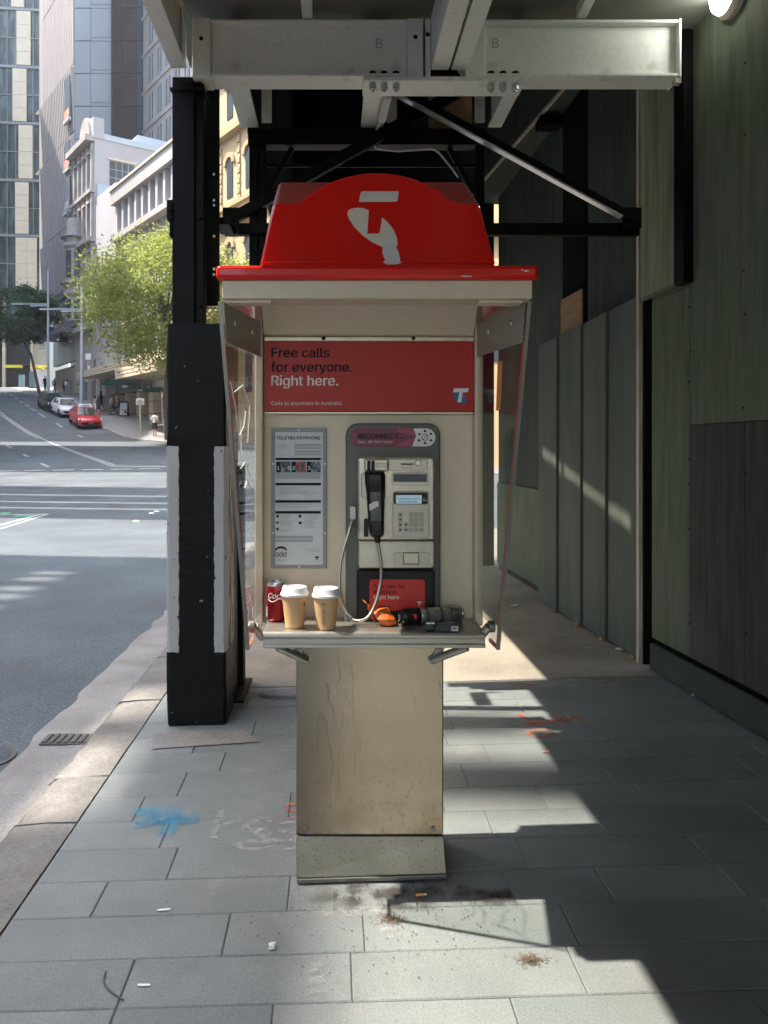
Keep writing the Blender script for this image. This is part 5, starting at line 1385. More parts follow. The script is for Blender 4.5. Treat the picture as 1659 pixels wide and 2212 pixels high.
def grit(n, uf, vf, s0, s1):
    for _ in range(n):
        p = gpt(uf(), vf(), .0005); s = r.uniform(s0, s1)
        a = r.uniform(0, 6.28)
        t = [Vector((p.x + s * r.uniform(.6, 1.1) * math.cos(a + k * 2.09), p.y + s * r.uniform(.6, 1.1) * math.sin(a + k * 2.09), p.z + .002)) for k in range(3)]
        q.add(t + [p + Vector((0, 0, s * r.uniform(.6, 1.1) + .002))], [(0, 1, 3), (1, 2, 3), (2, 0, 3), (2, 1, 0)], r.choice([0, 0, 0, 1, 1, 2]))
grit(420, lambda: r.gauss(830, 150), lambda: r.gauss(1940, 45) if r.random() < .6 else r.uniform(1905, 2120), .0012, .0042)
grit(260, lambda: r.uniform(100, 1200), lambda: r.uniform(1910, 2212), .001, .0028)
grit(120, lambda: r.uniform(560, 660), lambda: r.uniform(1490, 1600), .002, .005)
grit(180, lambda: r.uniform(1180, 1420), lambda: r.uniform(1360, 1470), .002, .007)
q.v = [Vector(p) for p in q.v]
o = q.build('grit', ['dirt', 'joint', 'grit'], fix=False); o['kind'] = 'stuff'; o['label'] = 'crumbs of dirt and grit scattered over the pavers'
for u, v, lab in ((1112, 1311, 'scrap of white paper on the beige concrete near the loose panels'), (1340, 1406, 'broken rubble scraps at the foot of the loose panels'), (1508, 1506, 'small white scrap at the foot of the skirting board')):
    p = gpt(u, v, .012); tag(crumple('litter_scrap', p, (.035, .02, .008), 'paperwhite', int(u)), lab, 'litter', 'scraps along the hoarding')

# ================================================================== CITY BEYOND THE CROSSING
O_ = (-12.8, 60, 0)
TF = frame(O_, (-.57, .82))                              # along the shopfronts, away from the crossing; y out to the street
def af(Y): return (Y - 60) / .8219
def g2(u, v, h=.14):
    lo, hi = 10.0, 111.0; t = (v - V0) / F
    for _ in range(50):
        Y = (lo + hi) / 2
        if (CH - zr(Y) - h) / Y > t: lo = Y
        else: hi = Y
    return Vector((X(u, Y), Y, zr(Y) + h))
def fbox(T, name, m, parent, a0, a1, y0, y1, z0, z1, bevel=0):
    q = MB(T); q.box(a0, a1, y0, y1, z0, z1); return q.build(name, m, parent, bevel=bevel)
def repeat(o, parent, offs_):
    """copies of a part shifted by world vectors"""
    for d in offs_:
        c = o.copy(); COL.objects.link(c); c.parent = parent; c.location = o.location + Vector(d)
R3 = TF.to_3x3()
def along(d): return R3 @ Vector((d, 0, 0))

# --- glass tower with cream panels
b1_ = thing('glass_tower', 'teal glass office tower with staggered cream panels at the end of the street', 'building', (-55, 118, 10))
TB = frame((-43.6, 117.5, 0), (-.995, -.10))            # x to the left, y towards the camera
TB = Matrix(((-.995, .10, 0, -43.6), (-.10, -.995, 0, 117.5), (0, 0, 1, 0), (0, 0, 0, 1)))
S_ = 118 / F
def zb(v): return CH + (V0 - v) * S_
def ab(u): return (100 - u) * S_
fbox(TB, 'core', 'glassdark', b1_, -.2, 30, -14, -.35, 8, 95)
fl = [zb(v) for v in (633, 512, 393.5, 271, 150, 26.5, -96, -220)]
stag = [(40, 84), (39, 67), (46, 75), (33.6, 62.5), (42, 71), (31, 57), (44, 72)]
for i in range(len(fl) - 1):
    z0, z1 = fl[i], fl[i + 1]
    fbox(TB, 'floor_band', 'mullion', b1_, -.1, 14, -.3, .12, z1 - .22, z1 + .16)
    u0, u1 = stag[i]
    zm = (z0 + z1) / 2
    for k in range(4):
        zz0 = z0 + .25 + (z1 - z0 - .55) * k / 4; zz1 = z0 + .25 + (z1 - z0 - .55) * (k + 1) / 4 - .04
        if i == 0:
            um = (u0 + u1) / 2
            fbox(TB, 'cream_panel', 'creamstone', b1_, ab(u1), ab(um) - .03, -.1, .16, zz0, zz1); fbox(TB, 'cream_panel', 'creamstone', b1_, ab(um), ab(u0), -.1, .16, zz0, zz1)
        else:
            fbox(TB, 'cream_panel', 'creamstone', b1_, ab(u1), ab(u0), -.1, .16, zz0, zz1)
    edges = [100, 91, 76, 58, 40, 22, 4, -14, -40]
    for ua, ub in zip(edges, edges[1:]):
        for za, zc in ((z0 + .16, zm - .06), (zm + .06, z1 - .22)):
            fbox(TB, 'window_pane', 'glassteal', b1_, ab(ua) + .05, ab(ub) - .05, -.32, -.22, za, zc)
    q = MB(TB)
    for ua in edges[1:-1]: q.box(ab(ua) - .05, ab(ua) + .05, -.3, .02, z0 + .16, z1 - .22)
    q.box(-.1, 10, -.3, .0, zm - .06, zm + .06); o = q.build('mullion', 'mullion', b1_); o['kind'] = 'stuff'
zg = 10.4
fbox(TB, 'transom', 'creamstone', b1_, -.5, 14, -.3, .4, zb(640), zb(633) - .2)
for ua, ub in ((14, 20), (-6, 2), (72, 78)):
    fbox(TB, 'stone_column', 'creamstone', b1_, ab(ub), ab(ua), -.2, .5, zg, zb(641))
fbox(TB, 'shop_window', 'glassdark', b1_, ab(72), ab(20), -.3, -.1, zb(793), zb(741))
fbox(TB, 'shop_window', 'glassteal', b1_, ab(72), ab(20), -.3, -.1, zb(738), zb(645))
fbox(TB, 'entrance_canopy', 'roofgrey', b1_, ab(102), ab(68), -.1, 1.5, zb(728), zb(712))
sgn = fbox(TB, 'entrance_wall', 'creamstone', b1_, ab(103), ab(78), -.1, .2, zb(796), zb(729))
def btext(s, u, v, w, m, parent, bold=0, off=.215):
    x0, z0 = X(u, 118), zb(v)
    return lettering(s, x0 + .35, z0, 117.05 + (100 - u) * S_ * -.10 - 0, m, parent, width=w * S_, bold=bold)
btext('275', 86, 749, 16, 'roofgrey', sgn, .02); btext('GEORGE', 84, 755.5, 19, 'roofgrey', sgn, .02)
fbox(TB, 'planter', 'yellow', b1_, ab(56), ab(21), .4, 1.0, zb(797), zb(791))

# --- ribbed concrete building
b2_ = thing('ribbed_building', 'grey concrete office block with thin vertical ribs stacked in tiers', 'building', tuple(TF @ Vector((30, 0, 8))))
a0, a1 = 24.1, 36.4
q = MB()
A0, A1 = TF @ Vector((a0, -.02, 0)), TF @ Vector((a1, -.02, 0))
back = Vector((-.42, 1, 0)) * 10
q.prism([Vector((p.x, p.y, 17.6)) for p in (A0, A1, A1 + back, A0 + back)], (0, 0, 70)); q.build('wall', 'ribgap', b2_)
tiers = [(18.2, 24.4), (24.8, 33.6), (34.0, 40.6), (41.0, 50.4), (50.8, 60.2), (60.6, 70)]
for ti, (z0, z1) in enumerate(tiers):
    q = MB(TF); w = .36 if ti < 3 else .50
    q.hexa([(a0, 0, z0 + .25), (a0 + w, 0, z0 + .25), (a0 + w, .10, z0), (a0, .10, z0), (a0, 0, z1), (a0 + w, 0, z1), (a0 + w, .42 if ti < 3 else .2, z1 - .1), (a0, .42 if ti < 3 else .2, z1 - .1)])
    o = q.build('rib', 'ribconc', b2_)
    repeat(o, b2_, [along(.615 * k) for k in range(1, 20)])
    fbox(TF, 'tier_band', 'ribconc', b2_, a0, a1, 0, .06, z1 + .03, z1 + .34)
for ti in (1, 2):
    z0, z1 = tiers[ti]
    q = MB(TF); q.hexa([(a1, -.1, z1 - .6), (a1 + .9, .5, z1 - .35), (a1 + .9, .5, z1 - .3), (a1, -.1, z1), (a1, .4, z1 - .6), (a1 + .9, .6, z1 - .35), (a1 + .9, .6, z1 - .3), (a1, .4, z1)]); q.build('corner_fin', 'creamstone', b2_)
for z0, z1 in ((35.5, 39.8), (30.4, 33.2), (26.0, 29.4)):
    w = fbox(TF, 'window', 'windowdark', b2_, a0 + .15, a0 + 2.0, .3, .46, z0, z1)
    fbox(TF, 'blind', 'salmon' if z0 > 30 else 'whitewall', w, a0 + .25, a0 + 1.9, .465, .48, z0 + .2, z0 + 1.0)
    fbox(TF, 'sill', 'whitewall', w, a0 + .1, a0 + 2.05, .3, .6, z0 - .35, z0 - .02)
for k in range(4):
    fbox(TF, 'wall_panel', 'panelgrey', b2_, a0 + .3 + k * 2.2, a0 + 2.45 + k * 2.2, -.6 - .12 * (k % 2), -.3, 10.6, 17.5)
fbox(TF, 'entrance_wall', 'blackply', b2_, a0 - 1.4, a0 + .25, -2, -.6, 6, 17.5)
fbox(TF, 'entrance_canopy', 'roofgrey', b2_, a0 - 1.2, a0 + 7.5, -.2, 1.6, 13.2, 13.75)
fbox(TF, 'lobby_glass', 'glassdark', b2_, a0 + .3, a1, -1.6, -1.4, 6, 10.5)
p = P(132, 733.5, 79.5)
hs_ = thing('hanging_sign', 'small black hanging sign with a white letter A by the ribbed building', 'sign', p)
q = MB(); q.box(P(120.5, 0, 79.5).x, P(145, 0, 79.5).x, 79.5, 79.65, P(0, 738, 79.5).z, P(0, 727.5, 79.5).z); q.build('board', 'blackply', hs_)
lettering('A-', P(122, 0, 79.48).x, P(0, 736.2, 79.48).z, 79.47, 'white', hs_, height=.36, bold=.03)
q = MB(); q.box(p.x - .05, p.x + .05, 79.53, 79.6, P(0, 727.4, 79.5).z, 13.3); q.build('hanger', 'blackply', hs_)

# --- pale blue tower with dark glazing
b3_ = thing('office_tower', 'pale blue grey precast tower with a dark glazed bay', 'building', (-29, 104, 20))
S3 = 104 / F
def z3(v): return CH + (V0 - v) * S3
xa, xb_, xc = X(150, 104), X(242, 104), X(322, 104)
q = MB(); q.box(xa, xc, 104.3, 114, 9, 90); q.build('core', 'bluegrey', b3_)
xm = X(196, 104)
for k in range(-3, 6):
    v0 = 18.5 + 70.6 * k
    zt, zb_ = z3(v0), z3(v0 + 70.6)
    q = MB(); q.box(xa, xm - .03, 104, 104.25, zb_ + .12, zt - .02); q.build('wall_panel', 'paleblue', b3_)
    q = MB(); q.box(xm + .03, xb_ - .06, 103.97, 104.25, zb_ + .55, zt - .02); q.build('wall_panel', 'paleblue', b3_)
    q = MB(); q.box(xm + .03, xb_ - .06, 104, 104.25, zb_ + .08, zb_ + .50); q.build('spandrel', 'paleblue', b3_)
    for ua, ub, m in ((244, 265, 'glassdark'), (265.6, 297, 'glassdark'), (297.6, 306, 'glassblue'), (306.6, 322, 'glassdark')):
        q = MB(); q.box(X(ua, 104), X(ub, 104), 103.92, 104.2, zb_ + .10, zt - .06); q.build('window_pane', m, b3_)
q = MB(); q.box(xb_ - .05, X(244, 104) - .02, 103.7, 104.2, 20, 90); q.build('corner_strip', 'glassblue', b3_)

# --- ornate white building
b4_ = thing('ornate_building', 'white victorian building with a bay turret and a plain rendered side wall', 'building', tuple(TF @ Vector((20, 0, 6))))
s0, s1 = 17.6, 24.0
fbox(TF, 'side_wall', 'whitewall', b4_, s0, s0 + .4, -11, 0, 10, 31.2)
fbox(TF, 'front_wall', 'oldstone', b4_, s0 + .41, s1, -.6, -.02, 8, 31.6)
fbox(TF, 'roof', 'bluegrey', b4_, s0 + .5, s1, -11, -.7, 30.6, 31.3)
fbox(TF, 'parapet', 'paleblue', b4_, s0 - .1, s0 + .6, -11.1, -.9, 31.2, 31.75)
fbox(TF, 'chimney_pier', 'whitewall', b4_, s0 - .05, s0 + .8, -.9, .15, 31.21, 33.2)
q = MB(TF); q.hexa([(s0 + 1.2, -9, 31.3), (s0 + 1.2, -3.6, 31.3), (s0 + 5, -3.6, 31.3), (s0 + 5, -9, 31.3), (s0 + 2, -9, 33.3), (s0 + 2, -5.0, 33.3), (s0 + 4, -5.0, 33.3), (s0 + 4, -9, 33.3)]); q.build('roof_light', 'paleblue', b4_)
wn_ = fbox(TF, 'window', 'windowdark', b4_, s0 - .06, s0 + .1, -3.9, -1.45, 26.9, 29.3)
for k in range(1, 4): fbox(TF, 'glazing_bar', 'bluegrey', wn_, s0 - .1, s0 - .061, -3.9 + 2.45 * k / 4 - .03, -3.9 + 2.45 * k / 4 + .03, 26.9, 29.3)
for k in range(1, 3): fbox(TF, 'glazing_bar', 'bluegrey', wn_, s0 - .1, s0 - .061, -3.9, -1.45, 26.9 + .8 * k - .03, 26.9 + .8 * k + .03)
fbox(TF, 'lintel', 'creamstone', b4_, s0 - .15, s0, -4.1, -1.25, 29.4, 29.6)
fbox(TF, 'terrace_glass', 'paleblue', b4_, s0 - .25, s0 - .2, -2.4, -.2, 25.2, 26.8)
for z_, d_, h_ in ((30.9, .9, .55), (26.0, .45, .35), (21.3, .7, .45), (16.6, .4, .35), (13.0, .6, .5)):
    fbox(TF, 'cornice', 'oldstone', b4_, s0 + .05, s1 + .2, -.02, d_, z_, z_ + h_)
q = MB(TF); g = [(s0 + .9 + 1.6 * math.cos(R(k * 15)) + 1.2, .35, 31.5 + 2.2 * math.sin(R(k * 15))) for k in range(13)]; q.prism(g, (0, -.6, 0)); q.build('pediment', 'oldstone', b4_)
for k in range(5):
    fbox(TF, 'pilaster', 'oldstone', b4_, s0 + .25 + k * 1.4, s0 + .6 + k * 1.4, 0, .25, 13.6, 30.8)
for z0 in (27.3, 22.6, 17.9, 14.0):
    for k in range(4):
        w = fbox(TF, 'window', 'windowdark', b4_, s0 + .85 + k * 1.4, s0 + 1.4 + k * 1.4, -.02, .06, z0, z0 + 2.4)
        fbox(TF, 'window_head', 'oldstone', w, s0 + .72 + k * 1.4, s0 + 1.53 + k * 1.4, .0, .35, z0 + 2.5, z0 + 2.75)
tu = thing('bay_turret', 'round bay turret with leaded skirt roofs on the ornate white facade', 'turret', tuple(TF @ Vector((22, .3, 14))))
tc_ = TF @ Vector((22.4, .3, 0))
for z0, z1 in ((14.2, 16.6), (18.2, 21.4), (22.8, 24.4)):
    q = MB(); q.lathe([(.95, z0), (.95, z1)], (tc_.x, tc_.y, 0), 16); q.build('drum', 'oldstone', tu, smooth=30)
for z0, z1 in ((16.6, 18.2), (21.4, 22.8)):
    q = MB(); q.lathe([(.95, z0), (1.25, z0 + .25), (1.25, z0 + .5), (1.0, z0 + .7), (1.1, z0 + .95), (1.5, z1 - .25), (1.0, z1)], (tc_.x, tc_.y, 0), 16); q.build('skirt_moulding', 'oldstone', tu)
    q = MB(); q.lathe([(1.55, z1 - .3), (1.05, z1 + .1)], (tc_.x, tc_.y, 0), 16); q.build('lead_skirt', 'roofgrey', tu)
for z0, z1 in ((18.5, 21.2), (14.4, 16.3)):
    for a in (-75, -25, 25):
        d = R3 @ Vector((math.sin(R(a)), math.cos(R(a)), 0)); s = Vector((-d.y, d.x, 0)) * .27
        c = tc_ + d * .93
        q = MB(); q.prism([c - s + Vector((0, 0, z0)), c + s + Vector((0, 0, z0)), c + s + Vector((0, 0, z1)), c - s + Vector((0, 0, z1))], d * .06); q.build('window', 'windowdark', tu)
q = MB()
for k in range(9):
    a = R(-90 + k * 22.5); d = R3 @ Vector((math.sin(a), math.cos(a), 0)); p = tc_ + d * .9
    q.tube([p + Vector((0, 0, 24.4)), p + Vector((0, 0, 25.5))], .03, 4)
q.build('balcony_rail', 'roofgrey', tu)['kind'] = 'stuff'

# --- building with the colonnade and shops
b5_ = thing('colonnade_building', 'low pale building with a rooftop colonnade above the street shops', 'building', tuple(TF @ Vector((0, 0, 2))))
fbox(TF, 'wall', 'colgrey', b5_, -6.4, 12.0, -9, -.5, 6.4, 20.4)
fbox(TF, 'wall', 'whitewall', b5_, 12.01, 17.55, -9, -.1, 6.4, 25.4)
fbox(TF, 'recess_wall', 'ribconc', b5_, -6.4, 12.0, -9, -1.4, 20.41, 23.2)
fbox(TF, 'roof_fascia', 'colgrey', b5_, -6.4, 12.1, -9.2, .35, 23.21, 24.4)
fbox(TF, 'roof_edge', 'creamstone', b5_, -6.4, 12.2, -9.2, .5, 24.41, 24.6)
fbox(TF, 'ledge', 'colgrey', b5_, -6.4, 12.1, -.49, .3, 19.9, 20.4)
o = fbox(TF, 'column', 'whitewall', b5_, 11.3, 11.75, -.9, .0, 20.42, 23.2)
repeat(o, b5_, [along(-1.55 * k) for k in range(1, 12)])
for k in range(11):
    fbox(TF, 'infill_panel', 'salmon' if k < 4 or k % 3 == 0 else 'oldstone', b5_, 10.25 - 1.55 * k, 11.25 - 1.55 * k, -1.2, -1.1, 20.42, 21.3)
for z0 in (16.6, 12.6, 9.4):
    for k in range(3, 9):
        w = fbox(TF, 'window', 'windowdark', b5_, -12.5 + k * 2.7, -11.0 + k * 2.7, -.52, -.42, z0, z0 + 2.2)
        fbox(TF, 'window_sill', 'creamstone', w, -12.6 + k * 2.7, -10.9 + k * 2.7, -.5, -.2, z0 - .2, z0 - .03)
fbox(TF, 'upper_ledge', 'creamstone', b5_, -6.4, 16, -.4, .5, 8.35, 9.0)
fbox(TF, 'shop_glass', 'windowdark', b5_, -6.4, 12, -1.3, -1.2, 1.5, 6.4)
fbox(TF, 'shop_glass', 'glassdark', b5_, 12.01, 24.0, -1.0, -.9, 3, 8.3)
for k in range(9):
    a_ = -10.15 + k * 2.75
    pr = fbox(TF, 'shop_pier', 'oldstone', b5_, a_, a_ + .85, -1.2, -.3, 1.0, 3.3)
    for j in range(3): fbox(TF, 'stone', 'creamstone', pr, a_ - .03, a_ + .88, -1.1, -.24, 3.33 + j * 1.0, 4.28 + j * 1.0)
for k in range(4):
    fbox(TF, 'shop_pier', 'oldstone', b5_, 13.2 + k * 2.6, 14.3 + k * 2.6, -1.2, .1, 3, 8.4)
def awning(name, label, a0, a1, z0, z1, m, d=3.4, lines=2):
    t = thing(name, label, 'awning', tuple(TF @ Vector(((a0 + a1) / 2, 1.5, z0))))
    h = (z1 - z0) / (lines + 1)
    fbox(TF, 'roof', m, t, a0, a1, -.2, d - .12, z0 + .1, z1 - .05)
    for k in range(lines + 1): fbox(TF, 'fascia_board', m, t, a0 - .05, a1 + .05, d - .1, d + .02 * k, z0 + h * k, z0 + h * (k + 1) - .03); fbox(TF, 'end_board', m, t, a0 - .12, a0 - .06, -.2, d, z0 + h * k, z0 + h * (k + 1) - .03)
    return t
aw = awning('awning', 'cream grey boarded shop awning nearest the crossing', -6.3, 2.0, 6.75, 7.55, 'creamstone')
for k in range(3):
    q = MB(TF); q.tube([(-5.5 + k * 1.2, 2.6, 7.5), (-6.2 + k * 1.2, -.4, 9.6)], .045, 6); q.build('stay_rod', 'polegrey', aw)
awning('awning', 'cream grey boarded shop awning farther up the hill', 3.0, 14.6, 7.75, 8.35, 'creamstone', d=2.6)
ga = thing('green_awning', 'long rounded green awning over the cafe front', 'awning', tuple(TF @ Vector((8, 1.8, 7))))
q = MB(TF); q.prism([(4.2, .6 + .45 * math.cos(R(k * 20)), 7.15 + .28 * math.sin(R(k * 20))) for k in range(10)], (8.4, 0, 0)); q.build('canopy', 'teal', ga, smooth=40)
def hung_sign(label, u0, v0, u1, v1, Y, texts):
    t = thing('shop_sign', label, 'sign', P((u0 + u1) / 2, v1, Y), group='dark green signs hung under the awning')
    q = MB(); a, b = P(u0, v0, Y), P(u1, v1, Y); q.box(a.x, b.x, Y, Y + .25, b.z, a.z); q.build('board', 'signgreen', t)
    q = MB(); q.box(a.x + .3, a.x + .36, Y + .1, Y + .15, a.z, a.z + .5); q.build('hanger', 'roofgrey', t)
    q = MB(); q.box(b.x - .36, b.x - .3, Y + .1, Y + .15, a.z, a.z + .5); q.build('hanger', 'roofgrey', t)
    for s, u, v, h in texts:
        lettering(s, X(u, Y), Z(v, Y), Y - .02, 'white', t, height=h / F * Y, bold=.03)
hung_sign('dark green hanging sign with white letters, farther of the two', 263, 829, 327, 838.5, 63, (('imb!', 264.5, 836.5, 5.8), ('ATM', 318, 836.6, 2.6)))
hung_sign('dark green hanging sign with white letters, nearer the black post', 296, 837.5, 370, 847, 58.5, (('imb!', 298, 845, 5.8), ('BANKING', 346, 845, 2.2)))

# --- white building behind, sandstone building by the crossing
b6_ = thing('white_building', 'tall white building with slim paired windows behind the colonnade', 'building', tuple(TF @ Vector((25, -10, 5))))
TW = frame(tuple(TF @ Vector((0, -10, 0))), (-.57, .82))
fbox(TW, 'wall', 'whitewall', b6_, 12, 31, -10, 0, 5, 70)
for r_ in range(9):
    z0 = 26.0 + r_ * 4.4
    fbox(TW, 'string_course', 'whitewall', b6_, 12, 31.1, 0, .15, z0 - .8, z0 - .55)
    for k in range(7):
        for j in (0, .85):
            a_ = 29.3 - k * 2.5 - j
            w = fbox(TW, 'window', 'windowdark', b6_, a_ - .45, a_, .0, .05, z0, z0 + 2.9)
            fbox(TW, 'window_frame', 'paleblue', w, a_ - .27, a_ - .2, .05, .09, z0, z0 + 2.9)
b7_ = thing('sandstone_building', 'ornate honey sandstone building with round arched windows by the crossing', 'building', tuple(TF @ Vector((-20, 0, 2))))
fbox(TF, 'wall', 'sand', b7_, -44, -6.5, -12, 0, 0, 46)
for z_, h_, d_ in ((16.0, .5, .35), (17.3, .25, .2), (22.0, .5, .5), (25.9, .35, .3), (27.6, .6, .8), (10.2, .5, .4), (35, .6, .7)):
    fbox(TF, 'cornice', 'sandtrim', b7_, -44.1, -6.45, 0, d_, z_, z_ + h_)
for k in range(14):
    ac = -7.9 - k * 2.6
    for z0, h_, ar in ((18.0, 2.2, 1), (11.8, 2.8, 1), (5.0, 3.4, 1), (23.2, 2.0, 0), (29.5, 2.4, 1)):
        w_ = .42
        pts_ = [(ac - w_, .02, z0), (ac + w_, .02, z0), (ac + w_, .02, z0 + h_)]
        if ar: pts_ += [(ac + w_ * math.cos(R(t)), .02, z0 + h_ + w_ * math.sin(R(t))) for t in range(20, 180, 20)]
        pts_ += [(ac - w_, .02, z0 + h_)]
        q = MB(TF); q.prism(pts_, (0, .03, 0)); w = q.build('window', 'windowdark', b7_)
        if ar:
            q = MB(TF)
            ring = [(ac + .78 * math.cos(R(t)), z0 + h_ + .78 * math.sin(R(t))) for t in range(0, 181, 20)]; inn = [(ac + .46 * math.cos(R(t)), z0 + h_ + .46 * math.sin(R(t))) for t in range(0, 181, 20)]
            for (a_, b_), (c_, d_), (e_, f_), (g_, h2) in zip(ring, ring[1:], inn[1:], inn):
                q.prism([(a_, .0, b_), (c_, .0, d_), (e_, .0, f_), (g_, .0, h2)], (0, .16, 0))
            q.build('arch_stones', 'sandtrim', w)
        else:
            q = MB(TF); q.box(ac - .6, ac + .6, 0, .22, z0 + h_ + .05, z0 + h_ + .25); q.build('window_head', 'sandtrim', w)
    for j in range(13):
        fbox(TF, 'quoin', 'sandtrim', b7_, ac + 1.12, ac + 1.48, 0, .12 if j % 2 else .08, 17.6 + j * .33, 17.6 + j * .33 + .29)

# --- trees
def tree(name, label, base, trunk, crown, n, leaf, m, seed, clumps=60, droop=0.15):
    r = random.Random(seed)
    t = thing(name, label, 'tree', base)
    q = MB(); q.tube([Vector(p) for p in trunk], [.19 - .12 * k / (len(trunk) - 1) for k in range(len(trunk))], 8)
    tk = q.build('trunk', 'bark', t, smooth=60)
    c, s = Vector(crown[0]), Vector(crown[1])
    cl = []
    while len(cl) < clumps:
        d = Vector((r.gauss(0, 1), r.gauss(0, 1), r.gauss(0, 1))).normalized() * r.uniform(.3, 1) ** .45
        d.z *= .94
        cl.append((c + Vector((d.x * s.x, d.y * s.y, d.z * s.z)), r.uniform(.55, 1.25), r.uniform(-.22, .22)))
    for k, (p, _, _) in enumerate(cl):
        if k % 4 == 0:
            b = Vector(trunk[-1]).lerp(Vector(trunk[-2]), r.random())
            mid = b.lerp(p, .5) + Vector((r.uniform(-.4, .4), r.uniform(-.4, .4), r.uniform(-.2, .5)))
            q = MB(); q.tube([b, mid, p], [.075, .045, .012], 5); q.build('limb', 'bark', t, smooth=60)
    vv, ff, tone = [], [], []
    for i in range(n):
        p, cr, tn = cl[int(r.random() * clumps)]
        sp = cr * s.x * .125
        o = p + Vector((r.gauss(0, sp), r.gauss(0, sp), r.gauss(0, sp * .62) - droop * abs(r.gauss(0, 1))))
        d = Vector((r.uniform(-1, 1), r.uniform(-1, 1), r.uniform(-.9, .3))).normalized()
        w = d.cross(Vector((r.uniform(-1, 1), r.uniform(-1, 1), r.uniform(-1, 1)))).normalized()
        L_, W_ = leaf * r.uniform(.7, 1.4), leaf * r.uniform(.22, .42)
        b = len(vv)
        vv += [o - d * L_ / 2, o + w * W_, o + d * L_ / 2, o - w * W_]
        ff.append((b, b + 1, b + 2, b + 3))
        tv = min(1, max(0, .5 + tn + r.gauss(0, .16))); tone += [tv] * 4
    me = bpy.data.meshes.new('crown'); o0 = Vector(base)
    me.from_pydata([tuple(p - o0) for p in vv], [], ff); me.materials.append(M[m])
    at = me.attributes.new('tone', 'FLOAT', 'POINT'); at.data.foreach_set('value', tone)
    o = bpy.data.objects.new('crown', me); COL.objects.link(o); o.parent = t; o['kind'] = 'stuff'; ORG[o.name] = tuple(base)
    return t
tb = Vector((X(361, 51.5), 51.5, far_z(51.5)))
tree('street_tree', 'large bright yellow green street tree in sunlight left of the black column', tb,
     [tb, tb + Vector((-.1, -.4, 2.6)), tb + Vector((.3, -1.0, 5.0)), tb + Vector((.4, -1.8, 6.8)), tb + Vector((.4, -2.4, 8.6))],
     ((X(372, 48.5), 48.5, 11.2), (5.8, 3.3, 4.7)), 34000, .19, 'leafbright', 5, 150)
tb = g2(85, 850)
tree('street_tree', 'darker green street tree leaning left on the bend of the far footpath', tb,
     [tb, tb + Vector((-.5, 0, 2.4)), tb + Vector((-.9, 0, 4.2)), tb + Vector((-1.9, .2, 6.0)), tb + Vector((-2.6, 0, 7.6))],
     ((X(35, tb.y), tb.y, Z(680, tb.y)), (4.6, 3.6, 3.6)), 22000, .24, 'leafdark', 8, 60)

# --- lamp posts, signs, bollards
def lamp_post(label, u, v, vtop, arms, r0=.16):
    b = g2(u, v); Y = b.y
    t = thing('street_lamp', label, 'street lamp', b, group='grey street lamps on the far footpath')
    q = MB(); q.tube([b, Vector((b.x, Y, b.z + 2.2)), Vector((b.x, Y, b.z + 2.3)), Vector((b.x, Y, Z(vtop, Y)))], [r0, r0, r0 * .8, r0 * .62], 12); q.build('pole', 'polegrey', t, smooth=40)
    for u0, u1, va in arms:
        q = MB(); q.bar(P(u0, va, Y), P(u1, va + 1, Y), .16, .11); q.build('arm', 'polegrey', t)
        q = MB(); q.box(P(u0, 0, Y).x, P(u0 + (u1 - u0) * .35, 0, Y).x, Y - .12, Y + .12, P(0, va + 2.5, Y).z, P(0, va + 1.3, Y).z); q.build('lamp_head', 'polegrey', t)
lamp_post('grey street lamp with twin arms behind the black car', 104, 858, 584, [(25, 103, 656), (66, 103, 660)])
lamp_post('grey street lamp with twin arms behind the red taxi', 176, 890, 604, [(86, 175, 667), (132, 175, 671.5)])
def post_sign(name, label, u, v, boards, vtop, r_=.045, group=None):
    b = g2(u, v); Y = b.y
    t = thing(name, label, 'sign', b, group=group)
    q = MB(); q.tube([b, Vector((b.x, Y, Z(vtop, Y)))], r_, 8); q.build('pole', 'creamstone', t, smooth=40)
    for u0, v0, u1, v1, m, txt in boards:
        q = MB(); a, c = P(u0, v0, Y - .08), P(u1, v1, Y - .08); q.box(a.x, c.x, Y - .10, Y - .06, c.z, a.z); bd_ = q.build('board', m, t, bevel=.02)
        for s, uu, vv_, ww in txt:
            lettering(s, X(uu, Y - .1), Z(vv_, Y - .1), Y - .105, 'ink', bd_, width=ww / F * Y, bold=.02)
post_sign('road_sign', 'white no through road sign on a pale pole at the far kerb', 303, 939, [(294, 861.5, 312, 874.5, 'white', [('NO', 300.5, 865.3, 5), ('THROUGH', 295.5, 869.3, 15), ('ROAD', 298, 873.3, 10)])], 859)
post_sign('parking_sign', 'tall parking sign with two white boards by the far lamp post', 190, 880, [(184.5, 764, 196.5, 777, 'white', []), (189, 790, 194.5, 799, 'paperwhite', [])], 763, .05)
af_ = thing('sandwich_board', 'black pavement board with a burger picture outside the shops', 'sandwich board', g2(268, 899))
bp_ = g2(268, 899); Y = bp_.y
q = MB(); w = .36; q.hexa([(bp_.x - w, Y - .3, bp_.z), (bp_.x + w, Y - .3, bp_.z), (bp_.x + w, Y - .25, bp_.z), (bp_.x - w, Y - .25, bp_.z), (bp_.x - w, Y - .05, bp_.z + 1.25), (bp_.x + w, Y - .05, bp_.z + 1.25), (bp_.x + w, Y, bp_.z + 1.25), (bp_.x - w, Y, bp_.z + 1.25)]); q.build('front_board', 'blackply', af_)
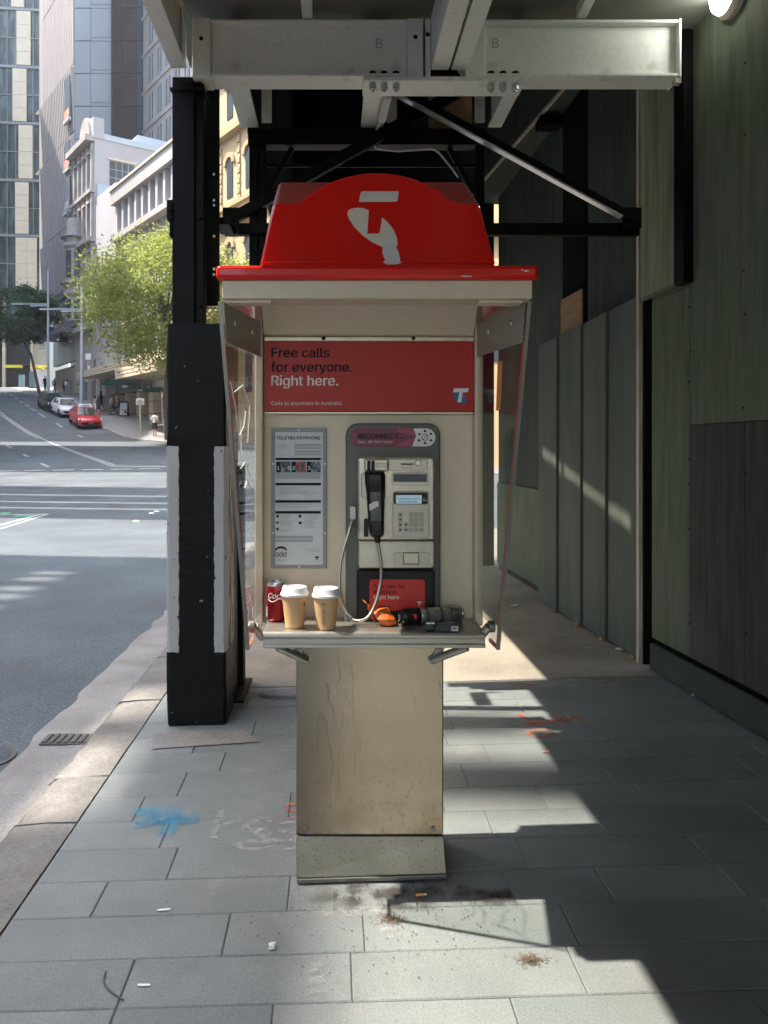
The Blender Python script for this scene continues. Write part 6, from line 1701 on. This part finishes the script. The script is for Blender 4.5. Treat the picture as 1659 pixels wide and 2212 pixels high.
q = MB(); q.hexa([(bp_.x - w, Y + .25, bp_.z), (bp_.x + w, Y + .25, bp_.z), (bp_.x + w, Y + .3, bp_.z), (bp_.x - w, Y + .3, bp_.z), (bp_.x - w, Y + .01, bp_.z + 1.25), (bp_.x + w, Y + .01, bp_.z + 1.25), (bp_.x + w, Y + .05, bp_.z + 1.25), (bp_.x - w, Y + .05, bp_.z + 1.25)]); q.build('rear_board', 'blackply', af_)
def onb(x, z): return (bp_.x + x, Y - .31 + .2 * z, bp_.z + z)
q = MB(); q.quad(onb(-.30, .08), onb(.30, .08), onb(.30, 1.12), onb(-.30, 1.12)); pc = q.build('picture', 'paleblue', af_, fix=False)
for k, (m, z0, z1, ww) in enumerate((('cup', .30, .52, .2), ('packblack', .52, .56, .21), ('cup', .20, .29, .2), ('tyre', .22, .5, .10))):
    cx_ = .0 if k < 3 else .2
    q = MB(); q.quad(*[Vector(onb(*p)) + Vector((0, -.006 - .002 * k, 0)) for p in ((cx_ - ww, z0), (cx_ + ww * .6, z0), (cx_ + ww * .5, z1), (cx_ - ww * .85, z1))]); q.build('picture_print', m, pc, fix=False)
for u, v, vt, lab in ((47, 823, 797, 'teal bollard bin nearer the crossing bend'), (70, 838, 805, 'teal bollard bin beside the leaning tree')):
    b = g2(u, v); Y = b.y; h = (v - vt) / F * Y; w = 5.2 / F * Y
    t = thing('bollard_bin', lab, 'bin', b, group='teal bins on the far footpath')
    q = MB(); q.box(b.x - w, b.x + w, Y - .3, Y + .3, b.z + .1, b.z + h); q.build('body', 'bollard', t, bevel=.04)
    q = MB(); q.box(b.x - w * 1.25, b.x + w * 1.25, Y - .38, Y + .38, b.z, b.z + .12); q.build('foot', 'roofgrey', t)
    q = MB(); q.box(b.x - w * 1.05, b.x + w * 1.05, Y - .33, Y + .33, b.z + h, b.z + h + .08); q.build('cap', 'panelgrey', t)
b = g2(83, 836); b.y = 103; b.x = X(84, 103); b.z = Z(806, 103)
yp = thing('flower_planter', 'yellow flowering planter row across the far road', 'planter', (b.x, 103, 9.6))
q = MB(); q.box(X(73, 103), X(104, 103), 102.7, 103.4, 9.55, Z(798, 103)); q.build('trough', 'paperwhite', yp)
r = random.Random(2)
for uc in (77, 88, 99):
    q = MB()
    for k in range(260):
        c = Vector((X(uc, 103) + r.gauss(0, .22), 103 + r.gauss(0, .15), Z(795, 103) + r.gauss(0, .16))); d = Vector((r.uniform(-1, 1), r.uniform(-1, 1), r.uniform(-1, 1))).normalized() * .08; s = d.orthogonal().normalized() * .06
        q.quad(c - d, c + s, c + d, c - s)
    q.build('flowers', 'yellow', yp, fix=False)['kind'] = 'stuff'

# --- people
def skin_mesh(verts, edges, rad, seg=2):
    me = bpy.data.meshes.new('skin'); me.from_pydata(verts, edges, [])
    o = bpy.data.objects.new('skin', me); COL.objects.link(o)
    md = o.modifiers.new('skin', 'SKIN'); md.use_smooth_shade = True
    for i, r_ in enumerate(rad): me.skin_vertices[0].data[i].radius = r_ if isinstance(r_, tuple) else (r_, r_)
    for d in me.skin_vertices[0].data: d.use_root = False
    me.skin_vertices[0].data[0].use_root = True
    sb_ = o.modifiers.new('sub', 'SUBSURF'); sb_.levels = seg; sb_.render_levels = seg
    out = bpy.data.meshes.new_from_object(o.evaluated_get(bpy.context.evaluated_depsgraph_get()))
    bpy.data.objects.remove(o); bpy.data.meshes.remove(me)
    return out
def person(label, loc, rz, top, bottom, shoes='clothwhite', h=1.74, stride=.12, short=False, sleeves=False, hair='hair', sit=False, skirt=False, arms=None, lean=0.0, long_hair=False, bag=None):
    """a figure in its own axes: faces +x, y to its left"""
    k = h / 1.74
    V, E, Rr, tg = [], [], [], []
    def jt(x, y, z, r_, par=None, t=None):
        V.append((x * k, y * k, z * k)); Rr.append((r_[0] * k, r_[1] * k) if isinstance(r_, tuple) else r_ * k)
        if par is not None: E.append((par, len(V) - 1)); tg.append(t)
        return len(V) - 1
    hz = .50 if sit else .93
    pel = jt(0, 0, hz, (.145, .105))
    wa = jt(.01 + lean * .2, 0, hz + .17, (.135, .095), pel, 'top')
    chs = jt(.01 + lean * .6, 0, hz + .38, (.165, .11), wa, 'top')
    nk = jt(lean, 0, hz + .535, .055, chs, 'top')
    hb_ = jt(lean + .02, 0, hz + .61, .06, nk, 'skin')
    hd = jt(lean + .03, 0, hz + .69, (.082, .10), hb_, 'skin')
    ht = jt(lean + .02, 0, hz + .775, (.07, .085), hd, 'hair')
    for s in (-1, 1):
        st_ = stride * s
        if sit:
            kn = jt(.42, .10 * s, .50, .075, pel, 'bottom'); an = jt(.44, .10 * s, .09, .045, kn, 'bottom'); to = jt(.58, .11 * s, .04, .04, an, 'shoe')
        else:
            hp = jt(.0 + st_ * .2, .09 * s, .84, .092, pel, 'bottom')
            kn = jt(.03 + st_ * .9, .10 * s, .50, .066 if not short else .060, hp, 'bottom'); 
            cf = jt(.0 + st_ * 1.2, .10 * s, .34, .056, kn, 'skin' if short else 'bottom')
            an = jt(-.01 + st_ * 1.5, .105 * s, .09, .040, cf, 'skin' if short else 'bottom'); to = jt(.14 + st_ * 1.5, .12 * s, .035, .036, an, 'shoe')
        shd = jt(lean * .9, .19 * s, hz + .47, .062, chs, 'top')
        a_ = (arms or (0, 0))[0 if s < 0 else 1]
        el = jt(lean * .9 - .04 + .10 * a_, .245 * s, hz + .20, .046, shd, 'top')
        wr = jt(lean * .9 + .02 + .26 * a_, (.25 - .10 * abs(a_)) * s, hz - .03 + .22 * max(0, a_), .034, el, 'top' if sleeves else 'skin')
        hn = jt(lean * .9 + .04 + .30 * a_, (.245 - .12 * abs(a_)) * s, hz - .12 + .26 * max(0, a_), .032, wr, 'skin')
    me = skin_mesh(V, E, Rr)
    names = [top, bottom, shoes, 'skin', hair]
    for n_ in names: me.materials.append(M[n_])
    idx = {'top': 0, 'bottom': 1, 'shoe': 2, 'skin': 3, 'hair': 4}
    VV = [Vector(v) for v in V]
    for p in me.polygons:
        c = p.center; best = None
        for (a, b), t in zip(E, tg):
            A, B = VV[a], VV[b]; d = B - A
            f = max(0, min(1, (c - A).dot(d) / d.length_squared)); D = (A + d * f - c).length
            if best is None or D < best[0]: best = (D, t)
        i = idx[best[1]]
        if i == 3 and c.z > (hz + .58) * k and c.x < (lean + .03) * k: i = 4
        p.material_index = i
    t = thing('person', label, 'person', loc, rz)
    o = bpy.data.objects.new('body', me); COL.objects.link(o); o.parent = t; ORG[o.name] = (0, 0, 0)
    if skirt:
        q = MB(); q.lathe([(.15 * k, (hz + .1) * k), (.19 * k, (hz - .12) * k), (.22 * k, (hz - .40) * k)], (0, 0, 0), 16, close=False); q.build('skirt', bottom, t, local=True, smooth=60)
    if short and not skirt:
        for s in (-1, 1):
            q = MB(); q.lathe([(.125 * k, (hz - .02) * k), (.115 * k, .74 * k), (.105 * k, .56 * k)], ((stride * s * .6) * k, .095 * s * k, 0), 14, close=False); q.build('shorts_leg', bottom, t, local=True, smooth=60)
    if long_hair:
        q = MB(); q.lathe([(.02 * k, (hz + .80) * k), (.095 * k, (hz + .74) * k), (.105 * k, (hz + .62) * k), (.09 * k, (hz + .45) * k), (.04 * k, (hz + .40) * k)], ((lean - .035) * k, 0, 0), 14); q.build('hair', hair, t, local=True, smooth=60)
    if bag:
        q = MB(); q.hexa([(-.30 * k, -.15 * k, (hz + .12) * k), (-.13 * k, -.15 * k, (hz + .10) * k), (-.13 * k, .15 * k, (hz + .10) * k), (-.30 * k, .15 * k, (hz + .12) * k), (-.25 * k, -.13 * k, (hz + .52) * k), (-.11 * k, -.13 * k, (hz + .50) * k), (-.11 * k, .13 * k, (hz + .50) * k), (-.25 * k, .13 * k, (hz + .52) * k)]); q.build('backpack', bag, t, local=True, bevel=.03)
    return t
person('person in white t-shirt and black shorts walking away along the far kerb', g2(334, 943), R(80), 'clothwhite', 'clothblack', h=1.76, stride=.05, short=True)
person('person in black carrying a pale bag walking behind the black car', g2(118, 851), R(70), 'clothblack', 'clothblack', h=1.74, stride=.22, sleeves=True, bag='clothgrey')
person('person in maroon jacket beside another in pale denim', g2(138, 851), R(75), 'clothred', 'clothblack', h=1.76, sleeves=True)
person('person in pale denim with a white bag beside the maroon jacket', g2(145, 852), R(70), 'clothgrey', 'clothdenim', h=1.64, stride=.2, sleeves=True, long_hair=True, bag='clothwhite')
person('person in dark clothes half hidden behind the lamp post and leaning tree', g2(97.5, 846), R(-90), 'clothblack', 'clothblack', h=1.8, sleeves=True)
person('person with long dark hair and white trousers behind the red taxi', g2(206, 894), R(60), 'clothgrey', 'clothwhite', h=1.62, long_hair=True)
person('person in short black skirt and boots behind the red taxi', g2(213, 897), R(70), 'clothblack', 'clothblack', shoes='clothblack', h=1.66, short=True, skirt=True, long_hair=True, sleeves=True)
person('person in black leaning in the cafe doorway under the green awning', g2(218, 884), R(180), 'clothblack', 'clothblack', h=1.7, sleeves=True, long_hair=True)
person('person in grey shirt and khaki trousers bending at the cafe tables', g2(237, 897), R(20), 'clothgrey', 'clothkhaki', shoes='clothblack', h=1.74, stride=.08, lean=.16, arms=(.6, .6), sleeves=True)
person('person in black seated at the cafe table nearest the khaki trousers', g2(247, 893), R(180), 'clothblack', 'clothblack', sit=True, sleeves=True, arms=(.5, .5))
person('person in black seated at the cafe table beside the shop pier', g2(257, 893), R(200), 'clothblack', 'clothblack', sit=True, sleeves=True, arms=(.5, .5))
person('person with backpack and pink top across the far road', Vector((X(93, 107), 107, zr(107) + .4)), R(0), 'clothred', 'clothdenim', h=2.0, bag='clothblack')
person('person in dark coat before the honey coloured entrance wall', Vector((X(101, 105), 105, zr(105) + .1)), R(60), 'clothblack', 'clothblack', h=1.8, sleeves=True)
ctb = g2(252, 894)
cf_ = thing('cafe_table', 'small dark cafe table between the two seated people', 'table', ctb)
q = MB(); q.lathe([(.33, ctb.z + .70), (.33, ctb.z + .73)], (ctb.x, ctb.y, 0), 18); q.build('table_top', 'roofgrey', cf_)
q = MB(); q.tube([ctb, ctb + Vector((0, 0, .7))], .03, 8); q.build('leg', 'roofgrey', cf_)
q = MB(); q.lathe([(.22, ctb.z), (.20, ctb.z + .03)], (ctb.x, ctb.y, 0), 14); q.build('base', 'roofgrey', cf_)

# --- cars
def car(label, loc, rz, paint, hatch=False, taxi=False, plate_m='white', L=1.0):
    t = thing('parked_car', label, 'car', loc, rz, group='cars parked along the far kerb')
    st_ = [(2.36, .60, .34, .58), (2.26, .78, .22, .70), (1.95, .87, .17, .79), (1.45, .90, .17, .88), (1.05, .905, .17, .94), (.2, .91, .17, .98), (-1.2, .91, .17, 1.02), (-1.9, .89, .20, 1.05), (-2.25, .82, .26, .98 if not hatch else 1.0), (-2.40, .72, .38, .86)]
    vv = []
    for x, w, zb_, zt in st_:
        x *= L
        vv += [(x, -w * .86, zb_), (x, -w, zb_ + .14), (x, -w * 1.0, zt - .20), (x, -w * .93, zt - .06), (x, -w * .80, zt), (x, w * .80, zt), (x, w * .93, zt - .06), (x, w, zt - .20), (x, w, zb_ + .14), (x, w * .86, zb_)]
    n = 10
    q = MB(); q.add(vv, [(i * n + j, i * n + (j + 1) % n, (i + 1) * n + (j + 1) % n, (i + 1) * n + j) for i in range(len(st_) - 1) for j in range(n)] + [tuple(range(n)), tuple((len(st_) - 1) * n + j for j in range(n))[::-1]])
    body = q.build('body', paint, t, local=True, smooth=40)
    xr, xb_ = (-1.05, -1.95) if not hatch else (-1.5, -2.15)
    gb = [(1.12 * L, .80, .92), (.95 * L, .83, .97), (-.2, .84, 1.0), (xb_ * L, .80, 1.03)]
    gt = [(.30 * L, .60, 1.41), (.22 * L, .62, 1.44), (-.35, .63, 1.47), (xr * L, .58, 1.43)]
    q = MB(); vv = []
    for (x, w, z), (x2, w2, z2) in zip(gb, gt): vv += [(x, -w, z), (x2, -w2, z2), (x2, w2, z2), (x, w, z)]
    q.add(vv, [(i * 4 + j, i * 4 + j + 1, (i + 1) * 4 + j + 1, (i + 1) * 4 + j) for i in range(3) for j in range(3)] + [(0, 1, 2, 3), (15, 14, 13, 12)])
    q.build('cabin', paint, t, local=True, smooth=30)
    def lp(a, b, f): return Vector(a).lerp(Vector(b), f)
    a, b, c, d = (1.13 * L, -.76, .95), (.31 * L, -.57, 1.40), (.31 * L, .57, 1.40), (1.13 * L, .76, .95)
    q = MB(); q.quad(*[Vector(p) + Vector((.012, 0, .012)) for p in (a, d, c, b)]); q.build('windscreen', 'carglass', t, local=True, fix=False)
    a, b, c, d = (xb_ * L, -.74, 1.06), (xr * L, -.54, 1.40), (xr * L, .54, 1.40), (xb_ * L, .74, 1.06)
    q = MB(); q.quad(*[Vector(p) + Vector((-.012, 0, .012)) for p in (a, b, c, d)]); q.build('rear_window', 'carglass', t, local=True, fix=False)
    for s in (-1, 1):
        for (x0, x1, y0, y1) in ((.85, -.28, .20, -.30), (-.36, -1.55 if hatch else -1.35, -.38, -1.15)):
            q = MB(); q.quad(*[(x * L, s * (w + .012), z) for x, w, z in ((x0, .825, 1.0), (x1, .83, 1.03), (y1, .635, 1.40), (y0, .64, 1.39))]); q.build('side_window', 'carglass', t, local=True, fix=False)
        q = MB(); q.hexa([(.78 * L, s * .90, .98), (.66 * L, s * .90, .98), (.66 * L, s * 1.08, 1.0), (.78 * L, s * 1.06, 1.0), (.76 * L, s * .90, 1.10), (.66 * L, s * .90, 1.12), (.66 * L, s * 1.08, 1.12), (.76 * L, s * 1.06, 1.10)]); q.build('mirror', paint, t, local=True)
        q = MB(); q.hexa([(2.22 * L, s * .50, .60), (2.0 * L, s * .86, .62), (1.9 * L, s * .80, .62), (2.1 * L, s * .5, .60), (2.24 * L, s * .50, .70), (1.88 * L, s * .885, .76), (1.8 * L, s * .8, .77), (2.1 * L, s * .5, .70)]); q.build('headlight', 'lamp', t, local=True)
        for x in (1.42 * L, -1.40 * L):
            A = Vector((0, s, 0)).to_track_quat('Z', 'Y').to_matrix()
            q = MB(); q.lathe([(.22, -.02), (.335, -.02), (.335, .17), (.30, .20), (.23, .20)], (x, s * .73, .335), 20, 0, A); wl_ = q.build('wheel', 'tyre', t, local=True, smooth=40)
            q = MB(); q.lathe([(.225, .17), (.21, .19), (.06, .185), (.05, .20)], (x, s * .73, .335), 20, 0, A); q.build('rim', 'rim', wl_, local=True, smooth=30)
    q = MB(); q.hexa([(2.36 * L, -.55, .30), (2.36 * L, .55, .30), (2.1 * L, .6, .30), (2.1 * L, -.6, .30), (2.385 * L, -.66, .52), (2.385 * L, .66, .52), (2.1 * L, .66, .52), (2.1 * L, -.66, .52)]); q.build('lower_grille', 'plastic', t, local=True)
    q = MB(); q.hexa([(2.33 * L, -.36, .555), (2.33 * L, .36, .555), (2.1 * L, .4, .555), (2.1 * L, -.4, .555), (2.30 * L, -.46, .63), (2.30 * L, .46, .63), (2.1 * L, .46, .63), (2.1 * L, -.46, .63)]); q.build('upper_grille', 'plastic', t, local=True)
    q = MB(); q.box(2.392 * L, 2.41 * L, -.20, .20, .40, .50); q.build('number_plate', plate_m, t, local=True)
    q = MB(); q.box(2.335 * L, 2.345 * L, -.06, .06, .57, .62); q.build('badge', 'galv', t, local=True)
    if taxi:
        q = MB(); q.hexa([(.15, -.52, 1.455), (.15, .52, 1.455), (-.25, .52, 1.465), (-.25, -.52, 1.465), (.08, -.44, 1.66), (.08, .44, 1.66), (-.18, .44, 1.66), (-.18, -.44, 1.66)]); sg_ = q.build('roof_sign', 'white', t, local=True, bevel=.02)
        RT = Matrix.Rotation(R(90), 4, 'Z')
        lettering('TAXI', -.26, 1.485, -.150, 'ink', sg_, width=.52, bold=.03, T=RT, local=True)
    return t
def rp_(u, v): 
    p = ground_at(u, v); return p
hd = R(-58)
def slope_at(Y): return math.atan((zr(Y + 1) - zr(Y - 1)) / 2)
for u, v, lab, paint, kw, rz in ((183, 919, 'red taxi with a white roof sign, nearest of the parked cars', 'carred', dict(taxi=True, plate_m='plateblue'), R(-61)),
                                 (142, 897, 'white hatchback parked between the red taxi and the black car', 'carwhite', dict(hatch=True, L=.9), R(-58)),
                                 (113, 884, 'black car parked behind the white hatchback up the hill', 'carblack', dict(hatch=True), R(-56))):
    p = ground_at(u, v)
    p.z += .02
    c = car(lab, p, rz, paint, **kw)
    # nose down the hill: pitch about the car's own cross axis
    hx = math.cos(rz), math.sin(rz)
    c.rotation_euler = (Matrix.Rotation(rz, 3, 'Z') @ Matrix.Rotation(-math.asin(max(-.3, min(.3, hx[1] * math.tan(slope_at(p.y))))), 3, 'Y')).to_euler()

# ================================================================== BUILDINGS ACROSS THE ROAD (unseen beside the frame, sized to shade the street)
def block(label, x0, x1, y0, y1, z1, m, floors=7):
    t = thing('street_building', label, 'building', ((x0 + x1) / 2, (y0 + y1) / 2, 0))
    q = MB(); q.box(x0, x1, y0, y1, -.3, z1); q.build('wall', m, t)
    q = MB(); q.box(x0 - .2, x1 + .35, y0 - .0, y1 + .0, z1 + .002, z1 + .5); q.build('cornice', m, t)
    return t
t = thing('street_building', 'white office block with an added light-shaping screen across the road beside the crossing', 'building', (-24, 4, 0))
q = MB(); q.box(-32, -17, -4, 13, -.3, 20); q.build('wall', 'whitewall', t)
q = MB()
def scr_(y0, y1, z0, z1): q.box(-17.3, -17.0, y0, y1, z0, z1)  # added screen, openings and stubs shaped to cast light patches and dark bands
scr_(-4, 13, 20, 24.3)
for a_, b_ in ((-4, 8.3), (11.6, 13)): scr_(a_, b_, 24.3, 25.7)
for k in range(9): scr_(8.5 + k * .37 + .1 * (k % 3), 8.66 + k * .37 + .1 * (k % 3), 24.3, 25.7)
scr_(-4, 13, 25.7, 29.0)
for a_, b_ in ((-4, 4.95), (5.75, 6.1), (6.6, 13)): scr_(a_, b_, 29.0, 30.2)
scr_(-4, 13, 30.2, 31.5)
scr_(5.18, 5.62, 31.5, 33.8); scr_(5.9, 6.2, 31.5, 33.4)
q.build('shadow_screen', 'whitewall', t)
t = thing('street_building', 'white slab building split by added light slits across the road beyond the side lane', 'building', (-17.5, 22, 0))
for a_, b_ in ((18.2, 20.1), (20.5, 21.6), (22.05, 23.6), (24.0, 26.3)):  # slits between the bays added to let thin sun streaks onto the road
    q = MB(); q.box(-18, -17, a_, b_, -.3, 33); q.build('wall', 'whitewall', t)
block('grey office block farther along the far side of the road', -62, -22, 33.2, 49.0, 29.5, 'whitewall')
block('tall stone tower far along the far side of the road', -74, -46, 55.5, 92, 62, 'whitewall')
block('white office block across the road behind the camera', -32, -17, -40, -4.3, 31.0, 'whitewall')
block('stone office block behind the hoarding on the near side', 2.75, 20, -40, 3.0, 40, 'oldstone')

# ================================================================== HAZE
q = MB(); q.box(-172, 90, -48, 310, -1.6, 99)
hz_ = q.build('haze', 'white'); hz_['kind'] = 'stuff'; hz_['label'] = 'thin pale city haze'
m = bpy.data.materials.new('haze'); m.use_nodes = True
nt = m.node_tree; nt.nodes.remove(nt.nodes['Principled BSDF'])
pv = nt.nodes.new('ShaderNodeVolumePrincipled'); pv.inputs['Density'].default_value = 0.0004; pv.inputs['Color'].default_value = (.95, .96, 1, 1); pv.inputs['Anisotropy'].default_value = 0.3
nt.links.new(pv.outputs[0], nt.nodes['Material Output'].inputs['Volume'])
hz_.data.materials[0] = m
